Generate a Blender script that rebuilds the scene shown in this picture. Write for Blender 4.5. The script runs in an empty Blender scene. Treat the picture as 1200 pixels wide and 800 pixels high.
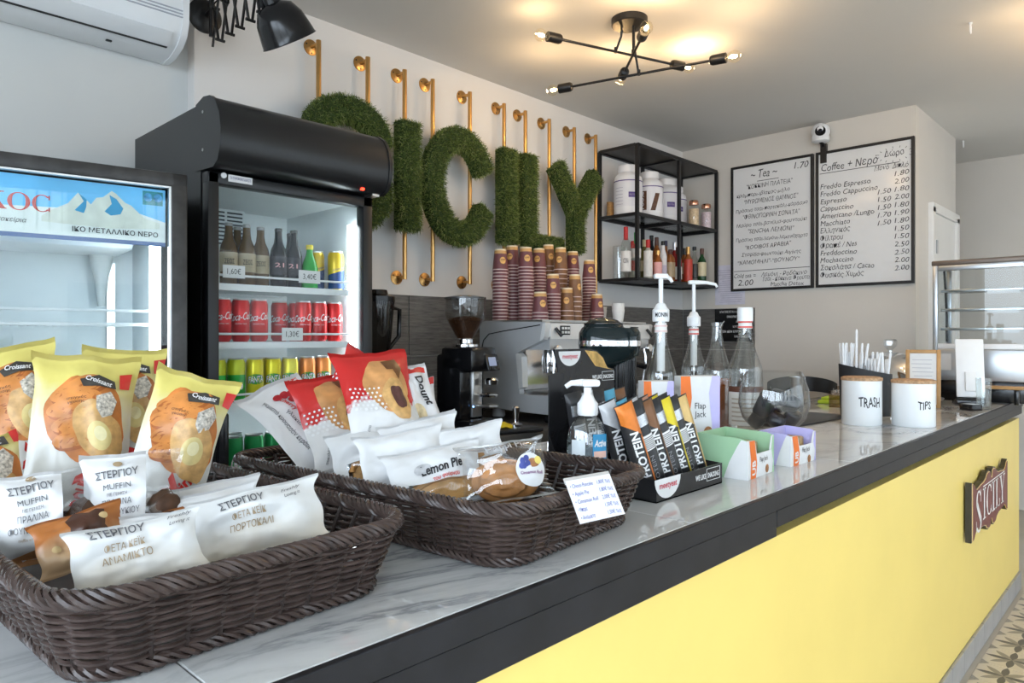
import bpy, bmesh, math, random
from mathutils import Vector, Matrix, Euler, noise
from math import pi, sin, cos, radians, sqrt, atan2
scene = bpy.context.scene
COL = scene.collection
random.seed(7)

# ------------------------------------------------------------------ camera
cam_data = bpy.data.cameras.new('camera')
cam = bpy.data.objects.new('camera', cam_data)
COL.objects.link(cam)
cam.location = (0, 0, 1.40)
cam.rotation_euler = (radians(90), 0, radians(43.7 - 90))
cam_data.sensor_width = 36
cam_data.lens = 827 / 1200 * 36
cam_data.shift_y = -0.005
cam_data.clip_start = 0.02
scene.camera = cam

# ------------------------------------------------------------------ world: bright hazy daylight outside the shopfront
world = bpy.data.worlds.new('world')
scene.world = world
world.use_nodes = True
wn = world.node_tree.nodes
wn.clear()
wo = wn.new('ShaderNodeOutputWorld')
wb = wn.new('ShaderNodeBackground')
wb.inputs['Color'].default_value = (0.75, 0.87, 1.0, 1)
wb.inputs['Strength'].default_value = 8.0
world.node_tree.links.new(wb.outputs[0], wo.inputs[0])

def portal(name, loc, rot, sx, sy):
    l = bpy.data.lights.new(name, 'AREA')
    l.shape = 'RECTANGLE'; l.size = sx; l.size_y = sy
    l.cycles.is_portal = True
    o = bpy.data.objects.new(name, l); COL.objects.link(o)
    o.location = loc; o.rotation_euler = rot
portal('shopfront_portal', (1.6, -3.1, 1.45), (radians(90), 0, 0), 8.6, 2.6)
portal('side_window_portal', (-2.1, -0.4, 1.45), (radians(90), 0, radians(-90)), 4.6, 2.6)

vs = scene.view_settings
vs.view_transform = 'Standard'; vs.look = 'None'; vs.gamma = 1.0
vs.use_curve_mapping = False
vs.exposure = 0.12
cy = scene.cycles
cy.max_bounces = 10; cy.diffuse_bounces = 5; cy.glossy_bounces = 4
cy.transmission_bounces = 8; cy.transparent_max_bounces = 16
cy.caustics_reflective = False; cy.caustics_refractive = False
cy.sample_clamp_indirect = 6.0

# ------------------------------------------------------------------ materials
MATS = {}
def mat(name, col=(0.8, 0.8, 0.8), rough=0.5, metal=0.0, var=0.0, vscale=20.0, bump=0.0, bscale=60.0,
        emit=None, estr=0.0, coat=0.0, spec=0.5, trans=0.0, ior=1.45, stretch=None, sss=0.0):
    if name in MATS: return MATS[name]
    m = bpy.data.materials.new(name); m.use_nodes = True
    nt = m.node_tree; n = nt.nodes; b = n['Principled BSDF']
    b.inputs['Base Color'].default_value = (*col, 1)
    b.inputs['Roughness'].default_value = rough
    b.inputs['Metallic'].default_value = metal
    b.inputs['Coat Weight'].default_value = coat
    b.inputs['Specular IOR Level'].default_value = spec
    b.inputs['Transmission Weight'].default_value = trans
    b.inputs['IOR'].default_value = ior
    if sss: b.inputs['Subsurface Weight'].default_value = sss
    if emit:
        b.inputs['Emission Color'].default_value = (*emit, 1)
        b.inputs['Emission Strength'].default_value = estr
    if var or bump:
        tc = n.new('ShaderNodeTexCoord'); vec = tc.outputs['Object']
        if stretch:
            mp = n.new('ShaderNodeMapping'); mp.inputs['Scale'].default_value = stretch
            nt.links.new(vec, mp.inputs[0]); vec = mp.outputs[0]
        if var:
            t = n.new('ShaderNodeTexNoise'); t.inputs['Scale'].default_value = vscale; t.inputs['Detail'].default_value = 5
            nt.links.new(vec, t.inputs['Vector'])
            r = n.new('ShaderNodeMapRange'); r.inputs[1].default_value = 0.25; r.inputs[2].default_value = 0.75
            r.inputs[3].default_value = 1 - var; r.inputs[4].default_value = 1 + var
            nt.links.new(t.outputs['Fac'], r.inputs[0])
            x = n.new('ShaderNodeVectorMath'); x.operation = 'SCALE'; x.inputs[0].default_value = col
            nt.links.new(r.outputs[0], x.inputs['Scale'])
            nt.links.new(x.outputs[0], b.inputs['Base Color'])
        if bump:
            t = n.new('ShaderNodeTexNoise'); t.inputs['Scale'].default_value = bscale; t.inputs['Detail'].default_value = 4
            nt.links.new(vec, t.inputs['Vector'])
            bp = n.new('ShaderNodeBump'); bp.inputs['Strength'].default_value = bump; bp.inputs['Distance'].default_value = 0.002
            nt.links.new(t.outputs['Fac'], bp.inputs['Height']); nt.links.new(bp.outputs[0], b.inputs['Normal'])
    MATS[name] = m
    return m

def glassmat(name, tint=(1, 1, 1), refl=1.0, rough=0.0, alpha_rough=None, ior=1.5, minr=0.0, edge=1.0):
    """thin architectural glass: Fresnel mix of clear transmission and mirror reflection"""
    if name in MATS: return MATS[name]
    m = bpy.data.materials.new(name); m.use_nodes = True
    nt = m.node_tree; n = nt.nodes; n.clear()
    o = n.new('ShaderNodeOutputMaterial'); mx = n.new('ShaderNodeMixShader')
    t = n.new('ShaderNodeBsdfTransparent'); t.inputs[0].default_value = (*tint, 1)
    if edge < 1.0:                                        # longer path through the wall near the outline: darker tint
        le = n.new('ShaderNodeLayerWeight'); le.inputs['Blend'].default_value = 0.5
        pe = n.new('ShaderNodeMath'); pe.operation = 'POWER'; pe.inputs[1].default_value = 3.0; nt.links.new(le.outputs['Facing'], pe.inputs[0])
        me_ = n.new('ShaderNodeMix'); me_.data_type = 'RGBA'; me_.inputs['A'].default_value = (*tint, 1); me_.inputs['B'].default_value = (*[c * edge for c in tint], 1)
        nt.links.new(pe.outputs[0], me_.inputs['Factor']); nt.links.new(me_.outputs['Result'], t.inputs[0])
    g = n.new('ShaderNodeBsdfGlossy'); g.inputs['Roughness'].default_value = rough
    g.inputs['Color'].default_value = (refl, refl, refl, 1)
    lw = n.new('ShaderNodeLayerWeight'); lw.inputs['Blend'].default_value = 0.5      # Facing = 1 - |cos|, then Schlick
    pw = n.new('ShaderNodeMath'); pw.operation = 'POWER'; pw.inputs[1].default_value = 5.0
    f0 = ((ior - 1) / (ior + 1)) ** 2 + minr
    ad = n.new('ShaderNodeMath'); ad.operation = 'MULTIPLY_ADD'; ad.use_clamp = True; ad.inputs[1].default_value = (1 - f0) * 0.7; ad.inputs[2].default_value = f0
    nt.links.new(lw.outputs['Facing'], pw.inputs[0]); nt.links.new(pw.outputs[0], ad.inputs[0]); nt.links.new(ad.outputs[0], mx.inputs[0])
    nt.links.new(t.outputs[0], mx.inputs[1]); nt.links.new(g.outputs[0], mx.inputs[2])
    nt.links.new(mx.outputs[0], o.inputs[0])
    MATS[name] = m
    return m

# ------------------------------------------------------------------ mesh builder
class MB:
    def __init__(s): s.v = []; s.f = []; s.m = []; s.mi = 0
    def add(s, verts, faces, M=None):
        o = len(s.v)
        if M is not None: verts = [M @ Vector(p) for p in verts]
        s.v.extend([tuple(p) for p in verts])
        s.f.extend([tuple(i + o for i in f) for f in faces]); s.m.extend([s.mi] * len(faces))
        return s
    def box(s, c, d, M=None, rz=0):
        x, y, z = d[0] / 2, d[1] / 2, d[2] / 2
        vs_ = [Vector((a * x, b * y, e * z)) for a in (-1, 1) for b in (-1, 1) for e in (-1, 1)]
        if rz:
            R_ = Matrix.Rotation(rz, 3, 'Z'); vs_ = [R_ @ p for p in vs_]
        vs_ = [p + Vector(c) for p in vs_]
        return s.add(vs_, [(0, 1, 3, 2), (4, 6, 7, 5), (0, 4, 5, 1), (2, 3, 7, 6), (0, 2, 6, 4), (1, 5, 7, 3)], M)
    def rbox(s, c, d, r=0.005, seg=2, M=None):
        bm = bmesh.new(); bmesh.ops.create_cube(bm, size=1)
        for v in bm.verts: v.co = Vector((v.co.x * d[0], v.co.y * d[1], v.co.z * d[2]))
        r = min(r, min(d) * 0.49)
        bmesh.ops.bevel(bm, geom=list(bm.edges), offset=r, segments=seg, profile=0.5, affect='EDGES')
        bm.verts.index_update()
        vs_ = [v.co + Vector(c) for v in bm.verts]; fs = [tuple(v.index for v in f.verts) for f in bm.faces]
        bm.free()
        return s.add(vs_, fs, M)
    def lathe(s, prof, seg=24, c=(0, 0, 0), M=None, capb=True, capt=True):
        vs_, fs = [], []; n = len(prof)
        for i in range(seg):
            a = 2 * pi * i / seg
            for r, z in prof: vs_.append((c[0] + r * cos(a), c[1] + r * sin(a), c[2] + z))
        for i in range(seg):
            j = (i + 1) % seg
            for k in range(n - 1):
                fs.append((i * n + k, j * n + k, j * n + k + 1, i * n + k + 1))
        if capb and prof[0][0] > 1e-6: fs.append(tuple(i * n for i in reversed(range(seg))))
        if capt and prof[-1][0] > 1e-6: fs.append(tuple(i * n + n - 1 for i in range(seg)))
        return s.add(vs_, fs, M)
    def tube(s, path, r, seg=8, closed=False, M=None, caps=True):
        P = [Vector(p) for p in path]; n = len(P); vs_, fs = [], []
        rr = r if isinstance(r, (list, tuple)) else [r] * n
        up = None
        for i in range(n):
            if closed: t = P[(i + 1) % n] - P[i - 1]
            else: t = P[min(i + 1, n - 1)] - P[max(i - 1, 0)]
            t = t.normalized() if t.length > 1e-9 else Vector((0, 0, 1))
            if up is None:
                up = Vector((0, 0, 1)) if abs(t.z) < 0.9 else Vector((1, 0, 0))
            up = (up - t * up.dot(t))
            up = up.normalized() if up.length > 1e-6 else t.orthogonal().normalized()
            sd = t.cross(up)
            for k in range(seg):
                a = 2 * pi * k / seg
                vs_.append(P[i] + (up * cos(a) + sd * sin(a)) * rr[i])
        for i in range(n if closed else n - 1):
            j = (i + 1) % n
            for k in range(seg):
                l = (k + 1) % seg
                fs.append((i * seg + k, i * seg + l, j * seg + l, j * seg + k))
        if not closed and caps:
            fs.append(tuple(reversed(range(seg)))); fs.append(tuple((n - 1) * seg + k for k in range(seg)))
        return s.add(vs_, fs, M)
    def cyl(s, a, b, r, seg=12, r2=None, M=None):
        return s.tube([a, b], [r, r if r2 is None else r2], seg, M=M)
    def prism(s, poly, z0, z1, M=None):
        """closed 2-D polygon (x, y) extruded along z"""
        n = len(poly); vs_ = [(x, y, z0) for x, y in poly] + [(x, y, z1) for x, y in poly]
        ar = sum(poly[i][0] * poly[(i + 1) % n][1] - poly[(i + 1) % n][0] * poly[i][1] for i in range(n))
        idx = list(range(n)) if ar > 0 else list(reversed(range(n)))
        fs = [tuple(reversed(idx)), tuple(i + n for i in idx)]
        for q in range(n):
            i, j = idx[q], idx[(q + 1) % n]; fs.append((i, j, j + n, i + n))
        return s.add(vs_, fs, M)
    def grid(s, fn, nu, nv, M=None, closeu=False):
        vs_ = [fn(i / nu, j / nv) for i in range(nu + (0 if closeu else 1)) for j in range(nv + 1)]
        fs = []
        w = nv + 1; nn = nu if closeu else nu + 1
        for i in range(nu):
            i2 = (i + 1) % nn
            for j in range(nv): fs.append((i * w + j, i2 * w + j, i2 * w + j + 1, i * w + j + 1))
        return s.add(vs_, fs, M)
    def sphere(s, c, r, u=16, v=10, M=None):
        rr = r if isinstance(r, (tuple, list)) else (r, r, r)
        def fn(a, b):
            th = 2 * pi * a; ph = pi * b
            return (c[0] + rr[0] * sin(ph) * cos(th), c[1] + rr[1] * sin(ph) * sin(th), c[2] - rr[2] * cos(ph))
        return s.grid(fn, u, v, M, closeu=True)
    def mesh(s, name, mats, smooth=True, ang=38):
        me = bpy.data.meshes.new(name)
        me.from_pydata(s.v, [], s.f)
        if not isinstance(mats, (list, tuple)): mats = [mats]
        for m in mats: me.materials.append(m)
        if any(s.m): me.polygons.foreach_set('material_index', s.m)
        if smooth:
            me.polygons.foreach_set('use_smooth', [True] * len(me.polygons))
            me.set_sharp_from_angle(angle=radians(ang))
        me.update()
        return me
    def obj(s, name, mats, parent=None, loc=None, rot=None, smooth=True, ang=38, M=None):
        return link(name, s.mesh(name, mats, smooth, ang), parent, loc, rot, M)

def link(name, data, parent=None, loc=None, rot=None, M=None):
    o = bpy.data.objects.new(name, data); COL.objects.link(o)
    if parent is not None: o.parent = parent
    if M is not None: o.matrix_basis = M
    if loc is not None: o.location = loc
    if rot is not None: o.rotation_euler = rot
    return o
def tag(o, label=None, cat=None, group=None, kind=None):
    if label: o['label'] = label
    if cat: o['category'] = cat
    if group: o['group'] = group
    if kind: o['kind'] = kind
    return o
def thing(name, label, cat, loc=(0, 0, 0), rz=0.0, group=None, M=None):
    o = bpy.data.objects.new(name, None); COL.objects.link(o); o.empty_display_size = 0.05
    if M is not None: o.matrix_basis = M
    else:
        o.location = loc; o.rotation_euler = (0, 0, rz)
    return tag(o, label, cat, group)
def dup(root, loc=None, rz=None, label=None, group=None, M=None):
    r = root.copy(); COL.objects.link(r)
    if M is not None: r.matrix_basis = M
    else:
        if loc is not None: r.location = loc
        if rz is not None: r.rotation_euler = (0, 0, rz)
    if label: r['label'] = label
    if group: r['group'] = group
    for ch in list(root.children):
        c = ch.copy(); COL.objects.link(c); c.parent = r
        for g in ch.children:
            d = g.copy(); COL.objects.link(d); d.parent = c
    return r
def struct(o): o['kind'] = 'structure'; return o

# text: font outline -> flat triangles (x right, y up), centred unless align says otherwise
_T = {}
def text2d(body, size, width=None, align='C', bold=0.0, shear=0.0, spacing=1.0, res=2):
    key = (body, bold, shear, spacing, res)
    if key not in _T:
        c = bpy.data.curves.new('t', 'FONT'); c.body = body; c.size = 1; c.resolution_u = res
        c.offset = bold; c.shear = shear; c.space_character = spacing
        o = bpy.data.objects.new('t', c); m = o.to_mesh()
        vv = [(p.co.x, p.co.y) for p in m.vertices]; ff = [tuple(p.vertices) for p in m.polygons]
        o.to_mesh_clear(); bpy.data.objects.remove(o); bpy.data.curves.remove(c)
        _T[key] = (vv, ff)
    vv, ff = _T[key]
    if not vv: return [], []
    x0 = min(p[0] for p in vv); x1 = max(p[0] for p in vv)
    k = size; kx = size if width is None else width / (x1 - x0)
    ox = {'C': (x0 + x1) / 2, 'L': x0, 'R': x1}[align]
    return [((x - ox) * kx, y * k) for x, y in vv], ff

def place2d(mb, tri, fn):
    vv, ff = tri
    mb.add([fn(x, y) for x, y in vv], ff)
def flat_fn(x0, y0, z=0.0, rot=0.0):
    c, s_ = cos(rot), sin(rot)
    return lambda x, y: (x0 + x * c - y * s_, y0 + x * s_ + y * c, z)
def cyl_fn(r, z0, a0):
    """wrap onto a vertical cylinder; x runs along the arc, a0 = angle that faces out at x = 0"""
    return lambda x, y: (r * cos(a0 + x / r), r * sin(a0 + x / r), z0 + y)
def mtx(loc, xaxis, yaxis):
    """frame from its x and y axis directions"""
    x = Vector(xaxis).normalized(); y = Vector(yaxis); z = x.cross(y).normalized(); y = z.cross(x)
    M = Matrix((x, y, z)).transposed().to_4x4(); M.translation = Vector(loc)
    return M
# ------------------------------------------------------------------ shared materials
M_wall = mat('painted_wall', (0.72, 0.70, 0.68), 0.85, var=0.02, vscale=3, bump=0.08, bscale=140)
M_wallb = mat('painted_wall_beige', (0.64, 0.60, 0.545), 0.85, var=0.02, vscale=3, bump=0.08, bscale=140)
M_wallac = mat('painted_wall_grey', (0.60, 0.61, 0.60), 0.85, var=0.02, vscale=3, bump=0.08, bscale=140)
M_ceil = mat('painted_ceiling', (0.68, 0.67, 0.65), 0.9, var=0.02, vscale=2)
M_black = mat('black_metal', (0.010, 0.010, 0.011), 0.40, var=0.1, vscale=30)
M_blackg = mat('black_gloss', (0.007, 0.007, 0.008), 0.18, var=0.1, vscale=30)
M_white = mat('white_plastic', (0.80, 0.81, 0.82), 0.35, var=0.02)
M_chrome = mat('chrome', (0.75, 0.75, 0.76), 0.12, 1.0, var=0.03)
M_steel = mat('brushed_steel', (0.55, 0.55, 0.55), 0.28, 1.0, var=0.06, vscale=50, stretch=(1, 1, 12))
M_brass = mat('brass', (0.62, 0.36, 0.13), 0.28, 1.0, var=0.1, vscale=25)
M_yellow = mat('yellow_panel', (0.90, 0.69, 0.20), 0.38, var=0.03, vscale=4)
M_edge = mat('dark_stone_edge', (0.014, 0.014, 0.017), 0.42, var=0.35, vscale=14, bump=0.05, spec=0.35)
M_ink = mat('black_ink', (0.015, 0.015, 0.018), 0.5, var=0.05)
M_paper = mat('white_paper', (0.72, 0.72, 0.72), 0.7, var=0.03, vscale=30)
M_glass = glassmat('clear_glass', (0.97, 0.985, 0.98))
M_red = mat('red_print', (0.55, 0.03, 0.03), 0.4, var=0.05)
M_wood = mat('light_wood', (0.46, 0.26, 0.10), 0.5, var=0.25, vscale=18, stretch=(1, 1, 8))

def marble():
    m = bpy.data.materials.new('marble'); m.use_nodes = True
    nt = m.node_tree; n = nt.nodes; b = n['Principled BSDF']; L = nt.links
    tc = n.new('ShaderNodeTexCoord')
    mp = n.new('ShaderNodeMapping'); mp.inputs['Rotation'].default_value = (0, 0, 0.5); mp.inputs['Scale'].default_value = (1.0, 2.2, 1)
    L.new(tc.outputs['Object'], mp.inputs[0])
    w = n.new('ShaderNodeTexNoise'); w.inputs['Scale'].default_value = 2.2; w.inputs['Detail'].default_value = 8
    w.inputs['Roughness'].default_value = 0.62; w.inputs['Distortion'].default_value = 1.2
    L.new(mp.outputs[0], w.inputs['Vector'])
    s1 = n.new('ShaderNodeMath'); s1.operation = 'SUBTRACT'; s1.inputs[1].default_value = 0.5; L.new(w.outputs['Fac'], s1.inputs[0])
    a1 = n.new('ShaderNodeMath'); a1.operation = 'ABSOLUTE'; L.new(s1.outputs[0], a1.inputs[0])
    r = n.new('ShaderNodeValToRGB'); e = r.color_ramp.elements
    e[0].position = 0.0; e[0].color = (0.30, 0.31, 0.33, 1)
    e[1].position = 0.10; e[1].color = (0.62, 0.63, 0.635, 1)
    k = e.new(0.03); k.color = (0.52, 0.53, 0.54, 1)
    L.new(a1.outputs[0], r.inputs[0])
    w2 = n.new('ShaderNodeTexNoise'); w2.inputs['Scale'].default_value = 1.3; L.new(tc.outputs['Object'], w2.inputs['Vector'])
    rr = n.new('ShaderNodeMapRange'); rr.inputs[1].default_value = 0.42; rr.inputs[2].default_value = 0.62
    L.new(w2.outputs['Fac'], rr.inputs[0])
    mx = n.new('ShaderNodeMix'); mx.data_type = 'RGBA'; mx.inputs['A'].default_value = (0.62, 0.63, 0.63, 1)
    L.new(rr.outputs[0], mx.inputs['Factor']); L.new(r.outputs[0], mx.inputs['B']); L.new(mx.outputs['Result'], b.inputs['Base Color'])
    b.inputs['Roughness'].default_value = 0.035
    return m
M_marble = marble()

def darktile():
    m = bpy.data.materials.new('dark_wood_look_tile'); m.use_nodes = True
    nt = m.node_tree; n = nt.nodes; b = n['Principled BSDF']; L = nt.links
    tc = n.new('ShaderNodeTexCoord'); oi = n.new('ShaderNodeObjectInfo')
    ad = n.new('ShaderNodeVectorMath'); ad.operation = 'ADD'; L.new(tc.outputs['Object'], ad.inputs[0]); L.new(oi.outputs['Location'], ad.inputs[1])
    mp = n.new('ShaderNodeMapping'); mp.inputs['Scale'].default_value = (2, 2, 22); L.new(ad.outputs[0], mp.inputs[0])
    t = n.new('ShaderNodeTexNoise'); t.inputs['Scale'].default_value = 4; t.inputs['Detail'].default_value = 9; t.inputs['Roughness'].default_value = 0.7
    L.new(mp.outputs[0], t.inputs['Vector'])
    r = n.new('ShaderNodeValToRGB'); e = r.color_ramp.elements
    e[0].position = 0.3; e[0].color = (0.045, 0.042, 0.040, 1); e[1].position = 0.75; e[1].color = (0.22, 0.21, 0.195, 1)
    L.new(t.outputs['Fac'], r.inputs[0]); L.new(r.outputs[0], b.inputs['Base Color'])
    b.inputs['Roughness'].default_value = 0.45
    return m
M_dtile = darktile()

def startile():
    """cream cement tile with a dark eight-pointed star, one star per tile (tile 0.2 m, object origin at its centre)"""
    m = bpy.data.materials.new('star_cement_tile'); m.use_nodes = True
    nt = m.node_tree; n = nt.nodes; b = n['Principled BSDF']; L = nt.links
    tc = n.new('ShaderNodeTexCoord'); sp = n.new('ShaderNodeSeparateXYZ'); L.new(tc.outputs['Object'], sp.inputs[0])
    def M2(op, a, b2=None):
        q = n.new('ShaderNodeMath'); q.operation = op
        for i, v in enumerate((a, b2)):
            if v is None: continue
            if isinstance(v, (int, float)): q.inputs[i].default_value = v
            else: L.new(v, q.inputs[i])
        return q.outputs[0]
    ang = M2('ARCTAN2', sp.outputs[1], sp.outputs[0])
    rad = M2('SQRT', M2('ADD', M2('MULTIPLY', sp.outputs[0], sp.outputs[0]), M2('MULTIPLY', sp.outputs[1], sp.outputs[1])))
    k = M2('PINGPONG', ang, pi / 8)                       # 0 .. pi/8 eight-fold
    lim = M2('SUBTRACT', 0.098, M2('MULTIPLY', k, 0.17))
    star = M2('LESS_THAN', rad, lim)
    half = M2('LESS_THAN', M2('PINGPONG', ang, pi / 4), pi / 8)
    ax = M2('ABSOLUTE', sp.outputs[0]); ay = M2('ABSOLUTE', sp.outputs[1])
    corner = M2('GREATER_THAN', M2('ADD', ax, ay), 0.165)
    dark = M2('MAXIMUM', M2('MULTIPLY', star, M2('ADD', M2('MULTIPLY', half, 0.35), 0.65)), M2('MULTIPLY', corner, 0.6))
    mx = n.new('ShaderNodeMix'); mx.data_type = 'RGBA'; mx.inputs['A'].default_value = (0.62, 0.54, 0.43, 1); mx.inputs['B'].default_value = (0.10, 0.09, 0.085, 1)
    L.new(dark, mx.inputs['Factor']); L.new(mx.outputs['Result'], b.inputs['Base Color'])
    b.inputs['Roughness'].default_value = 0.35
    return m
M_star = startile()

# ------------------------------------------------------------------ the room
CEIL = 2.867
def slab(name, lo, hi, m, holes=None):
    mb = MB(); c = [(a + b) / 2 for a, b in zip(lo, hi)]; d = [b - a for a, b in zip(lo, hi)]
    mb.box(c, d)
    return struct(mb.obj(name, m, smooth=False))
M_floor = mat('grout_floor', (0.55, 0.50, 0.42), 0.5, var=0.1, vscale=3)
floor = slab('floor', (-2.4, -3.3, -0.1), (7.1, 3.1, -0.006), M_floor)
# patterned cement tiles where the photograph shows them (aisle before the counter)
tb = MB(); tb.rbox((0, 0, -0.004), (0.197, 0.197, 0.008), 0.0012, 1)
tm = tb.mesh('floor_tile', M_star, smooth=False)
first = True
for i in range(24):
    for j in range(8):
        link('floor_tile', tm, floor, (2.3 + 0.2 * i, 0.545 - 0.2 * j, 0.0))
ceiling = slab('ceiling', (-2.4, -3.3, CEIL), (7.1, 3.1, CEIL + 0.1), M_ceil)
wall_back = slab('wall_back', (1.175, 2.90, 0), (7.05, 3.05, CEIL), M_wall)
slab('wall_back_recess', (-2.4, 2.965, 0), (1.175, 3.05, CEIL), M_wallac)
wall_menu = slab('wall_menu', (5.0, 1.24, 0), (5.08, 2.9, CEIL), M_wallb)
slab('wall_corridor', (5.08, 1.24, 0), (6.07, 1.34, CEIL), mat('painted_wall_warm', (0.62, 0.59, 0.55), 0.85, var=0.02, vscale=3))
slab('wall_far', (6.95, -3.3, 0), (7.05, 3.05, CEIL), M_wallb)
# shopfront (behind the camera): sill, piers and mullions around big openings
sf = mat('shopfront_frame', (0.10, 0.10, 0.11), 0.4, var=0.05)
mb = MB()
mb.box((2.3, -3.2, 0.075), (9.4, 0.12, 0.15)); mb.box((2.3, -3.2, CEIL - 0.06), (9.4, 0.12, 0.14))
for x in (-2.35, -0.6, 1.2, 3.0, 4.8, 5.95): mb.box((x, -3.2, 1.43), (0.09, 0.12, 2.86))
struct(mb.obj('window_1', sf, smooth=False))
slab('wall_front_pier', (6.0, -3.3, 0), (6.95, -3.1, CEIL), M_wallb)
mb = MB()
mb.box((-2.25, -0.1, 0.075), (0.12, 6.2, 0.15)); mb.box((-2.25, -0.1, CEIL - 0.06), (0.12, 6.2, 0.14))
for y in (-3.1, -1.4, 0.3, 2.0): mb.box((-2.25, y, 1.43), (0.12, 0.09, 2.86))
struct(mb.obj('window_2', sf, smooth=False))
slab('wall_left', (-2.4, 2.0, 0), (-2.2, 3.05, CEIL), M_wallac)
slab('pavement', (-14, -16, -0.12), (20, -3.3, -0.02), mat('pavement_stone', (0.34, 0.33, 0.31), 0.8, var=0.1, vscale=2))
slab('pavement_side', (-14, -3.3, -0.12), (-2.4, 10, -0.02), MATS['pavement_stone'])

# dark tiles behind the coffee station: 0.6 x 0.31 m in staggered courses
tile_long = MB().rbox((0, 0, 0), (0.588, 0.012, 0.307), 0.0015, 1).mesh('wall_tile', M_dtile, smooth=False)
for k in range(3):
    z = 1.612 - 0.155 - 0.313 * k
    x = 1.66 + (0.0 if k % 2 == 0 else 0.005)
    while x < 4.9:
        x1 = min(x + 0.594, 4.985)
        if x1 - x > 0.5: link('wall_tile', tile_long, wall_back, ((x + x1) / 2, 2.893, z))
        else: MB().rbox((0, 0, 0), (x1 - x - 0.006, 0.012, 0.307), 0.0015, 1).obj('wall_tile', M_dtile, wall_back, ((x + x1) / 2, 2.893, z), smooth=False)
        x += 0.594
for k in range(3):
    z = 1.612 - 0.155 - 0.313 * k
    for (y0, y1) in ((2.3, 2.885),):
        MB().rbox((0, 0, 0), (0.012, y1 - y0, 0.307), 0.0015, 1).obj('wall_tile', M_dtile, wall_menu, (4.993, (y0 + y1) / 2, z), smooth=False)
mb = MB(); mb.box((3.3, 2.8965, 1.14), (3.36, 0.006, 0.944)); mb.box((4.9965, 2.6, 1.14), (0.006, 0.6, 0.944))
struct(mb.obj('trim_grout', mat('tile_grout', (0.30, 0.29, 0.27), 0.8, var=0.05), smooth=False))

# white door in the corridor wall
dm = mat('door_white', (0.74, 0.73, 0.71), 0.4, var=0.01)
mb = MB(); mb.box((5.67, 1.236, 1.13), (0.70, 0.02, 2.26))
d1 = struct(mb.obj('door_1', dm, smooth=False))
mb = MB()
for x in (5.33, 6.01): mb.box((x, 1.228, 1.13), (0.06, 0.04, 2.26))
mb.box((5.67, 1.228, 2.26), (0.74, 0.04, 0.06)); mb.obj('door_casing', dm, d1, smooth=False)
MB().box((5.385, 1.218, 2.0), (0.03, 0.03, 0.09)).obj('hinge', M_steel, d1, smooth=False)

# ------------------------------------------------------------------ bar counter
ctr = thing('bar_counter', 'long bar counter with a plain yellow front and tiled plinth', 'counter', (0, 0, 0))
CX0, CX1 = -0.6, 4.80
MB().box(((CX0 + CX1) / 2, 0.70, 0.52), (CX1 - CX0, 0.05, 0.85)).obj('front_panel', M_yellow, ctr, smooth=False)
MB().box(((CX0 + CX1) / 2, 1.10, 0.55), (CX1 - CX0 - 0.04, 0.75, 0.90)).obj('carcass', mat('carcass_grey', (0.2, 0.2, 0.2), 0.6, var=0.05), ctr, smooth=False)
for a_, b_, z_ in ((CX0, 1.55, 0.952), (1.552, CX1 + .005, 0.971)):
    MB().rbox(((a_ + b_) / 2, 0.672, (z_ + 1.011) / 2), (b_ - a_, 0.02, 1.011 - z_), 0.002, 1).obj('lower_edge_strip', M_edge, ctr)
mp_ = mat('plinth_tile_grey', (0.36, 0.35, 0.34), 0.45, var=0.15, vscale=12)
pm = MB().rbox((0, 0, 0), (0.194, 0.012, 0.093), 0.0015, 1).mesh('plinth_tile', mp_, smooth=False)
x = 2.0
while x < 4.75:
    link('plinth_tile', pm, ctr, (x + 0.1, 0.669, 0.0475)); x += 0.2
mb = MB(); mb.box((0.7, 0.669, 0.0475), (2.6, 0.012, 0.093)); mb.obj('plinth', mp_, ctr, smooth=False)

top = thing('counter_worktop', 'white veined marble worktop with a dark stone edge on the yellow counter', 'worktop')
bx = [CX0 - 0.01, 0.30, 1.19, 2.08, 2.97, 3.86, 4.82]
for a, b in zip(bx, bx[1:]):
    MB().rbox(((a + b) / 2, 1.105, 1.0385), (b - a - 0.0018, 0.868, 0.023), 0.0012, 1).obj('marble_tile', M_marble, top, smooth=False)
MB().rbox(((CX0 + CX1) / 2, 0.665, 1.0305), (CX1 - CX0 + 0.03, 0.012, 0.038), 0.0015, 1).obj('edge_strip', M_edge, top)
MB().rbox((4.815, 1.10, 1.0305), (0.012, 0.87, 0.038), 0.0015, 1).obj('end_edge_strip', M_edge, top)
MB().box(((CX0 + CX1) / 2, 1.10, 1.019), (CX1 - CX0, 0.85, 0.014)).obj('core_board', M_edge, top, smooth=False)

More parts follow.
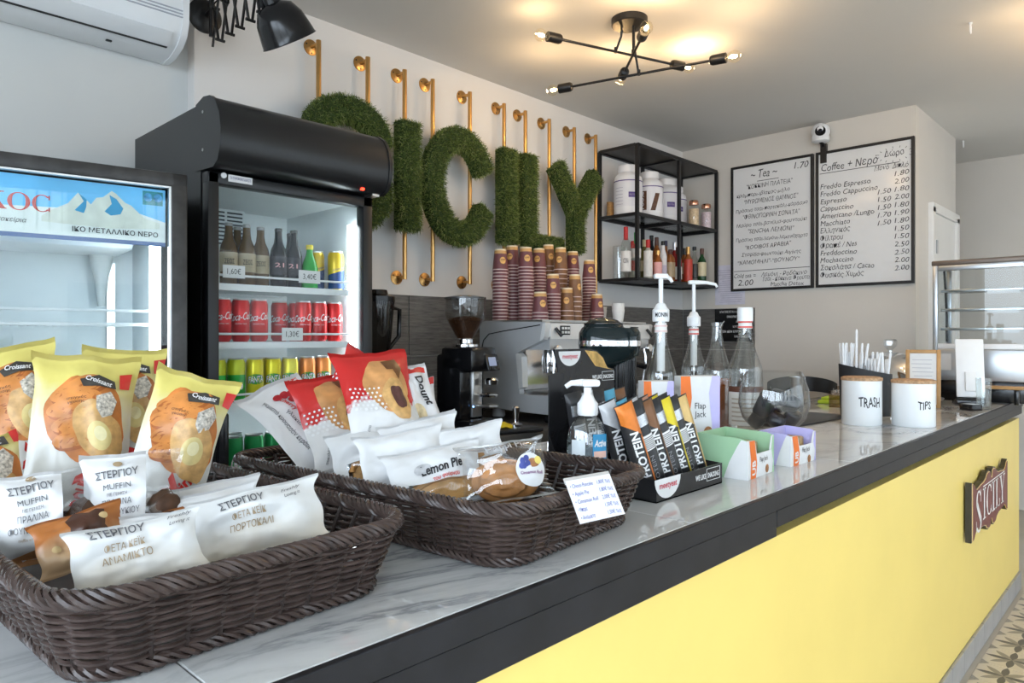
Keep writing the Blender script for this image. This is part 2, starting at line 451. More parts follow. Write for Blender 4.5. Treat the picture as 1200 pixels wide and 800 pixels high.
# serif letter strokes for the plaque and the water fridge
def serif_glyph(ch):
    """list of polygons in a 1-high box; returns (polys, advance)"""
    def st(x0, x1, y0=0, y1=1): return [(x0, y0), (x1, y0), (x1, y1), (x0, y1)]
    def sf(xc, w, y, h=0.05): return [(xc - w, y), (xc + w, y), (xc + w, y + h), (xc - w, y + h)]
    def arc(cx, cy, rx, ry, a0, a1, th, tn, n=14):
        P, Q = [], []
        for i in range(n + 1):
            a = radians(a0 + (a1 - a0) * i / n); t = tn + (th - tn) * abs(cos(a))
            P.append((cx + rx * cos(a), cy + ry * sin(a))); Q.append((cx + (rx - t) * cos(a), cy + (ry - tn * 1.0) * sin(a)))
        out = []
        for i in range(n): out.append([P[i], P[i + 1], Q[i + 1], Q[i]])
        return out
    if ch == 'I': return [st(.14, .28), sf(.21, .19, 0), sf(.21, .19, .95)], .46
    if ch == 'C': return arc(.40, .5, .38, .51, 45, 315, .15, .05) + [st(.64, .69, .72, .98), st(.64, .69, .03, .26)], .76
    if ch == 'L': return [st(.14, .28), sf(.21, .19, 0), sf(.21, .19, .95), st(.2, .62, 0, .05), st(.58, .63, 0, .25)], .66
    if ch == 'Y': return [[(.30, 0), (.44, 0), (.44, .46), (.30, .46)], [(.06, .98), (.22, .98), (.44, .46), (.30, .44)], [(.36, .46), (.41, .44), (.70, .98), (.63, .98)], sf(.37, .19, 0), sf(.13, .17, .95), sf(.66, .14, .95)], .80
    if ch == 'S': return arc(.30, .745, .26, .26, 30, 200, .13, .05) + arc(.32, .255, .28, .26, 20, -150, .13, .05) + [[(.05, .66), (.19, .74), (.60, .30), (.45, .22)]] + [st(.50, .54, .70, .99), st(.04, .08, .02, .3)], .66
    if ch == 'K': return [st(.12, .28), sf(.2, .18, 0), sf(.2, .18, .95), [(.26, .42), (.34, .50), (.66, .98), (.56, .98)], [(.36, .56), (.50, .60), (.82, 0), (.62, 0)], sf(.68, .16, 0), sf(.62, .13, .95)], .84
    if ch == 'O': return arc(.44, .5, .42, .52, 0, 360, .17, .05, 24), .90
    return [], .4
def serif2d(word, h, width=None):
    vv, ff = [], []; x = 0
    for ch in word:
        P, adv = serif_glyph(ch)
        for p in P:
            o = len(vv); vv += [(x + a, b) for a, b in p]; ff.append(tuple(range(o, o + len(p))))
        x += adv
    k = width / x if width else h
    return [((a - x / 2) * k, b * h) for a, b in vv], ff

# brown plaque on the yellow front (the plaque's x axis runs along +X, it faces -Y)
pl = thing('name_plaque', 'brown wooden scroll plaque reading SICILY on the yellow counter front', 'sign', M=mtx((3.84, 0.672, 0.665), (1, 0, 0), (0, 0, 1)))
half = [(0.0, 0.098), (0.018, 0.100), (0.030, 0.128), (0.060, 0.134), (0.095, 0.128), (0.12, 0.112), (0.17, 0.100), (0.23, 0.098), (0.28, 0.092), (0.32, 0.088), (0.355, 0.100), (0.385, 0.122), (0.40, 0.126), (0.402, 0.126)]
ptop = [(-x, y) for x, y in reversed(half)] + half[1:]
poly = ptop + [(x, -y) for x, y in reversed(ptop)]
MB().prism(poly, 0.004, 0.026).obj('board', mat('dark_plaque_edge', (0.035, 0.03, 0.02), 0.5, var=0.1), pl, smooth=False)
MB().prism([(x * 0.975, y * 0.955) for x, y in poly], 0.026, 0.029).obj('gold_border', mat('gold_line', (0.75, 0.55, 0.28), 0.4, var=0.05), pl, smooth=False)
MB().prism([(x * 0.962, y * 0.925) for x, y in poly], 0.029, 0.031).obj('face', mat('plaque_brown', (0.19, 0.055, 0.045), 0.45, var=0.08), pl, smooth=False)
mb = MB()
place2d(mb, serif2d('S', 0.178, 0.125), flat_fn(-0.285, -0.100, 0.0325))
place2d(mb, serif2d('ICILY', 0.136, 0.52), flat_fn(0.05, -0.064, 0.0325))
mb.add([(-0.2, 0.078, 0.0325), (0.30, 0.078, 0.0325), (0.30, 0.083, 0.0325), (-0.2, 0.083, 0.0325)], [(0, 1, 2, 3)])
mb.obj('lettering', mat('white_letter', (0.85, 0.82, 0.80), 0.5, var=0.02), pl, smooth=False)

# building across the street: what the fridge glass mirrors through the shopfront
bl = thing('street_building', 'pale apartment building across the street, seen only as a reflection in the water fridge', 'building', (0, -12.0, 0))
bm_ = mat('render_white', (0.72, 0.72, 0.70), 0.8, var=0.06, vscale=0.6)
MB().box((3, 0, 4.4), (26, 0.4, 8.8)).obj('facade', bm_, bl, smooth=False)
wg = mat('street_window', (0.10, 0.12, 0.14), 0.15, var=0.2, vscale=2); sg = mat('shutter_green', (0.10, 0.16, 0.12), 0.6, var=0.1)
wm = MB().box((0, 0, 0), (1.3, 0.1, 1.9)).mesh('street_window', wg, smooth=False)
bal = MB().box((0, 0, 0), (2.6, 0.9, 0.14)).mesh('balcony_slab', bm_, smooth=False)
for fl_ in range(3):
    for k in range(7):
        link('street_window', wm, bl, (-6.5 + 3.4 * k, 0.22, 1.5 + 2.9 * fl_))
        if fl_: 
            b_ = link('balcony_slab', bal, bl, (-6.5 + 3.4 * k, 0.6, 0.35 + 2.9 * fl_))
            mb = MB(); mb.box((0, 0.42, 0.95), (2.6, 0.04, 0.05))
            for q in range(14): mb.box((-1.27 + 0.195 * q, 0.42, 0.5), (0.03, 0.03, 0.9))
            mb.obj('balcony_railing', sg, b_, smooth=False)
# ------------------------------------------------------------------ drinks fridge with the curved canopy
M_fr = mat('fridge_black', (0.010, 0.0105, 0.012), 0.34, var=0.08, vscale=20)
M_liner = mat('fridge_liner', (0.74, 0.79, 0.80), 0.4, var=0.02)
M_led = mat('led_strip', (1, 1, 1), 0.5, emit=(0.85, 0.95, 1.0), estr=13.0)
M_door = glassmat('fridge_glass', (0.97, 0.985, 0.985), refl=0.22)
fx0, fx1 = 0.94, 1.56
f2 = thing('display_fridge', 'tall black glass-door drinks fridge with a curved black canopy', 'fridge')
mb = MB()
for x in (fx0 + 0.015, fx1 - 0.015): mb.box((x, 2.565, 1.07), (0.03, 0.59, 2.14))
mb.box((1.25, 2.845, 1.07), (0.58, 0.03, 2.14)); mb.box((1.25, 2.565, 2.125), (0.58, 0.59, 0.03)); mb.box((1.25, 2.565, 0.2), (0.58, 0.59, 0.4))
mb.obj('body', M_fr, f2, smooth=False)
mb = MB(); L0, L1, B, T0, T1 = 0.973, 1.527, 2.80, 0.42, 1.905
mb.add([(L0, 2.27, T0), (L0, B, T0), (L0, B, T1), (L0, 2.27, T1)], [(0, 1, 2, 3)])
mb.add([(L1, 2.27, T0), (L1, B, T0), (L1, B, T1), (L1, 2.27, T1)], [(3, 2, 1, 0)])
mb.add([(L0, B, T0), (L1, B, T0), (L1, B, T1), (L0, B, T1)], [(0, 1, 2, 3)])
mb.add([(L0, 2.27, T1), (L1, 2.27, T1), (L1, B, T1), (L0, B, T1)], [(3, 2, 1, 0)])
mb.add([(L0, 2.27, T0), (L1, 2.27, T0), (L1, B, T0), (L0, B, T0)], [(0, 1, 2, 3)])
mb.obj('liner', M_liner, f2, smooth=False)
prof = [(2.30, 1.932), (2.175, 1.928), (2.145, 1.945), (2.128, 1.985), (2.124, 2.035), (2.135, 2.085), (2.162, 2.125), (2.20, 2.148), (2.245, 2.154), (2.30, 2.14)]
YZ = Matrix(((0, 0, 1, 0), (1, 0, 0, 0), (0, 1, 0, 0), (0, 0, 0, 1)))     # polygon (y, z) extruded along x
MB().prism(prof, fx0 + 0.012, fx1 + 0.008, M=YZ).obj('canopy', M_fr, f2, ang=60)
for x in (fx0 - 0.002, fx1 + 0.008):
    e = MB().prism([(2.22 + (y - 2.22) * 1.04, 2.04 + (z - 2.04) * 1.03) for y, z in prof], x, x + 0.014, M=YZ).obj('canopy_end_cap', M_fr, f2, ang=60)
    for z in (1.99, 2.11): MB().cyl((x - 0.001, 2.25, z), (x + 0.015, 2.25, z), 0.005).obj('screw', M_steel, e)
dr = thing('door', None, None); dr.parent = f2; dr.name = 'door'
mb = MB()
mb.rbox((fx0 + 0.019, 2.24, 1.15), (0.036, 0.045, 1.54), 0.004); mb.rbox((fx1 - 0.021, 2.24, 1.15), (0.042, 0.045, 1.54), 0.004)
mb.rbox((1.25, 2.24, 1.902), (0.62, 0.045, 0.036), 0.004); mb.rbox((1.25, 2.24, 0.40), (0.62, 0.045, 0.06), 0.004)
mb.obj('door_frame', M_fr, dr)
MB().box((1.246, 2.235, 1.15), (0.545, 0.006, 1.48)).obj('door_glass', M_door, dr, smooth=False)
mb = MB(); mb.rbox((0.972, 2.185, 0.98), (0.034, 0.03, 0.36), 0.008); mb.box((0.972, 2.205, 1.13), (0.02, 0.03, 0.03)); mb.box((0.972, 2.205, 0.83), (0.02, 0.03, 0.03))
mb.obj('handle', M_blackg, dr)
MB().box((1.545, 2.2, 1.926), (0.03, 0.05, 0.012)).obj('hinge', M_steel, dr, smooth=False)
mb = MB(); mb.cyl((0.99, 2.2165, 1.912), (0.99, 2.213, 1.912), 0.009, 16); mb.box((1.045, 2.216, 1.907), (0.08, 0.003, 0.022)); mb.obj('sticker', M_paper, dr)
mb = MB(); place2d(mb, text2d('ΓΙΑ ΠΛΗΡΟΦΟΡΙΕΣ ΚΑΛΕΣΤΕ', 0.011, 0.07), lambda x, y: (1.045 + x, 2.2135, 1.904 + y)); mb.obj('sticker_print', mat('blue_ink', (0.02, 0.03, 0.18), 0.5, var=0.05), dr, smooth=False)
MB().box((1.475, 2.16, 1.934), (0.012, 0.01, 0.008)).obj('indicator_light', mat('red_led', (0.8, 0.02, 0.01), 0.4, emit=(1, 0.05, 0.02), estr=4), f2, smooth=False)
MB().box((1.512, 2.285, 1.12), (0.026, 0.02, 1.40)).obj('light_strip', M_led, f2, smooth=False)
g = MB().box((1.17, 2.772, 1.83), (0.30, 0.02, 0.15)).obj('vent_panel', M_liner, f2, smooth=False)
mg = mat('vent_dark', (0.04, 0.05, 0.06), 0.6, var=0.05)
sl = MB().box((0, 0, 0), (0.062, 0.004, 0.006)).mesh('vent_slot', mg, smooth=False)
for c in range(4):
    for r in range(9): link('vent_slot', sl, g, (1.06 + 0.073 * c, 2.761, 1.768 + 0.0155 * r))
SH = (1.575, 1.382, 1.18, 0.895)
M_rail = mat('shelf_white', (0.80, 0.83, 0.84), 0.35, var=0.02)
for z in SH:
    mb = MB()
    for y in (2.29, 2.79): mb.cyl((0.976, y, z - 0.006), (1.50, y, z - 0.006), 0.005, 6)
    for i in range(26): mb.cyl((0.98 + 0.0207 * i, 2.285, z - 0.003), (0.98 + 0.0207 * i, 2.795, z - 0.003), 0.0028, 5)
    mb.box((1.238, 2.281, z - 0.012), (0.524, 0.006, 0.022))
    s_ = mb.obj('shelf', M_rail, f2)
    MB().cyl((0.976, 2.278, z + 0.026), (1.50, 2.278, z + 0.026), 0.004, 6).obj('guard_rail', M_rail, s_)

# drinks ---------------------------------------------------------------
M_alu = mat('aluminium', (0.7, 0.7, 0.7), 0.3, 1.0, var=0.03)
def can_print(style, r, h):
    W = mat('can_white', (0.86, 0.86, 0.86), 0.35, var=0.02)
    out = []
    A = radians(-108)
    if style == 'cola':
        mb = MB(); place2d(mb, text2d('Coca-Cola', 0.036, 0.085, shear=0.35, bold=0.01), lambda x, y: cyl_fn(r + 0.0006, h * 0.5, A)(x * 1.0, y + x * 0.12)); out.append((mb, W))
        mb = MB(); place2d(mb, text2d('ORIGINAL TASTE', 0.006, 0.04), cyl_fn(r + 0.0006, h * 0.40, A)); out.append((mb, W))
    elif style == 'lemon':
        mb = MB(); mb.add(*blob2(0.030, 0.018, 16, cyl_fn(r + 0.0004, h * 0.50, A))); out.append((mb, mat('can_green_leaf', (0.05, 0.35, 0.03), 0.35, var=0.1)))
        mb = MB(); place2d(mb, text2d('FANTA', 0.034, 0.056, bold=0.03), lambda x, y: cyl_fn(r + 0.0010, h * 0.42, A)(x, y + x * 0.1)); out.append((mb, mat('can_navy', (0.02, 0.04, 0.22), 0.35, var=0.05)))
        mb = MB(); place2d(mb, text2d('FANTA', 0.030, 0.052, bold=0.012), lambda x, y: cyl_fn(r + 0.0014, h * 0.43, A)(x, y + x * 0.1)); out.append((mb, W))
    elif style == 'sprite':
        mb = MB(); place2d(mb, text2d('Sprite', 0.036, 0.056, shear=0.2, bold=0.03), lambda x, y: cyl_fn(r + 0.0008, h * 0.25, A)(x, y + x * 0.25)); out.append((mb, W))
    elif style == 'tonic':

        mb = MB()
        mb.grid(lambda a, b: cyl_fn(r + 0.0006, 0, A)(-0.05 + 0.1 * a, 0.004 + b * (0.05 + 0.03 * a)), 14, 1); out.append((mb, mat('can_blue', (0.02, 0.06, 0.20), 0.35, var=0.05)))
        mb = MB(); place2d(mb, text2d('Schweppes', 0.014, 0.055, shear=0.3), lambda x, y: cyl_fn(r + 0.0008, h * 0.52, A)(x, y + x * 0.3)); out.append((mb, mat('can_blue')))
    elif style == 'beer':
        mb = MB(); mb.add(*blob2(0.030, 0.040, 20, cyl_fn(r + 0.0005, h * 0.42, A + 0.6))); out.append((mb, W))
        mb = MB(); place2d(mb, text2d('A', 0.040, bold=0.02, shear=0.2), cyl_fn(r + 0.001, h * 0.44, A + 0.6)); out.append((mb, M_red))
        mb = MB(); place2d(mb, text2d('ΑΛΦΑ', 0.014, 0.035, bold=0.02), cyl_fn(r + 0.001, h * 0.32, A + 0.6)); out.append((mb, mat('can_navy', (0.02, 0.04, 0.22), 0.35, var=0.05)))
    return out
def blob2(rx, ry, n, fn):
    vv = [fn(0, 0)]; ff = []
    for k in (0.5, 1.0):
        for i in range(n): a = 2 * pi * i / n; vv.append(fn(rx * k * cos(a), ry * k * sin(a)))
    for i in range(n):
        j = (i + 1) % n
        ff.append((0, 1 + i, 1 + j)); ff.append((1 + i, 1 + n + i, 1 + n + j, 1 + j))
    return vv, ff
def make_can(name, style, col, r, h, top=None):
    o = thing(name, None, 'can')
    m = mat('can_' + style, col, 0.28, 0.35, var=0.04, vscale=60)
    mb = MB(); mb.lathe([(r * 0.78, 0.0), (r, 0.012), (r, h - 0.018), (r * 0.86, h - 0.005)], 22, capt=False)
    mb.obj('body', m, o)
    if top:
        t = MB().lathe([(r + 0.0004, h * 0.62), (r + 0.0004, h - 0.018), (r * 0.865, h - 0.0045)], 22, capb=False, capt=False).obj('coloured_band', mat('can_band_' + style, top, 0.3, 0.3, var=0.05), o)
    mb = MB(); mb.lathe([(r * 0.86, h - 0.006), (r * 0.89, h), (r * 0.83, h), (r * 0.80, h - 0.005)], 22, capb=False)
    mb.obj('lid', M_alu, o); MB().box((0.006, 0, h - 0.003), (0.018, 0.012, 0.0015)).obj('pull_tab', M_alu, o, smooth=False)
    for mb, m in can_print(style, r, h): mb.obj('print', m, o, smooth=False)
    return o
ORD = ['leftmost', 'second from left', 'third from left', 'fourth from left', 'fifth from left', 'sixth from left']
def row(proto, spots, label0, group, used):
    order = sorted(range(len(spots)), key=lambda k: spots[k][0] / spots[k][1])
    for i, (x, y, z) in enumerate(spots):
        label = label0 + ', ' + (ORD[order.index(i)] if order.index(i) < len(spots) - 1 or len(spots) < 2 else 'rightmost')
        if not used[0]: o = proto; used[0] = True; o.location = (x, y, z); o['label'] = label; o['group'] = group
        else: o = dup(proto, (x, y, z), random.uniform(-0.25, 0.25), label, group)
        o['label'] = label; o['group'] = group
g0 = 'cans in the display fridge'
c = make_can('soda_can', 'cola', (0.62, 0.02, 0.02), 0.030, 0.146); u = [False]
row(c, [(1.036, 2.33, SH[1]), (1.102, 2.335, SH[1]), (1.168, 2.335, SH[1])], 'red soda can of the separate trio on the second shelf', 'red cans, first trio', u)
row(c, [(1.335, 2.33, SH[1]), (1.400, 2.33, SH[1]), (1.465, 2.33, SH[1])], 'red soda can in the front row by the light strip', 'red cans by the light strip', u)
row(c, [(1.285, 2.41, SH[1]), (1.352, 2.41, SH[1]), (1.42, 2.41, SH[1])], 'red soda can standing behind the front red cans by the light', 'red cans in the second row', u)
c = make_can('soda_can', 'sprite', (0.03, 0.42, 0.06), 0.030, 0.146, top=(0.55, 0.62, 0.03)); u = [False]
row(c, [(1.020, 2.335, SH[2]), (1.086, 2.335, SH[2])], 'green and yellow lemon-lime can on the third fridge shelf', 'green and yellow cans', u)
c = make_can('soda_can', 'lemon', (0.72, 0.62, 0.02), 0.030, 0.146); u = [False]
row(c, [(1.153, 2.335, SH[2]), (1.219, 2.335, SH[2]), (1.285, 2.335, SH[2]), (1.20, 2.41, SH[2])], 'yellow lemon soda can on the third fridge shelf', 'yellow lemon cans', u)
c = make_can('soda_can', 'lemon', (0.72, 0.62, 0.02), 0.030, 0.146)
for ch in list(c.children):
    if ch.name.startswith('body'): ch.data.materials[0] = mat('can_orange', (0.82, 0.26, 0.05), 0.28, 0.35, var=0.04)
u = [False]
row(c, [(1.360, 2.345, SH[2]), (1.426, 2.345, SH[2]), (1.47, 2.42, SH[2])], 'orange soda can on the third fridge shelf', 'orange cans', u)
c = make_can('beer_can', 'beer', (0.01, 0.27, 0.07), 0.033, 0.168); u = [False]
row(c, [(1.075, 2.335, SH[3]), (1.150, 2.335, SH[3]), (1.11, 2.41, SH[3]), (1.225, 2.34, SH[3])], 'green beer can with white oval badge, lowest visible shelf', 'green beer cans', u)
c = make_can('tonic_can', 'tonic', (0.72, 0.50, 0.04), 0.030, 0.146); u = [False]
row(c, [(1.425, 2.39, SH[0]), (1.475, 2.335, SH[0])], 'yellow and blue tonic can on the top fridge shelf', 'tonic cans', u)

def make_bottle(name, glass, prof, cap, label_z=None, label_m=None, seg=20, text=None, text_m=None, A=-1.9):
    o = thing(name, None, 'bottle')
    MB().lathe(prof, seg).obj('glass_body', glass, o)
    (cr, cz0, cz1, cm) = cap
    MB().lathe([(cr, cz0), (cr, cz1 - 0.002), (cr * 0.85, cz1)], seg, capb=False).obj('cap', cm, o)
    if label_z:
        z0, z1, r = label_z[:3]
        MB().lathe([(r + 0.0006, z0), (r + 0.0006, z1)], seg, capb=False, capt=False).obj('paper_label', label_m, o)
        if text:
            mb = MB(); place2d(mb, text2d(text, (z1 - z0) * 0.35, r * 1.1, bold=0.01), cyl_fn(r + 0.0014, z0 + (z1 - z0) * 0.4, A)); mb.obj('label_print', text_m, o, smooth=False)
    return o
M_brown = mat('brown_glass', (0.10, 0.055, 0.02), 0.08, var=0.05)
M_dark = mat('dark_glass', (0.012, 0.014, 0.02), 0.08, var=0.05)
M_greeng = mat('green_glass', (0.03, 0.35, 0.06), 0.08, var=0.05)
bp = [(0.026, 0), (0.0295, 0.006), (0.0295, 0.115), (0.026, 0.135), (0.016, 0.158), (0.013, 0.18), (0.0125, 0.205)]
b1 = make_bottle('beer_bottle', M_brown, bp, (0.0135, 0.200, 0.212, mat('cap_grey', (0.3, 0.3, 0.3), 0.4, 0.5, var=0.05)), (0.045, 0.11, 0.0295), mat('label_cream', (0.45, 0.38, 0.26), 0.6, var=0.15), text='ΖΕΟΣ', text_m=M_ink)
u = [False]
row(b1, [(1.072, 2.36, SH[0]), (1.133, 2.355, SH[0]), (1.194, 2.375, SH[0]), (1.135, 2.43, SH[0])], 'brown beer bottle with cream label, top fridge shelf', 'brown beer bottles', u)
b2 = make_bottle('beer_bottle', M_dark, bp, (0.0135, 0.200, 0.212, M_blackg), (0.045, 0.11, 0.0295), mat('label_dark', (0.02, 0.02, 0.03), 0.5, var=0.1), text='21', text_m=mat('label_pink', (0.75, 0.4, 0.4), 0.5, var=0.05))
u = [False]
row(b2, [(1.254, 2.36, SH[0]), (1.314, 2.36, SH[0]), (1.345, 2.44, SH[0])], 'black beer bottle with pale numerals, top fridge shelf', 'black beer bottles', u)
b3 = make_bottle('water_bottle', M_greeng, [(0.026, 0), (0.030, 0.006), (0.030, 0.075), (0.024, 0.10), (0.014, 0.125), (0.0115, 0.14), (0.0115, 0.15)], (0.0135, 0.146, 0.164, mat('cap_yellow', (0.75, 0.6, 0.05), 0.4, var=0.05)))
b3.location = (1.376, 2.355, SH[0]); tag(b3, 'small green bottle with a yellow cap on the top fridge shelf')

# price cards
def price(label, s, x, z, w=0.075, h=0.042, tilt=0.0):
    o = thing('price_tag', label, 'price tag', (x, 2.268, z))
    MB().box((0, 0, h / 2), (w, 0.0015, h)).obj('card', M_paper, o, smooth=False)
    mb = MB(); place2d(mb, text2d(s, h * 0.62, w * 0.62), lambda a, b: (a, -0.0015, h * 0.3 + b)); mb.obj('lettering', M_ink, o, smooth=False)
price('white price card reading 1,60€ under the brown beer bottles', '1,60€', 1.048, 1.592)
price('white price card reading 3,40€ below the green bottle', '3,40€', 1.325, 1.590, 0.085, 0.045)
price('white price card reading 1,30€ below the red cans', '1,30€', 1.258, 1.385, 0.08, 0.045)

# ------------------------------------------------------------------ water fridge on the far left
f1 = thing('water_fridge', 'black-framed glass-door water fridge with a blue mountain header', 'fridge', (0.850, 2.147, 0), radians(-8.9))
mb = MB()
for x in (-0.605, -0.045): mb.box((x, 0.30, 0.94), (0.03, 0.50, 1.86))
mb.box((-0.325, 0.54, 0.94), (0.54, 0.03, 1.86)); mb.box((-0.325, 0.30, 1.855), (0.54, 0.5, 0.03)); mb.box((-0.325, 0.30, 0.2), (0.54, 0.5, 0.4))
mb.obj('body', M_fr, f1, smooth=False)
M_worn = mat('worn_black_frame', (0.035, 0.033, 0.032), 0.35, var=0.6, vscale=16, bump=0.3, bscale=40)
dr = thing('door', None, None); dr.parent = f1
mb = MB()
for x in (-0.598, -0.022): mb.rbox((x, 0.022, 1.13), (0.044, 0.05, 1.50), 0.005)
mb.rbox((-0.31, 0.022, 1.860), (0.62, 0.05, 0.040), 0.005); mb.rbox((-0.31, 0.022, 0.40), (0.62, 0.05, 0.05), 0.005)
mb.obj('door_frame', M_worn, dr)
mb = MB()
for x in (-0.573, -0.047): mb.box((x, 0.012, 1.13), (0.006, 0.02, 1.43))
mb.box((-0.31, 0.012, 1.838), (0.53, 0.02, 0.006)); mb.obj('gasket_trim', M_alu, dr, smooth=False)
MB().box((-0.31, 0.012, 1.13), (0.53, 0.006, 1.42)).obj('door_glass', glassmat('water_fridge_glass', (0.95, 0.97, 0.97), refl=0.6), dr, smooth=False)
mb = MB(); l, r_, b_, t0, t1 = -0.588, -0.062, 0.52, 0.42, 1.835
mb.add([(l, 0.05, t0), (l, b_, t0), (l, b_, t1), (l, 0.05, t1)], [(0, 1, 2, 3)]); mb.add([(r_, 0.05, t0), (r_, b_, t0), (r_, b_, t1), (r_, 0.05, t1)], [(3, 2, 1, 0)])
mb.add([(l, b_, t0), (r_, b_, t0), (r_, b_, t1), (l, b_, t1)], [(0, 1, 2, 3)]); mb.add([(l, 0.05, t1), (r_, 0.05, t1), (r_, b_, t1), (l, b_, t1)], [(3, 2, 1, 0)])
mb.obj('liner', M_liner, f1, smooth=False)
MB().box((-0.077, 0.075, 1.1), (0.02, 0.02, 1.30)).obj('light_strip', M_led, f1, smooth=False)
MB().rbox((-0.32, 0.37, 1.73), (0.44, 0.26, 0.12), 0.02).obj('cooler_housing', M_white, f1)
mb = MB(); mb.lathe([(0.012, 0), (0.022, 0.10), (0.032, 0.14), (0.036, 0.17)], 16, (-0.165, 0.46, 1.50)); mb.obj('fan_duct', mat('duct_grey', (0.55, 0.57, 0.56), 0.5, var=0.05), f1)
mb = MB(); mb.box((-0.13, 0.512, 1.1), (0.025, 0.012, 1.1)); mb.obj('shelf_track', M_alu, f1, smooth=False)
for z in (1.435, 1.18):
    mb = MB(); mb.cyl((-0.575, 0.09, z), (-0.09, 0.09, z), 0.005, 6); mb.cyl((-0.575, 0.085, z + 0.04), (-0.09, 0.085, z + 0.04), 0.004, 6)
    for i in range(22): mb.cyl((-0.57 + 0.0226 * i, 0.09, z), (-0.57 + 0.0226 * i, 0.51, z), 0.0026, 5)
    mb.obj('shelf', M_rail, f1)
# printed header: sky with an added glow against the glass haze, mountains, lettering
hd = MB().box((-0.31, 0.030, 1.748), (0.51, 0.006, 0.165)).obj('header_panel', mat('header_sky_glow', (0.10, 0.40, 0.72), 0.4, var=0.25, vscale=6, emit=(0.2, 0.55, 0.85), estr=0.3), f1, smooth=False)
def hp(name, poly, m, y): MB().add([(x, y, z) for x, z in poly], [tuple(range(len(poly)))]).obj(name, m, hd, smooth=False)
hp('printed_snowfield', [(-0.565, 1.668), (-0.055, 1.668), (-0.055, 1.735), (-0.14, 1.760), (-0.30, 1.752), (-0.565, 1.740)], mat('print_snow', (0.82, 0.88, 0.86), 0.4, var=0.05), 0.0262)
hp('printed_mountain', [(-0.36, 1.725), (-0.335, 1.745), (-0.30, 1.765), (-0.276, 1.797), (-0.268, 1.792), (-0.245, 1.768), (-0.232, 1.788), (-0.215, 1.792), (-0.194, 1.812), (-0.184, 1.806), (-0.16, 1.782), (-0.145, 1.776), (-0.11, 1.742), (-0.07, 1.732), (-0.07, 1.715), (-0.2, 1.705), (-0.36, 1.71)], mat('print_mountain', (0.74, 0.78, 0.70), 0.4, var=0.12, vscale=30), 0.0258)
hp('printed_shadow', [(-0.200, 1.800), (-0.194, 1.775), (-0.212, 1.752), (-0.196, 1.742), (-0.172, 1.748), (-0.165, 1.765), (-0.182, 1.790)], mat('print_blue', (0.04, 0.34, 0.62), 0.4, var=0.1), 0.0254)
hp('printed_shadow', [(-0.275, 1.797), (-0.262, 1.775), (-0.284, 1.748), (-0.262, 1.742), (-0.256, 1.760), (-0.255, 1.780)], MATS['print_blue'], 0.0254)
hp('blue_band', [(-0.565, 1.664), (-0.055, 1.664), (-0.055, 1.676), (-0.565, 1.676)], mat('print_navy', (0.05, 0.12, 0.32), 0.4, var=0.05), 0.0252)
hp('green_emblem', [(-0.115, 1.783), (-0.062, 1.783), (-0.062, 1.823), (-0.115, 1.823)], mat('print_teal', (0.05, 0.30, 0.36), 0.4, var=0.2, vscale=80), 0.0256)
mb = MB()
for x in (-0.101, -0.075): mb.add(*blob2(0.0115, 0.0125, 16, lambda a, b, x=x: (x + a, 0.0250, 1.805 + b)))
mb.obj('globe_emblem', mat('print_globe', (0.10, 0.38, 0.70), 0.4, var=0.5, vscale=90), hd, smooth=False)
mb = MB(); place2d(mb, text2d('ΙΚΟ ΜΕΤΑΛΛΙΚΟ ΝΕΡΟ', 0.019, 0.215, bold=0.012), lambda x, y: (-0.182 + x, 0.0250, 1.690 + y))
place2d(mb, text2d('νακείρια', 0.017, 0.065, shear=0.3), lambda x, y: (-0.425 + x, 0.0250, 1.703 + y)); mb.obj('black_lettering', M_ink, hd, smooth=False)
mb = MB(); place2d(mb, serif2d('KOC', 0.046, 0.15), lambda x, y: (-0.412 + x, 0.0248, 1.735 + y)); mb.obj('red_lettering', mat('print_red', (0.62, 0.06, 0.05), 0.4, var=0.05), hd, smooth=False)
# small goods on its shelves
def pack(label, lx, ly, z, col, txt):
    o = thing('drink_carton', label, 'carton'); o.matrix_basis = f1.matrix_basis @ Matrix.Translation((lx, ly, z))
    MB().rbox((0, 0, 0.06), (0.055, 0.05, 0.12), 0.004).obj('carton_body', M_paper, o)
    MB().box((0, -0.0255, 0.075), (0.05, 0.001, 0.035)).obj('printed_band', mat('pack_' + txt, col, 0.4, var=0.2, vscale=60), o, smooth=False)
    mb = MB(); place2d(mb, text2d(txt, 0.03, 0.04, bold=0.02), lambda a, b: (a, -0.0265, 0.025 + b)); mb.obj('lettering', mat('pack_blue', (0.05, 0.1, 0.4), 0.4, var=0.05), o, smooth=False)
pack('white carton with a red band in the water fridge, behind the croissant bags', -0.125, 0.13, 1.184, (0.7, 0.15, 0.08), 'ICE')
pack('white carton with a teal band in the water fridge, behind the croissant bags', -0.195, 0.13, 1.184, (0.05, 0.3, 0.5), 'EAU')

# ------------------------------------------------------------------ air conditioner
ac = thing('air_conditioner', 'white split air conditioner high on the wall above the water fridge', 'air conditioner', (0, 0, 0))
M_ac = mat('ac_white', (0.80, 0.82, 0.84), 0.35, var=0.01)
prof = [(2.965, 2.49), (2.93, 2.483), (2.86, 2.487), (2.79, 2.51), (2.75, 2.545), (2.735, 2.59), (2.732, 2.68), (2.74, 2.75), (2.80, 2.78), (2.965, 2.78)]
MB().prism(prof, 0.12, 1.065, M=YZ).obj('casing', M_ac, ac, ang=50)
MB().prism([(2.965 - (2.965 - y) * 1.02, 2.63 + (z - 2.63) * 1.02) for y, z in prof], 1.065, 1.088, M=YZ).obj('end_cap', M_ac, ac, ang=50)
MB().prism([(2.800, 2.5045), (2.790, 2.508), (2.750, 2.543), (2.747, 2.540), (2.786, 2.503), (2.797, 2.4995)], 0.16, 1.035, M=YZ).obj('air_flap', M_ac, ac, ang=50)
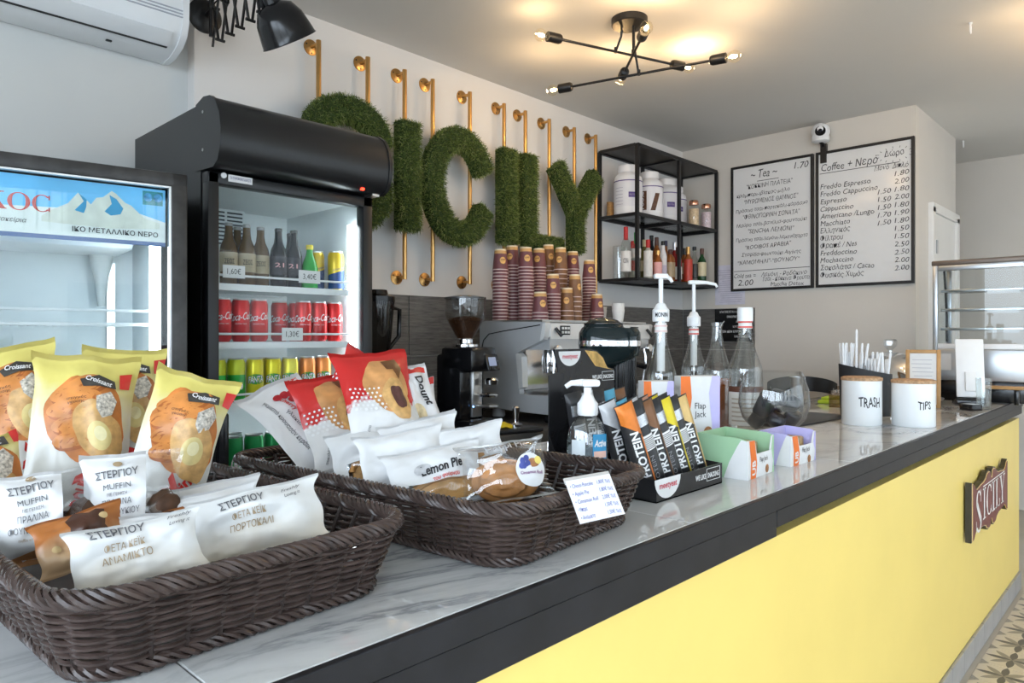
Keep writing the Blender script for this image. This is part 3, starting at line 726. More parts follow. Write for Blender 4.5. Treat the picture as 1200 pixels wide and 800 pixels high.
MB().prism([(2.812, 2.5035), (2.800, 2.5065), (2.799, 2.5005), (2.811, 2.4975)], 0.16, 1.035, M=YZ).obj('outlet_gap', M_ink, ac, smooth=False)
for z in (2.60, 2.612, 2.624): MB().box((0.6, 2.736, z), (0.93, 0.012, 0.004)).obj('grille_line', mat('ac_grey', (0.42, 0.44, 0.5), 0.4, var=0.05), ac, smooth=False)
MB().rbox((0.85, 2.86, 2.485), (0.02, 0.012, 0.006), 0.002).obj('sensor', M_blackg, ac)

# ------------------------------------------------------------------ black scissor-arm wall lamp
sl_ = thing('scissor_wall_lamp', 'black scissor-arm wall lamp with a bell shade beside the air conditioner', 'lamp', (1.215, 2.90, 2.705))
MB().lathe([(0.068, 0.0), (0.068, 0.012), (0.055, 0.022), (0.02, 0.026)], 28, M=Matrix.Rotation(pi / 2, 4, 'X')).obj('wall_plate', M_black, sl_)
mb = MB(); mb.cyl((0, -0.02, 0), (0, -0.07, 0), 0.010); mb.cyl((0, -0.065, -0.10), (0, -0.065, 0.10), 0.008); mb.obj('bracket', M_black, sl_)
n = 5; dy = 0.085; hh = 0.14
bar = 0
for i in range(n):
    y0, y1 = -0.065 - dy * i, -0.065 - dy * (i + 1)
    for s_ in (-1, 1):
        MB().box((0, 0, 0), (0.006, sqrt(dy * dy + 4 * hh * hh), 0.011)).obj('scissor_bar', M_black, sl_, M=Matrix.Translation((0.007 * s_, (y0 + y1) / 2, 0)) @ Matrix.Rotation(atan2(2 * hh, -dy) * 1 if s_ > 0 else atan2(-2 * hh, -dy), 4, 'X'))
    for z in (-hh, hh): MB().cyl((-0.018, y1, z), (0.018, y1, z), 0.006, 8).obj('pivot_pin', M_black, sl_)
    MB().cyl((-0.016, (y0 + y1) / 2, 0), (0.016, (y0 + y1) / 2, 0), 0.006, 8).obj('pivot_pin', M_black, sl_)
ye = -0.065 - dy * n
mb = MB(); mb.cyl((0, ye, -0.12), (0, ye, 0.11), 0.008); mb.cyl((0, ye, -0.03), (0.02, ye - 0.02, -0.09), 0.012); mb.obj('end_post', M_black, sl_)
dirv = Vector((0.57, 0.13, -0.78)).normalized()
Msh = Vector((0, 0, 1)).rotation_difference(dirv).to_matrix().to_4x4(); Msh.translation = Vector((0.015, ye - 0.02, -0.075))
MB().lathe([(0.022, -0.03), (0.028, 0.0), (0.034, 0.03), (0.066, 0.045), (0.088, 0.085), (0.098, 0.135), (0.102, 0.160), (0.105, 0.165), (0.101, 0.165), (0.095, 0.135), (0.084, 0.085), (0.06, 0.05)], 36, M=Msh, capt=False).obj('shade', M_blackg, sl_)
mb = MB(); P = []
for i in range(40):
    t = i / 39; P.append((0.012 + 0.012 * sin(9 * t), -0.03 - (dy * n + 0.03) * t, 0.03 * sin(14 * t) + 0.02))
mb.tube(P, 0.003, 6); mb.obj('cord', M_blackg, sl_)
# ------------------------------------------------------------------ grass letters S I C I L Y
M_turf = [mat('turf_green_a', (0.12, 0.165, 0.03), 0.6, var=0.3, vscale=40), mat('turf_green_b', (0.18, 0.23, 0.055), 0.6, var=0.3, vscale=40),
          mat('turf_green_c', (0.07, 0.105, 0.02), 0.6, var=0.3, vscale=40), mat('turf_straw', (0.27, 0.28, 0.11), 0.6, var=0.2, vscale=40)]
M_turfbase = mat('turf_base', (0.02, 0.04, 0.006), 0.9, var=0.3, vscale=60)
def grass_letter(label, loc, strokes, n):
    """strokes: list of 2-D polylines; a rounded slab 0.125 wide and 0.08 deep is swept along each"""
    o = thing('grass_letter', label, 'letter', M=mtx(loc, (1, 0, 0), (0, 0, 1)), group='grass letters on the wall')
    hw, dp = 0.056, 0.07
    samples = []; tot = 0
    for path in strokes:
        P = [Vector((x, y)) for x, y in path]; N = len(P)
        T = [((P[min(i + 1, N - 1)] - P[max(i - 1, 0)]).normalized()) for i in range(N)]
        sec = [(-hw, 0), (-hw, dp - 0.015), (-hw + 0.004, dp - 0.004), (-hw + 0.015, dp), (hw - 0.015, dp), (hw - 0.004, dp - 0.004), (hw, dp - 0.015), (hw, 0)]
        vs_, fs = [], []; k = len(sec)
        for p, t in zip(P, T):
            q = Vector((-t.y, t.x))
            for a, z in sec: w = p + q * a; vs_.append((w.x, w.y, z))
        for i in range(N - 1):
            for j in range(k): fs.append((i * k + j, (i + 1) * k + j, (i + 1) * k + (j + 1) % k, i * k + (j + 1) % k))
        fs.append(tuple(range(k))); fs.append(tuple((N - 1) * k + j for j in reversed(range(k))))
        MB().add(vs_, fs).obj('letter_core', M_turfbase, o)
        ln = sum((P[i + 1] - P[i]).length for i in range(N - 1)); tot += ln
        samples.append((P, T, ln))
    mb = MB()
    for P, T, ln in samples:
        cum = [0]
        for i in range(len(P) - 1): cum.append(cum[-1] + (P[i + 1] - P[i]).length)
        for _ in range(int(n * ln / tot)):
            s_ = random.random() * (ln + 0.05) - 0.025
            cap = s_ < 0 or s_ > ln
            sc = min(max(s_, 0), ln - 1e-6); i = 0
            while cum[i + 1] < sc: i += 1
            f = (sc - cum[i]) / (cum[i + 1] - cum[i]); p = P[i].lerp(P[i + 1], f); t = T[i].lerp(T[i + 1], f).normalized(); q = Vector((-t.y, t.x))
            if cap:
                a = random.uniform(-hw, hw); z = random.uniform(0.004, dp); w = p + q * a; d = t if s_ > ln else -t
                nr = Vector((d.x, d.y, 0.1))
            else:
                r = random.random() * (2 * hw + 1.7 * dp)
                if r < 2 * hw:
                    a = r - hw; w = p + q * a; z = dp; nr = Vector((q.x * a / hw * 0.7, q.y * a / hw * 0.7, 1))
                else:
                    sg = -1 if random.random() < 0.5 else 1; w = p + q * hw * sg; z = random.uniform(0.004, dp); nr = Vector((q.x * sg, q.y * sg, 0.25))
            nr = (nr.normalized() + Vector((random.gauss(0, .38), random.gauss(-0.06, .38), random.gauss(0, .3)))).normalized()
            L = random.uniform(0.012, 0.026); b0 = Vector((w.x, w.y, z)) - nr * 0.002
            sd = nr.cross(Vector((random.random() - .5, random.random() - .5, random.random() - .5))).normalized() * 0.0016
            mid = b0 + nr * L * 0.55; tip = b0 + nr * L + Vector((random.gauss(0, .004), random.gauss(-.004, .004), random.gauss(0, .003)))
            mb.mi = random.choices((0, 1, 2, 3), (5, 4, 4, 1))[0]
            mb.add([b0 - sd, b0 + sd, mid + sd * 0.8, mid - sd * 0.8, tip], [(0, 1, 2, 3), (3, 2, 4)])
    g = mb.obj('grass_blades', M_turf, o, smooth=False); g['kind'] = 'stuff'
    return o
def arcp(cx, cy, rx, ry, a0, a1, n=16): return [(cx + rx * cos(radians(a0 + (a1 - a0) * i / n)), cy + ry * sin(radians(a0 + (a1 - a0) * i / n))) for i in range(n + 1)]
LY = 2.80; LZ = 2.185
grass_letter('green artificial-grass letter S half hidden behind the fridge canopy', (1.812, LY, LZ), [arcp(0, 0.122, 0.172, 0.125, -5, 235) + [(-0.06, 0.015), (0.06, -0.015)] + arcp(0, -0.122, 0.172, 0.125, 55, -185)], 9000)
grass_letter('green artificial-grass letter I directly after the S', (2.15, LY, LZ), [[(0, -0.262), (0, -0.1), (0, 0.1), (0, 0.262)]], 4500)
grass_letter('green artificial-grass letter C in the middle of the word', (2.49, LY, LZ), [[(0.178, 0.10)] + arcp(0, 0, 0.185, 0.25, 38, 322, 24) + [(0.178, -0.10)]], 8000)
grass_letter('green artificial-grass letter I between C and L', (2.85, LY, LZ), [[(0, -0.262), (0, -0.1), (0, 0.1), (0, 0.262)]], 4500)
grass_letter('green artificial-grass letter L with its foot under the Y', (3.02, LY, LZ), [[(0, 0.262), (0, 0), (0, -0.25)], [(0.05, -0.25), (0.2, -0.25), (0.30, -0.25)]], 5500)
grass_letter('green artificial-grass letter Y at the end of the word', (3.47, LY, LZ), [[(-0.20, 0.25), (-0.10, 0.12), (0, -0.02)], [(0.20, 0.25), (0.10, 0.12), (0, -0.02)], [(0, -0.02), (0, -0.15), (0, -0.262)]], 6000)

# brass rails the letters hang on
rail = thing('brass_rail', None, 'rail')
mb = MB(); mb.tube([(0, 0, -0.525), (0, 0, -0.2), (0, 0, 0.2), (0, 0, 0.525)], 0.0115, 12); mb.obj('tube', M_brass, rail)
RX = Matrix.Rotation(pi / 2, 4, 'X')
for z in (-0.512, 0.512):
    fl = MB().lathe([(0.036, 0.0), (0.036, 0.004), (0.014, 0.006), (0.0085, 0.010)], 24, M=Matrix.Translation((0, 0.068, z)) @ RX).obj('flange', M_brass, rail)
    MB().cyl((0, 0.062, z), (0, 0.0, z), 0.0085, 10).obj('stub', M_brass, rail)
    hole = MB()
    for a in (0.6, 2.7, 4.8): MB().cyl((0.026 * cos(a), 0.0645, z + 0.026 * sin(a)), (0.026 * cos(a), 0.0625, z + 0.026 * sin(a)), 0.004, 8).obj('screw', M_ink, fl)
pos = (1.70, 1.965, 2.185, 2.367, 2.63, 2.897, 3.078, 3.295, 3.54, 3.767)
names = ('leftmost brass wall rail, above the S near the lamp', 'brass wall rail above the right shoulder of the S', 'brass wall rail behind the first grass I', 'brass wall rail between the first I and the C',
         'brass wall rail crossing the opening of the C', 'brass wall rail behind the second grass I', 'brass wall rail behind the upright of the L', 'brass wall rail rising from the foot of the L', 'brass wall rail above the fork of the Y', 'rightmost brass wall rail, next to the black shelf')
for i, (x, nm) in enumerate(zip(pos, names)):
    o = rail if i == 0 else dup(rail)
    o.location = (x, 2.832, 2.21); tag(o, nm, 'rail', 'brass rails of the grass sign')

# ------------------------------------------------------------------ ceiling lamp with crossed rods
cl = thing('ceiling_lamp', 'black ceiling lamp with three crossed rods and six bare bulbs', 'lamp', (2.735, 1.862, CEIL))
MB().lathe([(0.078, -0.032), (0.083, -0.028), (0.083, 0.0)], 36).obj('ceiling_plate', M_black, cl)
M_bulbglass = glassmat('bulb_glass', (1, 0.97, 0.9))
M_fil = mat('filament_glow', (1, 0.8, 0.5), 0.5, emit=(1.0, 0.72, 0.38), estr=60)
rods = [((2.474, 2.068, 2.755), (3.10, 1.849, 2.755)), ((2.77, 2.243, 2.655), (2.951, 1.558, 2.655)), ((2.618, 1.719, 2.705), (2.90, 2.003, 2.705))]
base = Vector((2.735, 1.862, CEIL))
for (a, b), pw in zip(rods, ((0.6, 3.0), (1.6, 1.6), (6.0, 2.0))):
    a, b = Vector(a) - base, Vector(b) - base
    d = (b - a).normalized()
    rod = MB().cyl(a, b, 0.0062, 10).obj('rod', M_black, cl)
    tt = max(0, min(1, (-a).dot(b - a) / (b - a).length_squared)); q = a + (b - a) * tt
    dst = Vector((q.x, q.y, 0)); 
    if dst.length > 0.06: dst = dst.normalized() * 0.06
    MB().tube([(dst.x, dst.y, -0.03), (dst.x * 0.9 + q.x * 0.1, dst.y * 0.9 + q.y * 0.1, q.z * 0.5), (q.x, q.y, q.z)], 0.0055, 8).obj('stem', M_black, cl)
    MB().cyl(q + Vector((0, 0, 0.02)), q - Vector((0, 0, 0.006)), 0.0085, 10).obj('stem_joint', M_black, cl)
    for e, dd, en in ((a, -d, pw[0]), (b, d, pw[1])):
        Mx = Vector((0, 0, 1)).rotation_difference(dd).to_matrix().to_4x4(); Mx.translation = e; Mx = Mx @ Matrix.Scale(1.25, 4)
        s_ = MB().lathe([(0.006, -0.012), (0.015, -0.008), (0.0185, 0.0), (0.0185, 0.048), (0.016, 0.05), (0.0, 0.045)], 20, M=Mx).obj('socket', M_black, cl)
        bl = MB().lathe([(0.010, 0.048), (0.014, 0.056), (0.0215, 0.070), (0.0225, 0.080), (0.018, 0.092), (0.009, 0.099), (0, 0.101)], 20, M=Mx, capb=False).obj('bulb', M_bulbglass, cl)
        MB().sphere((0, 0, 0.074), (0.007, 0.007, 0.014), 10, 8, M=Mx).obj('filament', M_fil, bl)
        pl_ = bpy.data.lights.new('bulb_light', 'POINT'); pl_.energy = en; pl_.color = (1.0, 0.66, 0.34); pl_.shadow_soft_size = 0.012
        po = link('bulb_light', pl_, cl); po.location = Mx @ Vector((0, 0, 0.112))
for ch in cl.children: ch.select_set(False)
cl2 = dup(cl, (4.15, 0.02, CEIL), 0.5, 'second black ceiling lamp with crossed rods, over the customer side')
# little hooks left in the ceiling
for (x, y, nm) in ((3.87, 0.73, 'tiny white hook in the ceiling to the right of the lamp'), (6.17, 1.21, 'tiny white wire loop in the ceiling by the corridor')):
    o = thing('ceiling_hook', nm, 'hook', (x, y, CEIL))
    MB().cyl((0, 0, 0), (0, 0, -0.008), 0.008, 10).obj('hook_base', M_white, o)
    mb = MB(); mb.tube([(0.012 * cos(t) , 0, -0.028 + 0.022 * sin(t)) for t in [pi / 2 + i * 2 * pi / 14 for i in range(14)]], 0.003, 6); mb.obj('hook_loop', M_white, o)

# ------------------------------------------------------------------ black wall shelf with jars and bottles
sh = thing('bottle_shelf', 'black metal open wall shelf holding tubs and liquor bottles', 'shelf')
sx0, sx1, sy0, sy1, sz0, sz1, szm = 3.885, 4.955, 2.575, 2.897, 1.775, 2.65, 2.2
q = 0.021
for x in (sx0, 4.41, sx1):
    for y in (sy0, sy1):
        MB().box((x, y - (q / 2 if y == sy1 else -q / 2) + 0.0, (sz0 + sz1) / 2), (q, q, sz1 - sz0)).obj('post', M_black, sh, smooth=False)
for z in (sz0, szm, sz1):
    for y in (sy0 + q / 2, sy1 - q / 2): MB().box(((sx0 + sx1) / 2, y, z), (sx1 - sx0, q, q)).obj('long_rail', M_black, sh, smooth=False)
    for x in (sx0, 4.41, sx1): MB().box((x, (sy0 + sy1) / 2, z), (q, sy1 - sy0 - 2 * q, q)).obj('cross_rail', M_black, sh, smooth=False)
M_shglass = glassmat('smoked_glass', (0.45, 0.47, 0.47))
MB().box((4.42, 2.736, sz1 + 0.004), (1.06, 0.29, 0.010)).obj('top_panel', M_black, sh, smooth=False)
MB().box((4.42, 2.736, szm + 0.007), (1.05, 0.29, 0.006)).obj('glass_panel', M_shglass, sh, smooth=False)
MB().box((4.42, 2.736, sz0 + 0.006), (1.05, 0.29, 0.008)).obj('bottom_panel', M_black, sh, smooth=False)

M_tub = mat('tub_white', (0.80, 0.79, 0.80), 0.3, var=0.01)
M_tubl = mat('tub_label', (0.74, 0.73, 0.76), 0.45, var=0.02); M_purple = mat('tub_purple', (0.10, 0.06, 0.24), 0.4, var=0.1)
M_choc = mat('tub_chocolate', (0.10, 0.04, 0.02), 0.4, var=0.3, vscale=60)
def tub(label, x, y, style, A=-2.55, s=1.0):
    o = thing('protein_tub', label, 'tub', (x, y, szm + 0.010), group='white protein tubs on the shelf')
    r = 0.085 * s
    MB().lathe([(r * 0.9, 0), (r, 0.012), (r, 0.215 * s), (r * 0.94, 0.235 * s), (r * 0.62, 0.262 * s), (r * 0.62, 0.27 * s)], 32).obj('tub_body', M_tub, o)
    MB().lathe([(r * 0.70, 0.258 * s), (r * 0.70, 0.298 * s), (r * 0.66, 0.302 * s)], 32, capb=False).obj('lid', M_tub, o)
    MB().lathe([(r + .0006, 0.05 * s), (r + .0006, 0.205 * s)], 32, capb=False, capt=False).obj('wrap_label', M_tubl, o)
    mb = MB(); mb.lathe([(r + .0012, 0.200 * s), (r + .0012, 0.206 * s)], 32, capb=False, capt=False); mb.obj('label_line', M_purple, o)
    mb = MB()
    if style == 'choc':
        mb.grid(lambda a, b: cyl_fn(r + .0012, 0, A - 0.45)(-0.02 + 0.04 * a, 0.06 + 0.13 * b), 6, 4); mb.grid(lambda a, b: cyl_fn(r + .0014, 0, A + 0.3)(-0.025 + 0.035 * a + 0.035 * b, 0.055 + 0.12 * b), 6, 4)
        mb.obj('label_picture', M_choc, o, smooth=False)
        mb = MB(); place2d(mb, text2d('100%', 0.03, 0.12, bold=0.02), lambda a, b: cyl_fn(r + .002, 0, A - 0.45)(-b, 0.125 + a)); mb.obj('label_print', M_tubl, o, smooth=False)
    else:
        mb.grid(lambda a, b: cyl_fn(r + .0012, 0, A + 0.35)(-0.03 + 0.06 * a, 0.115 + 0.036 * b), 8, 2); mb.obj('label_block', M_purple, o, smooth=False)
        mb = MB(); place2d(mb, text2d('PROTEIN', 0.018, 0.05, bold=0.01), cyl_fn(r + .002, 0.126, A + 0.35))
        for k in range(6): mb.grid(lambda a, b: cyl_fn(r + .002, 0, A - 0.65)(-0.03 + 0.06 * a, 0.07 + 0.022 * k + 0.0025 * b), 4, 1)
        mb.obj('label_print', M_tubl if False else mat('label_grey', (0.35, 0.33, 0.42), 0.5, var=0.05), o, smooth=False)
    return o
tub('big white protein tub nearest the grass Y, leftmost on the shelf', 4.00, 2.735, 'p', s=1.13)
tub('white protein tub with a chocolate-coloured label', 4.235, 2.715, 'choc', s=1.10)
tub('white protein tub with purple block, left of the middle post', 4.485, 2.735, 'p', s=1.08)
tub('white protein tub half behind the shelf middle post', 4.688, 2.785, 'p', s=1.02)
def spice(label, x, y, col):
    o = thing('storage_jar', label, 'jar', (x, y, szm + 0.010), group='copper-lidded jars')
    MB().lathe([(0.034, 0), (0.038, 0.006), (0.038, 0.135), (0.032, 0.150), (0.030, 0.158)], 24).obj('glass_body', M_glass, o)
    MB().lathe([(0.033, 0.004), (0.0365, 0.008), (0.0365, 0.125)], 24).obj('contents', mat('jar_' + label[:5], col, 0.7, var=0.25, vscale=70), o)
    MB().lathe([(0.034, 0.155), (0.035, 0.160), (0.035, 0.180), (0.030, 0.188), (0.0, 0.19)], 24).obj('copper_lid', mat('copper', (0.70, 0.36, 0.24), 0.25, 1.0, var=0.05), o)
spice('beige-filled glass jar with a copper lid on the shelf', 4.680, 2.622, (0.62, 0.45, 0.28))
spice('pink-filled glass jar with a copper lid, rightmost on the shelf', 4.872, 2.625, (0.66, 0.52, 0.55))
o = thing('wooden_block', 'small light wooden block between the shelf corner and first tub', 'ornament', (3.945, 2.84, szm + 0.010))
MB().rbox((0, 0, 0.055), (0.05, 0.03, 0.10), 0.004).obj('block', M_wood, o); MB().box((0, 0, 0.006), (0.06, 0.04, 0.012)).obj('foot', M_wood, o, smooth=False)

BZ = sz0 + 0.010
def liquor(label, px, y, h, r, glass, cap, lab=None, cap2=None, neck=0.012, capz=0.05, lz=(0.25, 0.5), txt=None, sh_=0.62, lean=0.0):
    t = (px - 600) / 827; c_, s__ = cos(radians(43.7)), sin(radians(43.7))
    x = y * (c_ + t * s__) / (s__ - t * c_)
    r *= 0.87
    prof = [(r * 0.92, 0), (r, 0.006), (r, h * sh_), (r * 0.85, h * (sh_ + 0.06)), (neck * 1.15, h * (sh_ + 0.17)), (neck, h * 0.97)]
    o = make_bottle('liquor_bottle', glass, prof, (neck * 1.22, h - capz, h, cap), (h * lz[0], h * lz[1], r) if lab else None, lab, 16, txt, M_ink, A=-2.6)
    o.location = (round(x, 3), y, BZ); o.rotation_euler = (0, lean, 0)
    return tag(o, label, 'bottle', 'liquor bottles on the shelf')
K = lambda n, c, rg=0.4, me=0.0: mat(n, c, rg, me, var=0.08, vscale=40)
G_cl = glassmat('bottle_clear', (0.86, 0.88, 0.86)); G_am = K('amber_liquor', (0.25, 0.08, 0.02), 0.08); G_dk = M_dark; G_gn = K('green_bottle', (0.015, 0.06, 0.02), 0.08); G_ol = K('olive_bottle', (0.12, 0.11, 0.03), 0.08); G_rd = K('red_liquor', (0.25, 0.02, 0.02), 0.08)
G_pale = K('pale_liquor', (0.38, 0.38, 0.33), 0.08); G_wh = K('white_bottle', (0.75, 0.74, 0.76), 0.2)
c_red, c_grn, c_blk, c_gold, c_sil, c_crm, c_brn = K('cap_red', (0.5, 0.02, 0.02)), K('cap_green', (0.02, 0.35, 0.05)), M_blackg, K('cap_gold', (0.6, 0.35, 0.12), 0.3, 0.8), K('cap_silver', (0.7, 0.7, 0.72), 0.3, 0.8), K('cap_cream', (0.6, 0.5, 0.3)), K('cap_brown', (0.09, 0.03, 0.02))
l_wh, l_red, l_crm, l_blk, l_org = K('lab_white', (0.75, 0.73, 0.7)), K('lab_red', (0.5, 0.05, 0.03)), K('lab_cream', (0.62, 0.55, 0.35)), K('lab_black', (0.03, 0.03, 0.03)), K('lab_orange', (0.6, 0.2, 0.05))
liquor('clear liquor bottle with a tall red cap, leftmost of the bottles', 733.5, 2.665, 0.335, 0.040, G_cl, c_red, l_wh, capz=0.085, lz=(0.12, 0.52), txt='VODKA')
liquor('small red-capped bottle tucked behind the green-capped one', 741.5, 2.775, 0.275, 0.036, G_pale, c_red, l_red)
liquor('clear bottle with a bright green cap and white label', 745.5, 2.69, 0.318, 0.037, G_cl, c_grn, l_wh, capz=0.075, lz=(0.45, 0.65))
liquor('olive bottle with a cream neck beside the shelf front post', 755.0, 2.78, 0.300, 0.036, G_ol, c_crm, l_crm)
liquor('red-capped bottle with a white label right of the front post', 759.5, 2.66, 0.275, 0.035, G_pale, c_red, l_wh, lz=(0.08, 0.72), capz=0.055)
liquor('tall black-necked bottle in the back row', 763.5, 2.80, 0.345, 0.037, G_dk, c_blk, l_blk, capz=0.04)
liquor('brown bottle with an orange neck in the middle of the shelf', 769.5, 2.745, 0.325, 0.037, G_am, c_brn, l_org, capz=0.06)
liquor('short pink-labelled bottle at the front of the shelf', 771.0, 2.625, 0.205, 0.033, G_am, c_gold, K('lab_pink', (0.7, 0.35, 0.33)), lz=(0.1, 0.6), capz=0.03)
liquor('slender white bottle with a dark cap', 777.0, 2.665, 0.285, 0.031, G_wh, c_blk, K('lab_lilac', (0.55, 0.5, 0.62)), lz=(0.1, 0.4), capz=0.03)
liquor('dark bottle with a blue-black cap behind the white one', 780.0, 2.80, 0.325, 0.037, G_am, K('cap_navy', (0.02, 0.02, 0.06)), l_org, capz=0.04)
liquor('squat brown bottle with a tan label', 785.5, 2.665, 0.235, 0.040, G_am, c_brn, K('lab_tan', (0.4, 0.3, 0.18)), lz=(0.15, 0.6), capz=0.035, sh_=0.68)
liquor('bottle with a silver cap and dark red body', 790.5, 2.755, 0.315, 0.036, G_rd, c_sil, l_red, capz=0.06)
liquor('dark red bottle with a white label by the middle post', 794.0, 2.665, 0.26, 0.036, G_rd, c_brn, l_wh, lz=(0.1, 0.45), capz=0.05)
liquor('dark amber bottle just right of the middle post', 801.8, 2.745, 0.28, 0.037, G_am, c_blk, l_crm, lz=(0.3, 0.6))
liquor('red-labelled bottle with a gold screw cap', 806.3, 2.66, 0.275, 0.037, G_am, c_gold, l_red, lz=(0.08, 0.66), capz=0.055)
liquor('clear bottle with a black cap and dark label', 813.7, 2.70, 0.295, 0.034, G_cl, c_blk, l_blk, lz=(0.2, 0.55), capz=0.03)
liquor('green whiskey bottle with a cream label, rightmost on the shelf', 822.5, 2.655, 0.280, 0.038, G_gn, c_brn, l_crm, lz=(0.25, 0.62), capz=0.045)
o = thing('glass_cylinder', 'tall empty clear glass cylinder at the left end of the bottle row', 'vase', (3.96, 2.78, BZ))
MB().lathe([(0.040, 0), (0.044, 0.004), (0.044, 0.225), (0.041, 0.225), (0.040, 0.008), (0, 0.008)], 28).obj('glass_wall', glassmat('cylinder_glass', (0.93, 0.94, 0.94), minr=0.03), o)

# ------------------------------------------------------------------ menu whiteboards
M_wb = mat('whiteboard', (0.74, 0.735, 0.73), 0.16, var=0.01)
def board(label, yl, yr):
    w = yl - yr; z0, z1 = 1.737, 2.667
    o = thing('menu_board', label, 'whiteboard', M=mtx((4.998, (yl + yr) / 2, z0), (0, -1, 0), (0, 0, 1)))
    h = z1 - z0
    MB().box((0, h / 2, 0.010), (w - 0.02, h - 0.02, 0.012)).obj('writing_surface', M_wb, o, smooth=False)
    for x in (-w / 2 + 0.009, w / 2 - 0.009): MB().rbox((x, h / 2, 0.013), (0.018, h, 0.024), 0.002, 1).obj('frame_bar', M_black, o, smooth=False)
    for y in (0.009, h - 0.009): MB().rbox((0, y, 0.013), (w - 0.036, 0.018, 0.024), 0.002, 1).obj('frame_bar', M_black, o, smooth=False)
    return o, w, h
M_pen = mat('marker_ink', (0.03, 0.03, 0.035), 0.4, var=0.1)
def hand(mb, s, size, x, y, width=None, align='L', shear=0.18, jit=0.02):
    vv, ff = text2d(s, size, width, align, 0.0, shear)
    rot = random.uniform(-jit, jit); ph = random.random() * 9
    fn = flat_fn(x, y, 0.0172, rot)
    mb.add([fn(a + 0.0012 * sin(b * 300 + ph), b + 0.0022 * sin(a * 70 + ph)) for a, b in vv], ff)
o, w, h = board('whiteboard listing teas in Greek handwriting, next to the black shelf', 2.478, 1.870)
mb = MB()
hand(mb, '~ Tea ~', 0.085, -0.05, h - 0.105, 0.20, 'C', 0.3); hand(mb, '1.70', 0.065, 0.17, h - 0.085, 0.10)
LN = [('"ΚΟΚΚΙΝΗ ΠΛΑΤΕΙΑ"', .055, -0.01, .185, .34), ('κράμπερι-ιβίσκος-μήλο', .046, -.06, .262, .40), ('"ΜΥΡΩΜΕΝΟΣ ΘΑΜΝΟΣ"', .055, 0, .335, .40), ('Πράσινο τσάι-πορτοκάλι-κάρδαμο', .046, 0, .425, .53), ('"ΦΘΙΝΟΠΩΡΙΝΗ ΣΟΝΑΤΑ"', .055, 0, .485, .42),
      ('Μαύρο τσάι-βανίλια-φουντούκι', .046, 0, .555, .52), ('"SENCHA ΛΕΜΟΝΙ"', .055, 0, .605, .34), ('Πράσινο τσάι-λεμόνι-λεμονόχορτο', .046, 0, .668, .53), ('"ROOIBOS ΑΡΑΒΙΑ"', .052, -.02, .715, .34), ('Σταφίδα-φουντούκι Αιγίνης', .046, 0, .765, .44), ('"ΧΑΜΟΜΗΛΙ"-"ΒΟΥΝΟΥ"', .05, -.02, .812, .46)]
mb2 = [mb]
for i, (s_, sz, x, y, wd) in enumerate(LN): hand(mb, s_, sz * 0.80, x, h - 0.178 - 0.0555 * i, wd, 'C')
for (x0, x1, y) in ((-0.28, 0.28, 0.148), (-0.10, 0.06, h - 0.13)): MB().box(((x0 + x1) / 2, y, 0.0172), (x1 - x0, 0.004, 0.0004)).obj('ruled_line', M_pen, o, smooth=False)
hand(mb, 'Cold tea =', .046, -.28, 0.098, .17); hand(mb, 'Λεμόνι - Ροδάκινο', .044, -.07, 0.10, .33); hand(mb, '2.00', .06, -.25, 0.04, .12); hand(mb, 'Τσάι - Κόκκινα Φρούτα', .042, -.06, 0.065, .34); hand(mb, 'Matcha Detox', .042, 0.0, 0.026, .24)
mb.obj('handwriting', M_pen, o, smooth=False)
o, w, h = board('whiteboard listing coffees and prices, on the wall edge', 1.852, 1.242)
mb = MB()
hand(mb, 'Coffee + Νερό', .07, -.27, h - .135, .36, jit=.0); hand(mb, 'Δώρο', .055, 0.13, h - .105, .115, shear=0); MB().box((-0.03, h - .15, .0172), (.50, .004, .0004)).obj('ruled_line', M_pen, o, smooth=False)
for i in range(15): MB().box((0.19 + 0.10 * cos(i * 2 * pi / 15), h - .095 + 0.045 * sin(i * 2 * pi / 15), .0172), (.012, .003, .0004), rz=i * 2 * pi / 15).obj('ray_mark', M_pen, o, smooth=False)
hand(mb, 'Μονό  Διπλό', .045, 0.07, h - .185, .20)
CO = [('Freddo Espresso', '', '1.80'), ('Freddo Cappuccino', '', '2.00'), ('Espresso', '1.50', '1.80'), ('Cappuccino', '1.50', '2.00'), ('Americano /Lungo', '1.50', '1.80'), ('Macchiato', '1.70', '1.90'), ('Ελληνικός', '1.50', '1.80'), ('Φίλτρου', '', '1.50'), ('Φραπέ / Nes', '', '1.50'), ('Freddoccino', '', '2.50'), ('Mochaccino', '', '2.50'), ('Σοκολάτα / Cacao', '', '2.00'), ('Φυσικός Χυμός', '', '2.00')]
for i, (a, b, c) in enumerate(CO):
    y = h - .258 - i * .0505
    hand(mb, a, .050, -.275, y, len(a) * .0215, jit=.01)
    if b: hand(mb, b, .046, .09, y + .018, .08)
    hand(mb, c, .046, .19, y + .022, .085)
mb.obj('handwriting', M_pen, o, smooth=False)

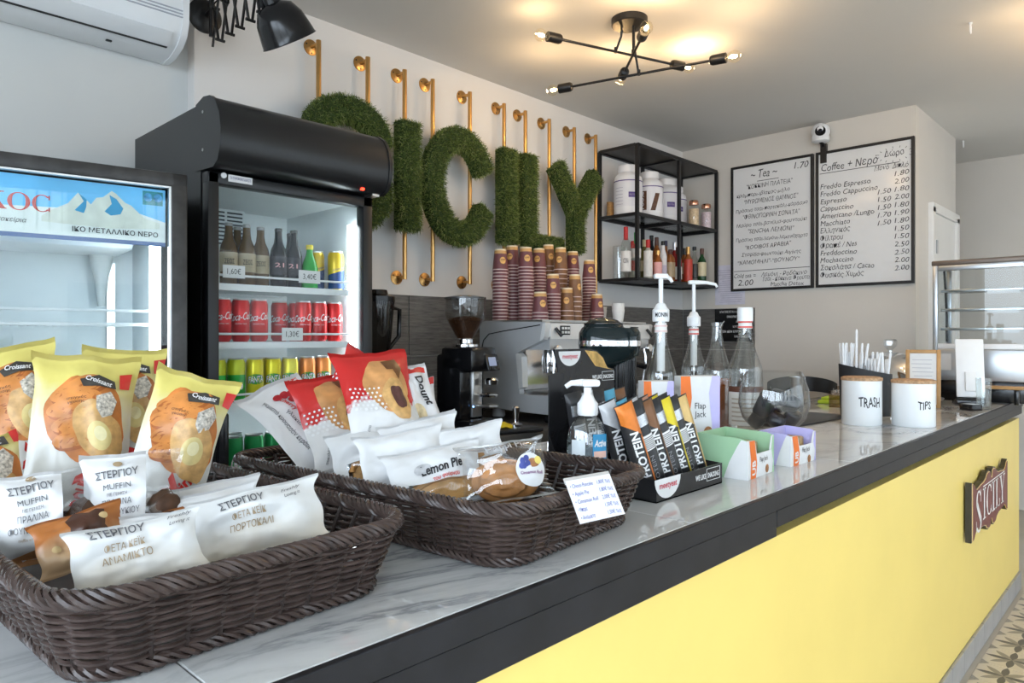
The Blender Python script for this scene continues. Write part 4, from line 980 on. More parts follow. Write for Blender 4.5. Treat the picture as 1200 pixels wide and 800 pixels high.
# papers and the small black notice under the tea board
o = thing('paper_sheet', 'white printed sheet in a sleeve half behind the tea board', 'paper', M=mtx((4.996, 2.495, 1.63), (0, -1, 0), (0, 0, 1)))
MB().box((0, 0.16, 0.0015), (0.24, 0.30, 0.001)).obj('sheet', mat('sheet_lilac', (0.62, 0.61, 0.70), 0.4, var=0.1, vscale=20), o, smooth=False)
mb = MB()
for i in range(16): mb.box((0.015 * sin(i * 7), 0.03 + i * 0.016, 0.0025), (0.17 + 0.02 * sin(i * 3), 0.004, 0.0003))
mb.obj('print_lines', mat('print_grey', (0.4, 0.38, 0.5), 0.5, var=0.05), o, smooth=False)
o = thing('notice_sign', 'small black notice with white Greek lettering above the syrup bottles', 'sign', M=mtx((4.985, 2.46, 1.365), (0, -1, 0), (0, 0, 1)))
MB().rbox((0, 0.12, 0.004), (0.30, 0.245, 0.006), 0.001, 1).obj('plate', M_blackg, o, smooth=False)
mb = MB()
for i, s_ in enumerate(('ΑΠΑΓΟΡΕΥΕΤΑΙ Η ΚΑΤΑΝΑΛΩΣΗ', 'ΟΙΝΟΠΝΕΥΜΑΤΩΔΩΝ', 'ΑΠΟ ΑΤΟΜΑ', 'ΚΑΤΩ ΤΩΝ 18', 'ΕΤΩΝ ΔΕΝ ΕΠΙΤΡΕΠΕΤΑΙ', 'ΚΑΙ ΓΟΝΕΩΝ')):
    place2d(mb, text2d(s_, 0.022, 0.012 * len(s_) if len(s_) < 20 else 0.24, align='R', bold=0.01), flat_fn(0.13, 0.212 - i * 0.037, 0.0078))
mb.obj('lettering', M_paper, o, smooth=False)
mb = MB(); mb.tube([(-0.12, 0.13, 0.009), (-0.105, 0.10, 0.009), (-0.085, 0.135, 0.009), (-0.07, 0.15, 0.009)], 0.003, 5); mb.obj('bird_mark', M_paper, o)

# ------------------------------------------------------------------ security camera
o = thing('security_camera', 'white dome security camera on a bracket above the coffee board', 'camera', (4.925, 1.80, 2.68))
o.scale = (1.3, 1.3, 1.3)
mb = MB(); mb.box((0.05, 0, -0.02), (0.03, 0.03, 0.10)); mb.cyl((0.05, 0, 0.02), (0.0, 0, 0.035), 0.01); mb.obj('bracket', M_black, o, smooth=False)
Mc = Vector((0, 0, 1)).rotation_difference(Vector((-0.8, -0.25, 0.10)).normalized()).to_matrix().to_4x4(); Mc.translation = Vector((0, 0, 0.075))
MB().lathe([(0.034, 0), (0.044, 0.006), (0.044, 0.03), (0.036, 0.045)], 24, (0.0, 0, 0.03)).obj('camera_base', M_white, o)
MB().sphere((0, 0, 0.085), 0.046, 24, 14).obj('camera_ball', M_white, o)
lens = MB().lathe([(0.026, 0.036), (0.026, 0.044), (0.0, 0.045)], 20, M=Mc).obj('lens_ring', M_blackg, o)
MB().lathe([(0.010, 0.0455), (0.010, 0.049), (0, 0.051)], 16, M=Mc).obj('lens', M_dark, lens)
# ------------------------------------------------------------------ back counter (steel undercounter fridge behind the bar)
bc = thing('back_counter', 'steel-fronted back counter under the coffee machine', 'counter')
M_front = mat('steel_front', (0.40, 0.37, 0.33), 0.35, 0.9, var=0.05, vscale=40, stretch=(1, 1, 10))
MB().box((3.30, 2.49, 0.455), (3.30, 0.74, 0.91)).obj('carcass', M_front, bc, smooth=False)
MB().rbox((3.30, 2.485, 0.945), (3.34, 0.80, 0.07), 0.004).obj('top_slab', mat('dark_top', (0.06, 0.055, 0.05), 0.35, var=0.1), bc)
for i in range(5):
    x = 1.98 + 0.66 * i
    for z, hh in ((0.80, 0.19), (0.47, 0.40)):
        d = MB().rbox((x, 2.113, z), (0.63, 0.016, hh), 0.003).obj('drawer_front', M_front, bc)
        MB().rbox((x, 2.10, z + hh / 2 - 0.02), (0.60, 0.02, 0.022), 0.003).obj('pull_lip', mat('pull_bronze', (0.33, 0.27, 0.2), 0.3, 0.9, var=0.05), d)

# ------------------------------------------------------------------ espresso machine
M_pearl = mat('pearl_grey', (0.50, 0.51, 0.52), 0.28, 0.25, var=0.02, coat=0.3)
M_pearlw = mat('pearl_white', (0.70, 0.70, 0.69), 0.3, 0.1, var=0.02)
em = thing('espresso_machine', 'silver-grey espresso machine topped with stacks of cups', 'coffee machine')
X0, X1 = 2.54, 3.47
side = [(2.66, 1.04), (2.66, 1.47), (2.64, 1.477), (2.215, 1.470), (2.205, 1.462), (2.222, 1.383), (2.385, 1.322), (2.40, 1.31), (2.377, 1.147), (2.377, 1.113), (2.145, 1.119), (2.147, 1.08), (2.165, 1.045), (2.196, 1.027), (2.40, 1.030)]
for x, nm in ((X0, 'side_panel'), (X1 - 0.035, 'side_panel')):
    p_ = MB().prism(side, x, x + 0.035, M=YZ).obj(nm, M_pearl, em, ang=30)
    if x == X0:
        mb = MB(); mb.tube([(x - 0.001, 2.645, 1.33), (x - 0.001, 2.63, 1.38), (x - 0.001, 2.59, 1.412), (x - 0.001, 2.50, 1.425), (x - 0.001, 2.24, 1.455)], 0.0028, 6); mb.obj('trim_line', M_blackg, p_)
        MB().prism([(2.222, 1.462), (2.204, 1.464), (2.210, 1.40), (2.224, 1.383), (2.24, 1.378)], x - 0.004, x + 0.037, M=YZ).obj('corner_cap', M_pearlw, p_)
        MB().prism([(2.378, 1.14), (2.40, 1.312), (2.385, 1.318), (2.360, 1.30), (2.352, 1.15)], x - 0.003, x + 0.036, M=YZ).obj('corner_strip', M_pearlw, p_)
MB().box((3.005, 2.43, 1.40), (0.86, 0.44, 0.13)).obj('boiler_housing', M_pearl, em, smooth=False)
MB().box((3.005, 2.214, 1.425), (0.86, 0.022, 0.075)).obj('control_fascia', M_pearlw, em, smooth=False)
MB().box((3.005, 2.42, 1.23), (0.86, 0.03, 0.24)).obj('splash_back', M_chrome, em, smooth=False)
MB().box((3.005, 2.52, 1.20), (0.86, 0.22, 0.34)).obj('rear_housing', M_pearl, em, smooth=False)
MB().rbox((3.005, 2.27, 1.075), (0.86, 0.24, 0.085), 0.01).obj('drip_tray', M_pearl, em)
gr = MB().box((3.005, 2.265, 1.124), (0.85, 0.22, 0.006)).obj('tray_grate', M_steel, em, smooth=False)
for i in range(40): MB().box((2.59 + 0.0213 * i, 2.265, 1.1285), (0.007, 0.21, 0.004)).obj('grate_bar', M_steel, gr, smooth=False)
MB().box((3.005, 2.44, 1.475), (0.90, 0.40, 0.012)).obj('cup_rail_top', M_steel, em, smooth=False)
for x in (2.68, 2.98, 3.28):
    kp = MB().rbox((x, 2.201, 1.43), (0.075, 0.006, 0.045), 0.002).obj('key_panel', M_blackg, em)
    for i in range(3):
        for j in range(2): MB().box((x - 0.022 + 0.022 * i, 2.1965, 1.42 + 0.02 * j), (0.014, 0.004, 0.012)).obj('key', M_pearlw, kp, smooth=False)
    gh = MB().lathe([(0.040, 0.0), (0.042, 0.01), (0.042, 0.05), (0.034, 0.075), (0.034, 0.09)], 24, (x, 2.30, 1.25)).obj('group_head', M_chrome, em)
    MB().cyl((x, 2.275, 1.262), (x, 2.13, 1.235), 0.012, 12, 0.016).obj('portafilter_handle', M_blackg, em)
    MB().lathe([(0.036, 0), (0.038, 0.01), (0.038, 0.03)], 20, (x, 2.30, 1.218)).obj('portafilter_basket', M_chrome, em)
for x, sx in ((2.605, 1), (3.40, -1)):
    mb = MB(); mb.tube([(x, 2.23, 1.36), (x, 2.215, 1.33), (x, 2.205, 1.28), (x, 2.21, 1.22), (x, 2.225, 1.14)], 0.006, 8); mb.obj('steam_wand', M_chrome, em)
    MB().lathe([(0.019, 0), (0.024, 0.006), (0.024, 0.022), (0.019, 0.028)], 18, M=Matrix.Translation((x, 2.20, 1.335)) @ Matrix.Rotation(pi / 2, 4, 'X')).obj('steam_knob', M_chrome, em)
    MB().cyl((x, 2.20, 1.44), (x + 0.02, 2.175, 1.40), 0.008, 10).obj('steam_lever', M_blackg, em)
for x in (2.62, 3.40):
    for y in (2.24, 2.60): MB().lathe([(0.028, 0), (0.034, 0.008), (0.03, 0.05), (0.036, 0.062)], 18, (x, y, 0.981)).obj('foot', M_pearlw if y > 2.4 else M_blackg, em)

# ------------------------------------------------------------------ paper cups, upside down in stacks on the machine
def make_cup(name, rb, rr, h, body, label):
    o = thing(name, label, 'cup')
    mb = MB(); seg = 20; w = 0.0035
    pr = [(rr - 0.0005, 0.004), (rr - (rr - rb) * 0.55, h * 0.55), (rb + (rr - rb) * 0.22, h * 0.78)]
    mb.lathe(pr, seg, capb=False, capt=False); mb.mi = 1
    mb.lathe([(rb + (rr - rb) * 0.22, h * 0.78), (rb + (rr - rb) * 0.06, h * 0.93)], seg, capb=False, capt=False); mb.mi = 2
    mb.lathe([(rb + (rr - rb) * 0.06, h * 0.93), (rb, h), (rb - 0.002, h), (rb - 0.003, h - 0.006), (0, h - 0.006)], seg, capb=False); mb.mi = 3
    mb.lathe([(rr - 0.001, 0.005), (rr + 0.001, 0.004), (rr + 0.0012, 0.0015), (rr - 0.0008, 0)], seg, capb=False, capt=False)
    me = mb.mesh(name, [body, mat('cup_gold_band', (0.58, 0.33, 0.12), 0.5, var=0.1), mat('cup_cream', (0.76, 0.64, 0.45), 0.6, var=0.05), mat('cup_rim', (0.72, 0.58, 0.55), 0.5, var=0.03)])
    b_ = link('cup_body', me, o)
    return o
M_cupA = mat('cup_maroon', (0.165, 0.055, 0.06), 0.45, var=0.12, vscale=50)
M_cupB = mat('cup_brown', (0.19, 0.085, 0.035), 0.45, var=0.12, vscale=50)
protoA = make_cup('paper_cup', 0.0305, 0.0415, 0.108, M_cupA, None)
protoB = make_cup('paper_cup', 0.0290, 0.0400, 0.125, M_cupB, None)
def badge(o, rr, rb, h, A):
    """round gold mascot-free badge printed on the top cup"""
    def fn(x, y):
        z = h * 0.45 + y; r = rr - (rr - rb) * z / h + 0.0012
        return (r * cos(A + x / r), r * sin(A + x / r), z)
    mb = MB(); mb.add(*blob2(0.016, 0.018, 18, fn)); b_ = mb.obj('badge', mat('badge_gold', (0.75, 0.42, 0.13), 0.5, var=0.2, vscale=90), o, smooth=False)
    fn2 = lambda x, y: tuple(v * k for v, k in zip(fn(x, y), (1.02, 1.02, 1)))
    mb = MB(); place2d(mb, text2d('CAFÉ', 0.011, 0.024, bold=0.03), fn2); mb.obj('badge_lettering', mat('badge_brown', (0.14, 0.05, 0.03), 0.5, var=0.1), b_, smooth=False)
ORDN = ['top', 'second', 'third', 'fourth', 'fifth', 'sixth', 'seventh', 'eighth', 'ninth', 'tenth', 'eleventh', 'twelfth', 'thirteenth', 'fourteenth', 'fifteenth', 'sixteenth', 'seventeenth', 'eighteenth', 'nineteenth', 'twentieth', 'twenty-first', 'twenty-second', 'twenty-third']
STK = [(2.592, 2.56, 1.853, 'A', 'leftmost stack'), (2.727, 2.605, 1.874, 'A', 'second stack from the grinder'), (2.722, 2.50, 1.861, 'A', 'tall stack in front of the second'), (2.914, 2.58, 1.884, 'A', 'fourth tall stack'),
       (3.04, 2.62, 1.923, 'B', 'tallest brown stack'), (3.029, 2.52, 1.90, 'B', 'brown stack right of the tallest'), (3.259, 2.62, 1.894, 'A', 'stack behind the right-hand end'), (3.321, 2.545, 1.851, 'A', 'stack next to the wall shelf'),
       (2.846, 2.42, 1.725, 'A', 'mid-height front stack'), (2.682, 2.365, 1.626, 'A', 'shortest front stack'), (2.937, 2.40, 1.665, 'B', 'short brown front stack'), (3.024, 2.415, 1.725, 'B', 'taller brown front stack'), (3.27, 2.45, 1.647, 'A', 'low rightmost stack')]
used = {'A': False, 'B': False}
BASEZ = 1.482
for (x, y, ztop, ty, nm) in STK:
    h = 0.108 if ty == 'A' else 0.125; pit = 0.0172 if ty == 'A' else 0.026
    n = max(1, 1 + round((ztop - BASEZ - h) / pit))
    for k in range(n):
        proto = protoA if ty == 'A' else protoB
        if not used[ty]: o = proto; used[ty] = True
        else: o = dup(proto)
        o.location = (x + random.uniform(-.0008, .0008), y + random.uniform(-.0008, .0008), BASEZ + pit * k); o.rotation_euler = (0, 0, random.random() * 6)
        t = n - 1 - k
        tag(o, f'{"maroon" if ty == "A" else "brown"} paper cup, {ORDN[t]}{"" if t == 0 else " from top"} of the {nm}', 'cup', 'cups: ' + nm)
        if t == 0:
            o.rotation_euler = (0, 0, 0); badge(o, 0.0415 if ty == 'A' else 0.04, 0.0305 if ty == 'A' else 0.029, h, -2.25 + random.uniform(-.6, .7))
M_cupw = mat('cup_white', (0.78, 0.77, 0.74), 0.5, var=0.03)
wcup = None
for i, (x, y, k, nm) in enumerate([(3.41, 2.40, 0, 'white espresso cup right of the cup stacks, bottom one'), (3.41, 2.40, 1, 'white espresso cup right of the cup stacks, middle one'), (3.41, 2.40, 2, 'white espresso cup right of the cup stacks, top one'), (3.40, 2.52, 0, 'pale paper cup behind the white espresso cups, lower'), (3.40, 2.52, 1, 'pale paper cup behind the white espresso cups, upper')]):
    if wcup is None:
        wcup = thing('espresso_cup', nm, 'cup')
        MB().lathe([(0.028, 0), (0.036, 0.06), (0.038, 0.075), (0.036, 0.075), (0.027, 0.004), (0, 0.004)], 20).obj('cup_body', M_cupw, wcup)
        o = wcup
    else: o = dup(wcup)
    o.location = (x, y, BASEZ + 0.018 * k); tag(o, nm, 'cup', 'white cups on the machine')

# ------------------------------------------------------------------ coffee grinder
gd = thing('coffee_grinder', 'black coffee grinder with a clear hopper of beans', 'grinder', (2.20, 2.40, 0.981), 0.12)
MB().rbox((0, 0, 0.022), (0.185, 0.22, 0.044), 0.012).obj('base', M_blackg, gd)
MB().rbox((0, 0.03, 0.19), (0.175, 0.15, 0.30), 0.018).obj('body', M_blackg, gd)
MB().rbox((0, -0.02, 0.315), (0.175, 0.19, 0.11), 0.016).obj('motor_head', M_blackg, gd)
mb = MB(); mb.rbox((0.02, -0.047, 0.16), (0.07, 0.02, 0.22), 0.006); mb.obj('front_plate', M_steel, gd)
sc = MB().rbox((0, 0, 0), (0.085, 0.012, 0.075), 0.004, M=Matrix.Translation((0.045, -0.122, 0.30)) @ Matrix.Rotation(radians(-15), 4, 'X')).obj('screen_housing', M_blackg, gd)
MB().box((0, 0, 0), (0.05, 0.003, 0.040), M=Matrix.Translation((0.038, -0.130, 0.305)) @ Matrix.Rotation(radians(-15), 4, 'X')).obj('screen', mat('lcd', (0.12, 0.14, 0.2), 0.2, emit=(0.35, 0.42, 0.6), estr=0.5), sc, smooth=False)
MB().box((0.07, -0.127, 0.277), (0.012, 0.003, 0.010)).obj('indicator_light', mat('blue_led', (0.1, 0.3, 1), 0.3, emit=(0.15, 0.4, 1.0), estr=8), sc, smooth=False)
MB().sphere((-0.01, -0.058, 0.10), 0.004, 8, 6).obj('power_light', MATS['blue_led'], gd)
MB().lathe([(0.030, 0), (0.034, 0.02), (0.026, 0.03)], 18, (0.055, -0.11, 0.20)).obj('spout', M_chrome, gd)
mb = MB(); mb.tube([(0.02, -0.05, 0.15), (0.03, -0.12, 0.15), (0.055, -0.14, 0.15), (0.085, -0.12, 0.15), (0.09, -0.06, 0.15)], 0.008, 8); mb.obj('portafilter_fork', M_chrome, gd)
mb = MB(); mb.tube([(0.02, -0.05, 0.10), (0.03, -0.12, 0.10), (0.055, -0.14, 0.10), (0.085, -0.12, 0.10), (0.09, -0.06, 0.10)], 0.008, 8); mb.obj('lower_fork', M_steel, gd)
MB().lathe([(0.045, 0.365), (0.060, 0.372), (0.060, 0.382), (0.035, 0.388), (0.035, 0.405), (0.042, 0.410)], 28).obj('hopper_collar', M_chrome, gd)
MB().lathe([(0.036, 0.405), (0.050, 0.430), (0.088, 0.500), (0.092, 0.515), (0.0935, 0.592)], 36, capb=False, capt=False).obj('hopper', glassmat('hopper_plastic', (0.72, 0.72, 0.72), minr=0.04), gd)
MB().lathe([(0.096, 0.590), (0.096, 0.598), (0.05, 0.606), (0, 0.607)], 36).obj('hopper_lid', mat('smoke_lid', (0.06, 0.06, 0.06), 0.2, var=0.05), gd)
MB().lathe([(0.034, 0.408), (0.048, 0.431), (0.080, 0.492), (0.06, 0.505), (0, 0.512)], 28, capb=False).obj('bean_fill', mat('bean_brown', (0.075, 0.03, 0.012), 0.5, var=0.4, vscale=90, bump=0.9, bscale=120), gd)
bm = MB()
for i in range(160):
    a = random.random() * 2 * pi; r = 0.075 * sqrt(random.random()); z = 0.508 - 0.012 * (r / 0.075) ** 2
    bm.sphere((0, 0, 0), (0.006, 0.004, 0.0035), 6, 4, M=Matrix.Translation((r * cos(a), r * sin(a), z)) @ Euler((random.random() * 3, random.random() * 3, random.random() * 3)).to_matrix().to_4x4())
b_ = bm.obj('coffee_beans', mat('bean', (0.085, 0.034, 0.014), 0.4, var=0.3), gd); b_['kind'] = 'stuff'

# blender between fridge and grinder
o = thing('bar_blender', 'dark-lidded bar blender standing between the fridge and the grinder', 'blender', (1.852, 2.60, 0.981))
MB().rbox((0, 0, 0.15), (0.16, 0.17, 0.30), 0.02).obj('motor_base', M_blackg, o); MB().rbox((0, -0.086, 0.29), (0.14, 0.008, 0.04), 0.002).obj('steel_band', M_steel, o)
MB().lathe([(0.045, 0.30), (0.055, 0.32), (0.078, 0.57), (0.078, 0.575)], 24, capt=False).obj('jug', glassmat('jug_smoke', (0.3, 0.3, 0.3)), o)
MB().lathe([(0.080, 0.572), (0.080, 0.595), (0.05, 0.605), (0.045, 0.625), (0, 0.626)], 24).obj('lid', M_blackg, o)
mb = MB(); mb.tube([(0.077, 0, 0.55), (0.125, 0, 0.54), (0.12, 0, 0.42), (0.062, 0, 0.36)], 0.010, 8); mb.obj('handle', M_blackg, o)

# tamper, mat, yellow cloth
o = thing('tamping_mat', 'black rubber tamping mat in front of the coffee machine', 'mat', (2.24, 2.125, 0.981), -0.3)
MB().rbox((0, 0, 0.010), (0.24, 0.10, 0.02), 0.006).obj('rubber_pad', M_black, o)
o = thing('coffee_tamper', 'chrome coffee tamper standing on the black rubber mat', 'tamper', (2.255, 2.13, 1.002))
MB().lathe([(0.029, 0), (0.029, 0.012), (0.012, 0.02), (0.010, 0.04), (0.016, 0.075), (0.017, 0.085), (0.010, 0.092), (0, 0.093)], 22).obj('tamper_body', M_chrome, o)
o = thing('yellow_cloth', 'crumpled yellow cleaning cloth beside the grinder', 'cloth', (2.165, 2.16, 1.002), -0.3)
def clothf(u, v):
    x, y = (u - .5) * 0.13, (v - .5) * 0.05
    return (x, y, 0.022 + 0.012 * noise.noise(Vector((x * 30, y * 40, 1.3))) - 0.02 * (abs(v - .5) * 2) ** 3)
mb = MB(); mb.grid(clothf, 30, 12); mb.grid(lambda u, v: (*clothf(u, v)[:2], 0.002), 30, 12); co = mb.obj('cloth_sheet', mat('cloth_yellow', (0.62, 0.47, 0.02), 0.9, var=0.15, vscale=60, bump=0.4, bscale=300), o)
# ------------------------------------------------------------------ things on the bar counter
CZ = 1.0502
# hand sanitizer
o = thing('sanitizer_bottle', 'clear hand sanitizer pump bottle with a blue label beside the protein bars', 'bottle', (1.215, 0.935, CZ), -0.75)
def oval(prof, a, b, seg=28):
    return [(r * a * 1.0, z) for r, z in prof]
def ovallathe(mb, prof, kx, ky, seg=28, capt=True):
    n0 = len(mb.v); mb.lathe(prof, seg, capt=capt)
    for i in range(n0, len(mb.v)):
        x, y, z = mb.v[i]; mb.v[i] = (x * kx, y * ky, z)
    return mb
M_pet = glassmat('clear_plastic', (0.90, 0.93, 0.95), minr=0.10, rough=0.05, edge=0.6)
ovallathe(MB(), [(0.040, 0), (0.045, 0.006), (0.045, 0.12), (0.041, 0.150), (0.026, 0.172), (0.016, 0.178), (0.016, 0.185)], 1.0, 0.66).obj('bottle_body', M_pet, o)
ovallathe(MB(), [(0.038, 0.004), (0.0425, 0.008), (0.0425, 0.115)], 1.0, 0.62).obj('gel', mat('gel', (0.80, 0.89, 0.93), 0.25, trans=0.75, ior=1.34), o)
MB().lathe([(0.021, 0.180), (0.0225, 0.184), (0.0225, 0.205), (0.017, 0.212), (0.012, 0.222), (0.0085, 0.225), (0.0085, 0.240)], 20).obj('pump_collar', M_white, o)
mb = MB(); mb.rbox((0.006, 0, 0.249), (0.040, 0.026, 0.016), 0.006); mb.tube([(-0.01, 0, 0.25), (-0.036, 0, 0.249), (-0.048, 0, 0.241)], [0.008, 0.006, 0.005], 8); mb.obj('pump_head', M_white, o)
def ovf(x, y): a = x / 0.045; return (0.0462 * sin(a), -0.0462 * 0.66 * cos(a), y)
mb = MB(); mb.grid(lambda u, v: ovf(0.006 + 0.036 * u, 0.080 + 0.062 * v), 8, 2); lb = mb.obj('label', mat('san_blue', (0.02, 0.22, 0.42), 0.35, var=0.2, vscale=30), o)
mb = MB(); mb.grid(lambda u, v: tuple(k * 1.012 if i < 2 else k for i, k in enumerate(ovf(0.008 + 0.032 * u, 0.092 + 0.014 * v))), 8, 1); mb.obj('label_stripe', mat('san_pink', (0.72, 0.45, 0.36), 0.4, var=0.05), lb)
mb = MB(); place2d(mb, text2d('Active', 0.020, 0.030, shear=0.3, bold=0.03), lambda x, y: tuple(k * 1.015 if i < 2 else k for i, k in enumerate(ovf(0.024 + x, 0.116 + y)))); mb.obj('label_lettering', M_paper, lb, smooth=False)
mb = MB(); mb.grid(lambda u, v: ovf(-0.042 + 0.032 * u, 0.06 + 0.07 * v), 8, 2); mb.obj('rear_label', mat('san_white', (0.74, 0.80, 0.83), 0.4, var=0.05), o)

# ---- protein bars and their display boxes
def bar_mesh(w, h, t, edge):
    mb = MB()
    def f(u, v, s_):
        x = (u - .5) * w; z = v * h
        e = min(1, min(v, 1 - v) / 0.10); e = e ** 0.5 if e > 0 else 0
        k = (1 - abs(2 * u - 1) ** 3.0) * e
        rip = 0.0006 * sin(u * 60) * (1 - e)
        return (x * (0.94 + 0.06 * (1 - e)), s_ * t / 2 * k + rip, z)
    mb.grid(lambda u, v: f(u, v, -1), 10, 16)
    mb.grid(lambda u, v: f(1 - u, v, 1), 10, 16)
    return mb, f
M_bark = mat('bar_black', (0.022, 0.022, 0.024), 0.3, var=0.1)
M_wht = mat('bar_white', (0.78, 0.78, 0.78), 0.4, var=0.04)
def bar_faces(style, w, h, t, f, o):
    col = {'orange': (0.70, 0.20, 0.03), 'yellow': (0.72, 0.58, 0.03), 'gold': (0.66, 0.45, 0.18), 'blue': (0.10, 0.38, 0.55), 'brown': (0.20, 0.09, 0.04), 'silver': (0.55, 0.56, 0.58), 'pink': (0.6, 0.3, 0.2)}[style]
    mc = mat('bar_' + style, col, 0.35, 0.2, var=0.12, vscale=50)
    S = lambda x, z, e: (lambda p: (p[0], p[1] - e, p[2]))(f(x / w + .5, z / h, -1))
    mb = MB(); mb.grid(lambda u, v: S((-.47 + .94 * u) * w, h * (0.80 + 0.19 * v - 0.18 * u * (1 - v)), 0.0008), 8, 8); mb.obj('flavour_panel', mc, o)
    mb = MB(); mb.grid(lambda u, v: S((.30 + .17 * u) * w, h * (0.03 + .60 * v), 0.0008), 3, 10); mb.obj('flavour_edge', mc, o)
    mb = MB(); place2d(mb, text2d('PROTEIN', 0.030, h * 0.50, align='L', bold=0.03, shear=0.15), lambda x, y: S(0.008 - y, h * 0.20 + x, 0.0014)); mb.obj('lettering', M_wht, o, smooth=False)
    mb = MB(); S2 = lambda x, z: (lambda p: (p[0], p[1] + 0.0009, p[2]))(f(x / w + .5, z / h, 1))
    mb.grid(lambda u, v: S2((.35 - .7 * u) * w, h * (0.62 + 0.25 * v)), 5, 5); mb.obj('info_panel', M_wht, o, smooth=False)
def barcode_face(o, w, h, f):
    S = lambda x, z, e=0.0009: (lambda p: (p[0], p[1] - e, p[2]))(f(x / w + .5, z / h, -1))
    mb = MB(); mb.grid(lambda u, v: S((-.36 + .72 * u) * w, h * (0.48 + 0.16 * v)), 5, 4); b_ = mb.obj('barcode_panel', M_wht, o)
    mb = MB()
    for k in range(7): mb.grid(lambda u, v: S((-.30 + .6 * u) * w, h * (0.495 + 0.019 * k + 0.008 * v), 0.0014), 4, 1)
    mb.obj('barcode_lines', M_ink, b_, smooth=False)
    mb = MB(); mb.grid(lambda u, v: S((-.36 + .72 * u) * w, h * (0.74 + 0.12 * v)), 5, 4); mb.obj('foil_panel', mat('foil', (0.5, 0.51, 0.53), 0.25, 0.8, var=0.2, vscale=40), o)
    mb = MB(); place2d(mb, text2d('PROTEIN', 0.016, h * 0.34, align='L', bold=0.0), lambda x, y: S(-0.006 + 0.008 - y, h * 0.08 + x, 0.0014)); mb.obj('lettering', mat('bar_grey', (0.25, 0.25, 0.26), 0.4, var=0.05), o, smooth=False)
PROT = {}
def place_bar(style, M, label, group):
    if style not in PROT:
        o = thing('protein_bar', label, 'snack bar', M=M, group=group)
        w, h, t = 0.050, 0.215, 0.024
        mb, f = bar_mesh(w, h, t, None); mb.obj('wrapper', M_bark, o)
        if style == 'back': barcode_face(o, w, h, f)
        else: bar_faces(style, w, h, t, f, o)
        PROT[style] = o; return o
    return tag(dup(PROT[style], M=M), label, 'snack bar', group)
def disp_box(name, label, x0, x1, y0, y1, hf, hb):
    o = thing(name, label, 'display box', ((x0 + x1) / 2, (y0 + y1) / 2, CZ))
    w, d = x1 - x0, y1 - y0; t = 0.003
    m = mat('box_black', (0.018, 0.018, 0.02), 0.25, var=0.1)
    mb = MB(); mb.box((0, 0, t / 2), (w, d, t)); mb.obj('bottom', m, o, smooth=False)
    MB().box((0, -d / 2 + t / 2, hf / 2), (w, t, hf)).obj('front_wall', m, o, smooth=False)
    MB().box((0, d / 2 - t / 2, hb / 2), (w, t, hb)).obj('back_wall', m, o, smooth=False)
    sidep = [(-d / 2 + t, 0), (d / 2 - t, 0), (d / 2 - t, min(hb, .11)), (d / 2 - .02, hf * 1.2), (-d / 2 + t, hf)]
    for x in (-w / 2, w / 2 - t): MB().prism(sidep, x, x + t, M=YZ).obj('side_wall', m, o, smooth=False)
    return o, w, d
M_pk = mat('logo_red', (0.55, 0.05, 0.08), 0.4, var=0.05)
def logo(o, x, y, z, s, wx=0.09, frame=True, logo_x=None):
    mb = MB(); lx = -wx if logo_x is None else logo_x
    mb.add([(lx + a * s, y, z + b * s) for a, b in [(-0.045, 0.024)] + [(0.055 * cos(t) + 0.005, 0.024 + 0.046 * sin(t)) for t in [pi + pi * i / 14 for i in range(15)]] + [(0.062, 0.024)]], [tuple(range(17))]); lg = mb.obj('logo_patch', M_paper, o, smooth=False)
    mb = MB(); place2d(mb, text2d('meetyeat', 0.020 * s, 0.075 * s, bold=0.02), lambda a, b: (lx + 0.006 * s + a, y - 0.0006, z + 0.002 * s + b)); mb.obj('logo_lettering', M_pk, lg, smooth=False)
    mb = MB(); place2d(mb, text2d('WE LIKE', 0.017 * s, 0.050 * s, bold=0.03), lambda a, b: (x - 0.036 * s + a, y - 0.0004, z - 0.004 * s + b)); place2d(mb, text2d('SNACKING', 0.017 * s, 0.056 * s, bold=0.03), lambda a, b: (x + 0.026 * s + a, y - 0.0004, z - 0.004 * s + b))
    mb.obj('slogan', M_paper, o, smooth=False)
    mb = MB()
    for dx, dz, sx, sz in ((0.026, 0.018, 0.066, 0.0012), (0.026, -0.011, 0.066, 0.0012), (-0.007, 0.0035, 0.0012, 0.030), (0.059, 0.0035, 0.0012, 0.030)): mb.box((x + dx * s, y - 0.0003, z + dz * s), (sx * s, 0.0004, sz * s))
    mb.obj('slogan_frame', M_paper, o, smooth=False)
oA, wA, dA = disp_box('protein_bar_box', 'open black display box of leaning protein bars at the counter edge', 1.277, 1.566, 0.802, 0.975, 0.048, 0.10)
logo(oA, 0.075, -dA / 2 - 0.0006, 0.026, 0.95, logo_x=-0.105)
lean = radians(-19)
def bM(x, y, rz, ln, back=-0.12): return Matrix.Translation((x, y, CZ + 0.006)) @ Matrix.Rotation(ln, 4, 'Y') @ Matrix.Rotation(back, 4, 'X') @ Matrix.Rotation(rz, 4, 'Z')
front = [('orange', 1.318, -.35), ('back', 1.358, -.3), ('brown', 1.395, -.35), ('back', 1.432, -.3), ('yellow', 1.470, -.4), ('back', 1.506, -.3), ('gold', 1.543, -.4)]
desc = {'orange': 'orange-edged protein bar', 'yellow': 'yellow-edged protein bar', 'gold': 'gold-edged protein bar', 'blue': 'blue-topped protein bar', 'silver': 'silver-topped protein bar', 'brown': 'brown-panelled protein bar', 'pink': 'tan-topped protein bar', 'back': 'black bar showing its barcode'}
wh = ['at the left end', 'beside the orange bar', 'in the middle left', 'in the middle', 'in front right of centre', 'beside the rightmost bar', 'at the right end']
for (st, x, rz), w_ in zip(front, wh): place_bar(st, bM(x, 0.842, rz, lean), f'{desc[st]} {w_} of the front row', 'protein bars in the front box')
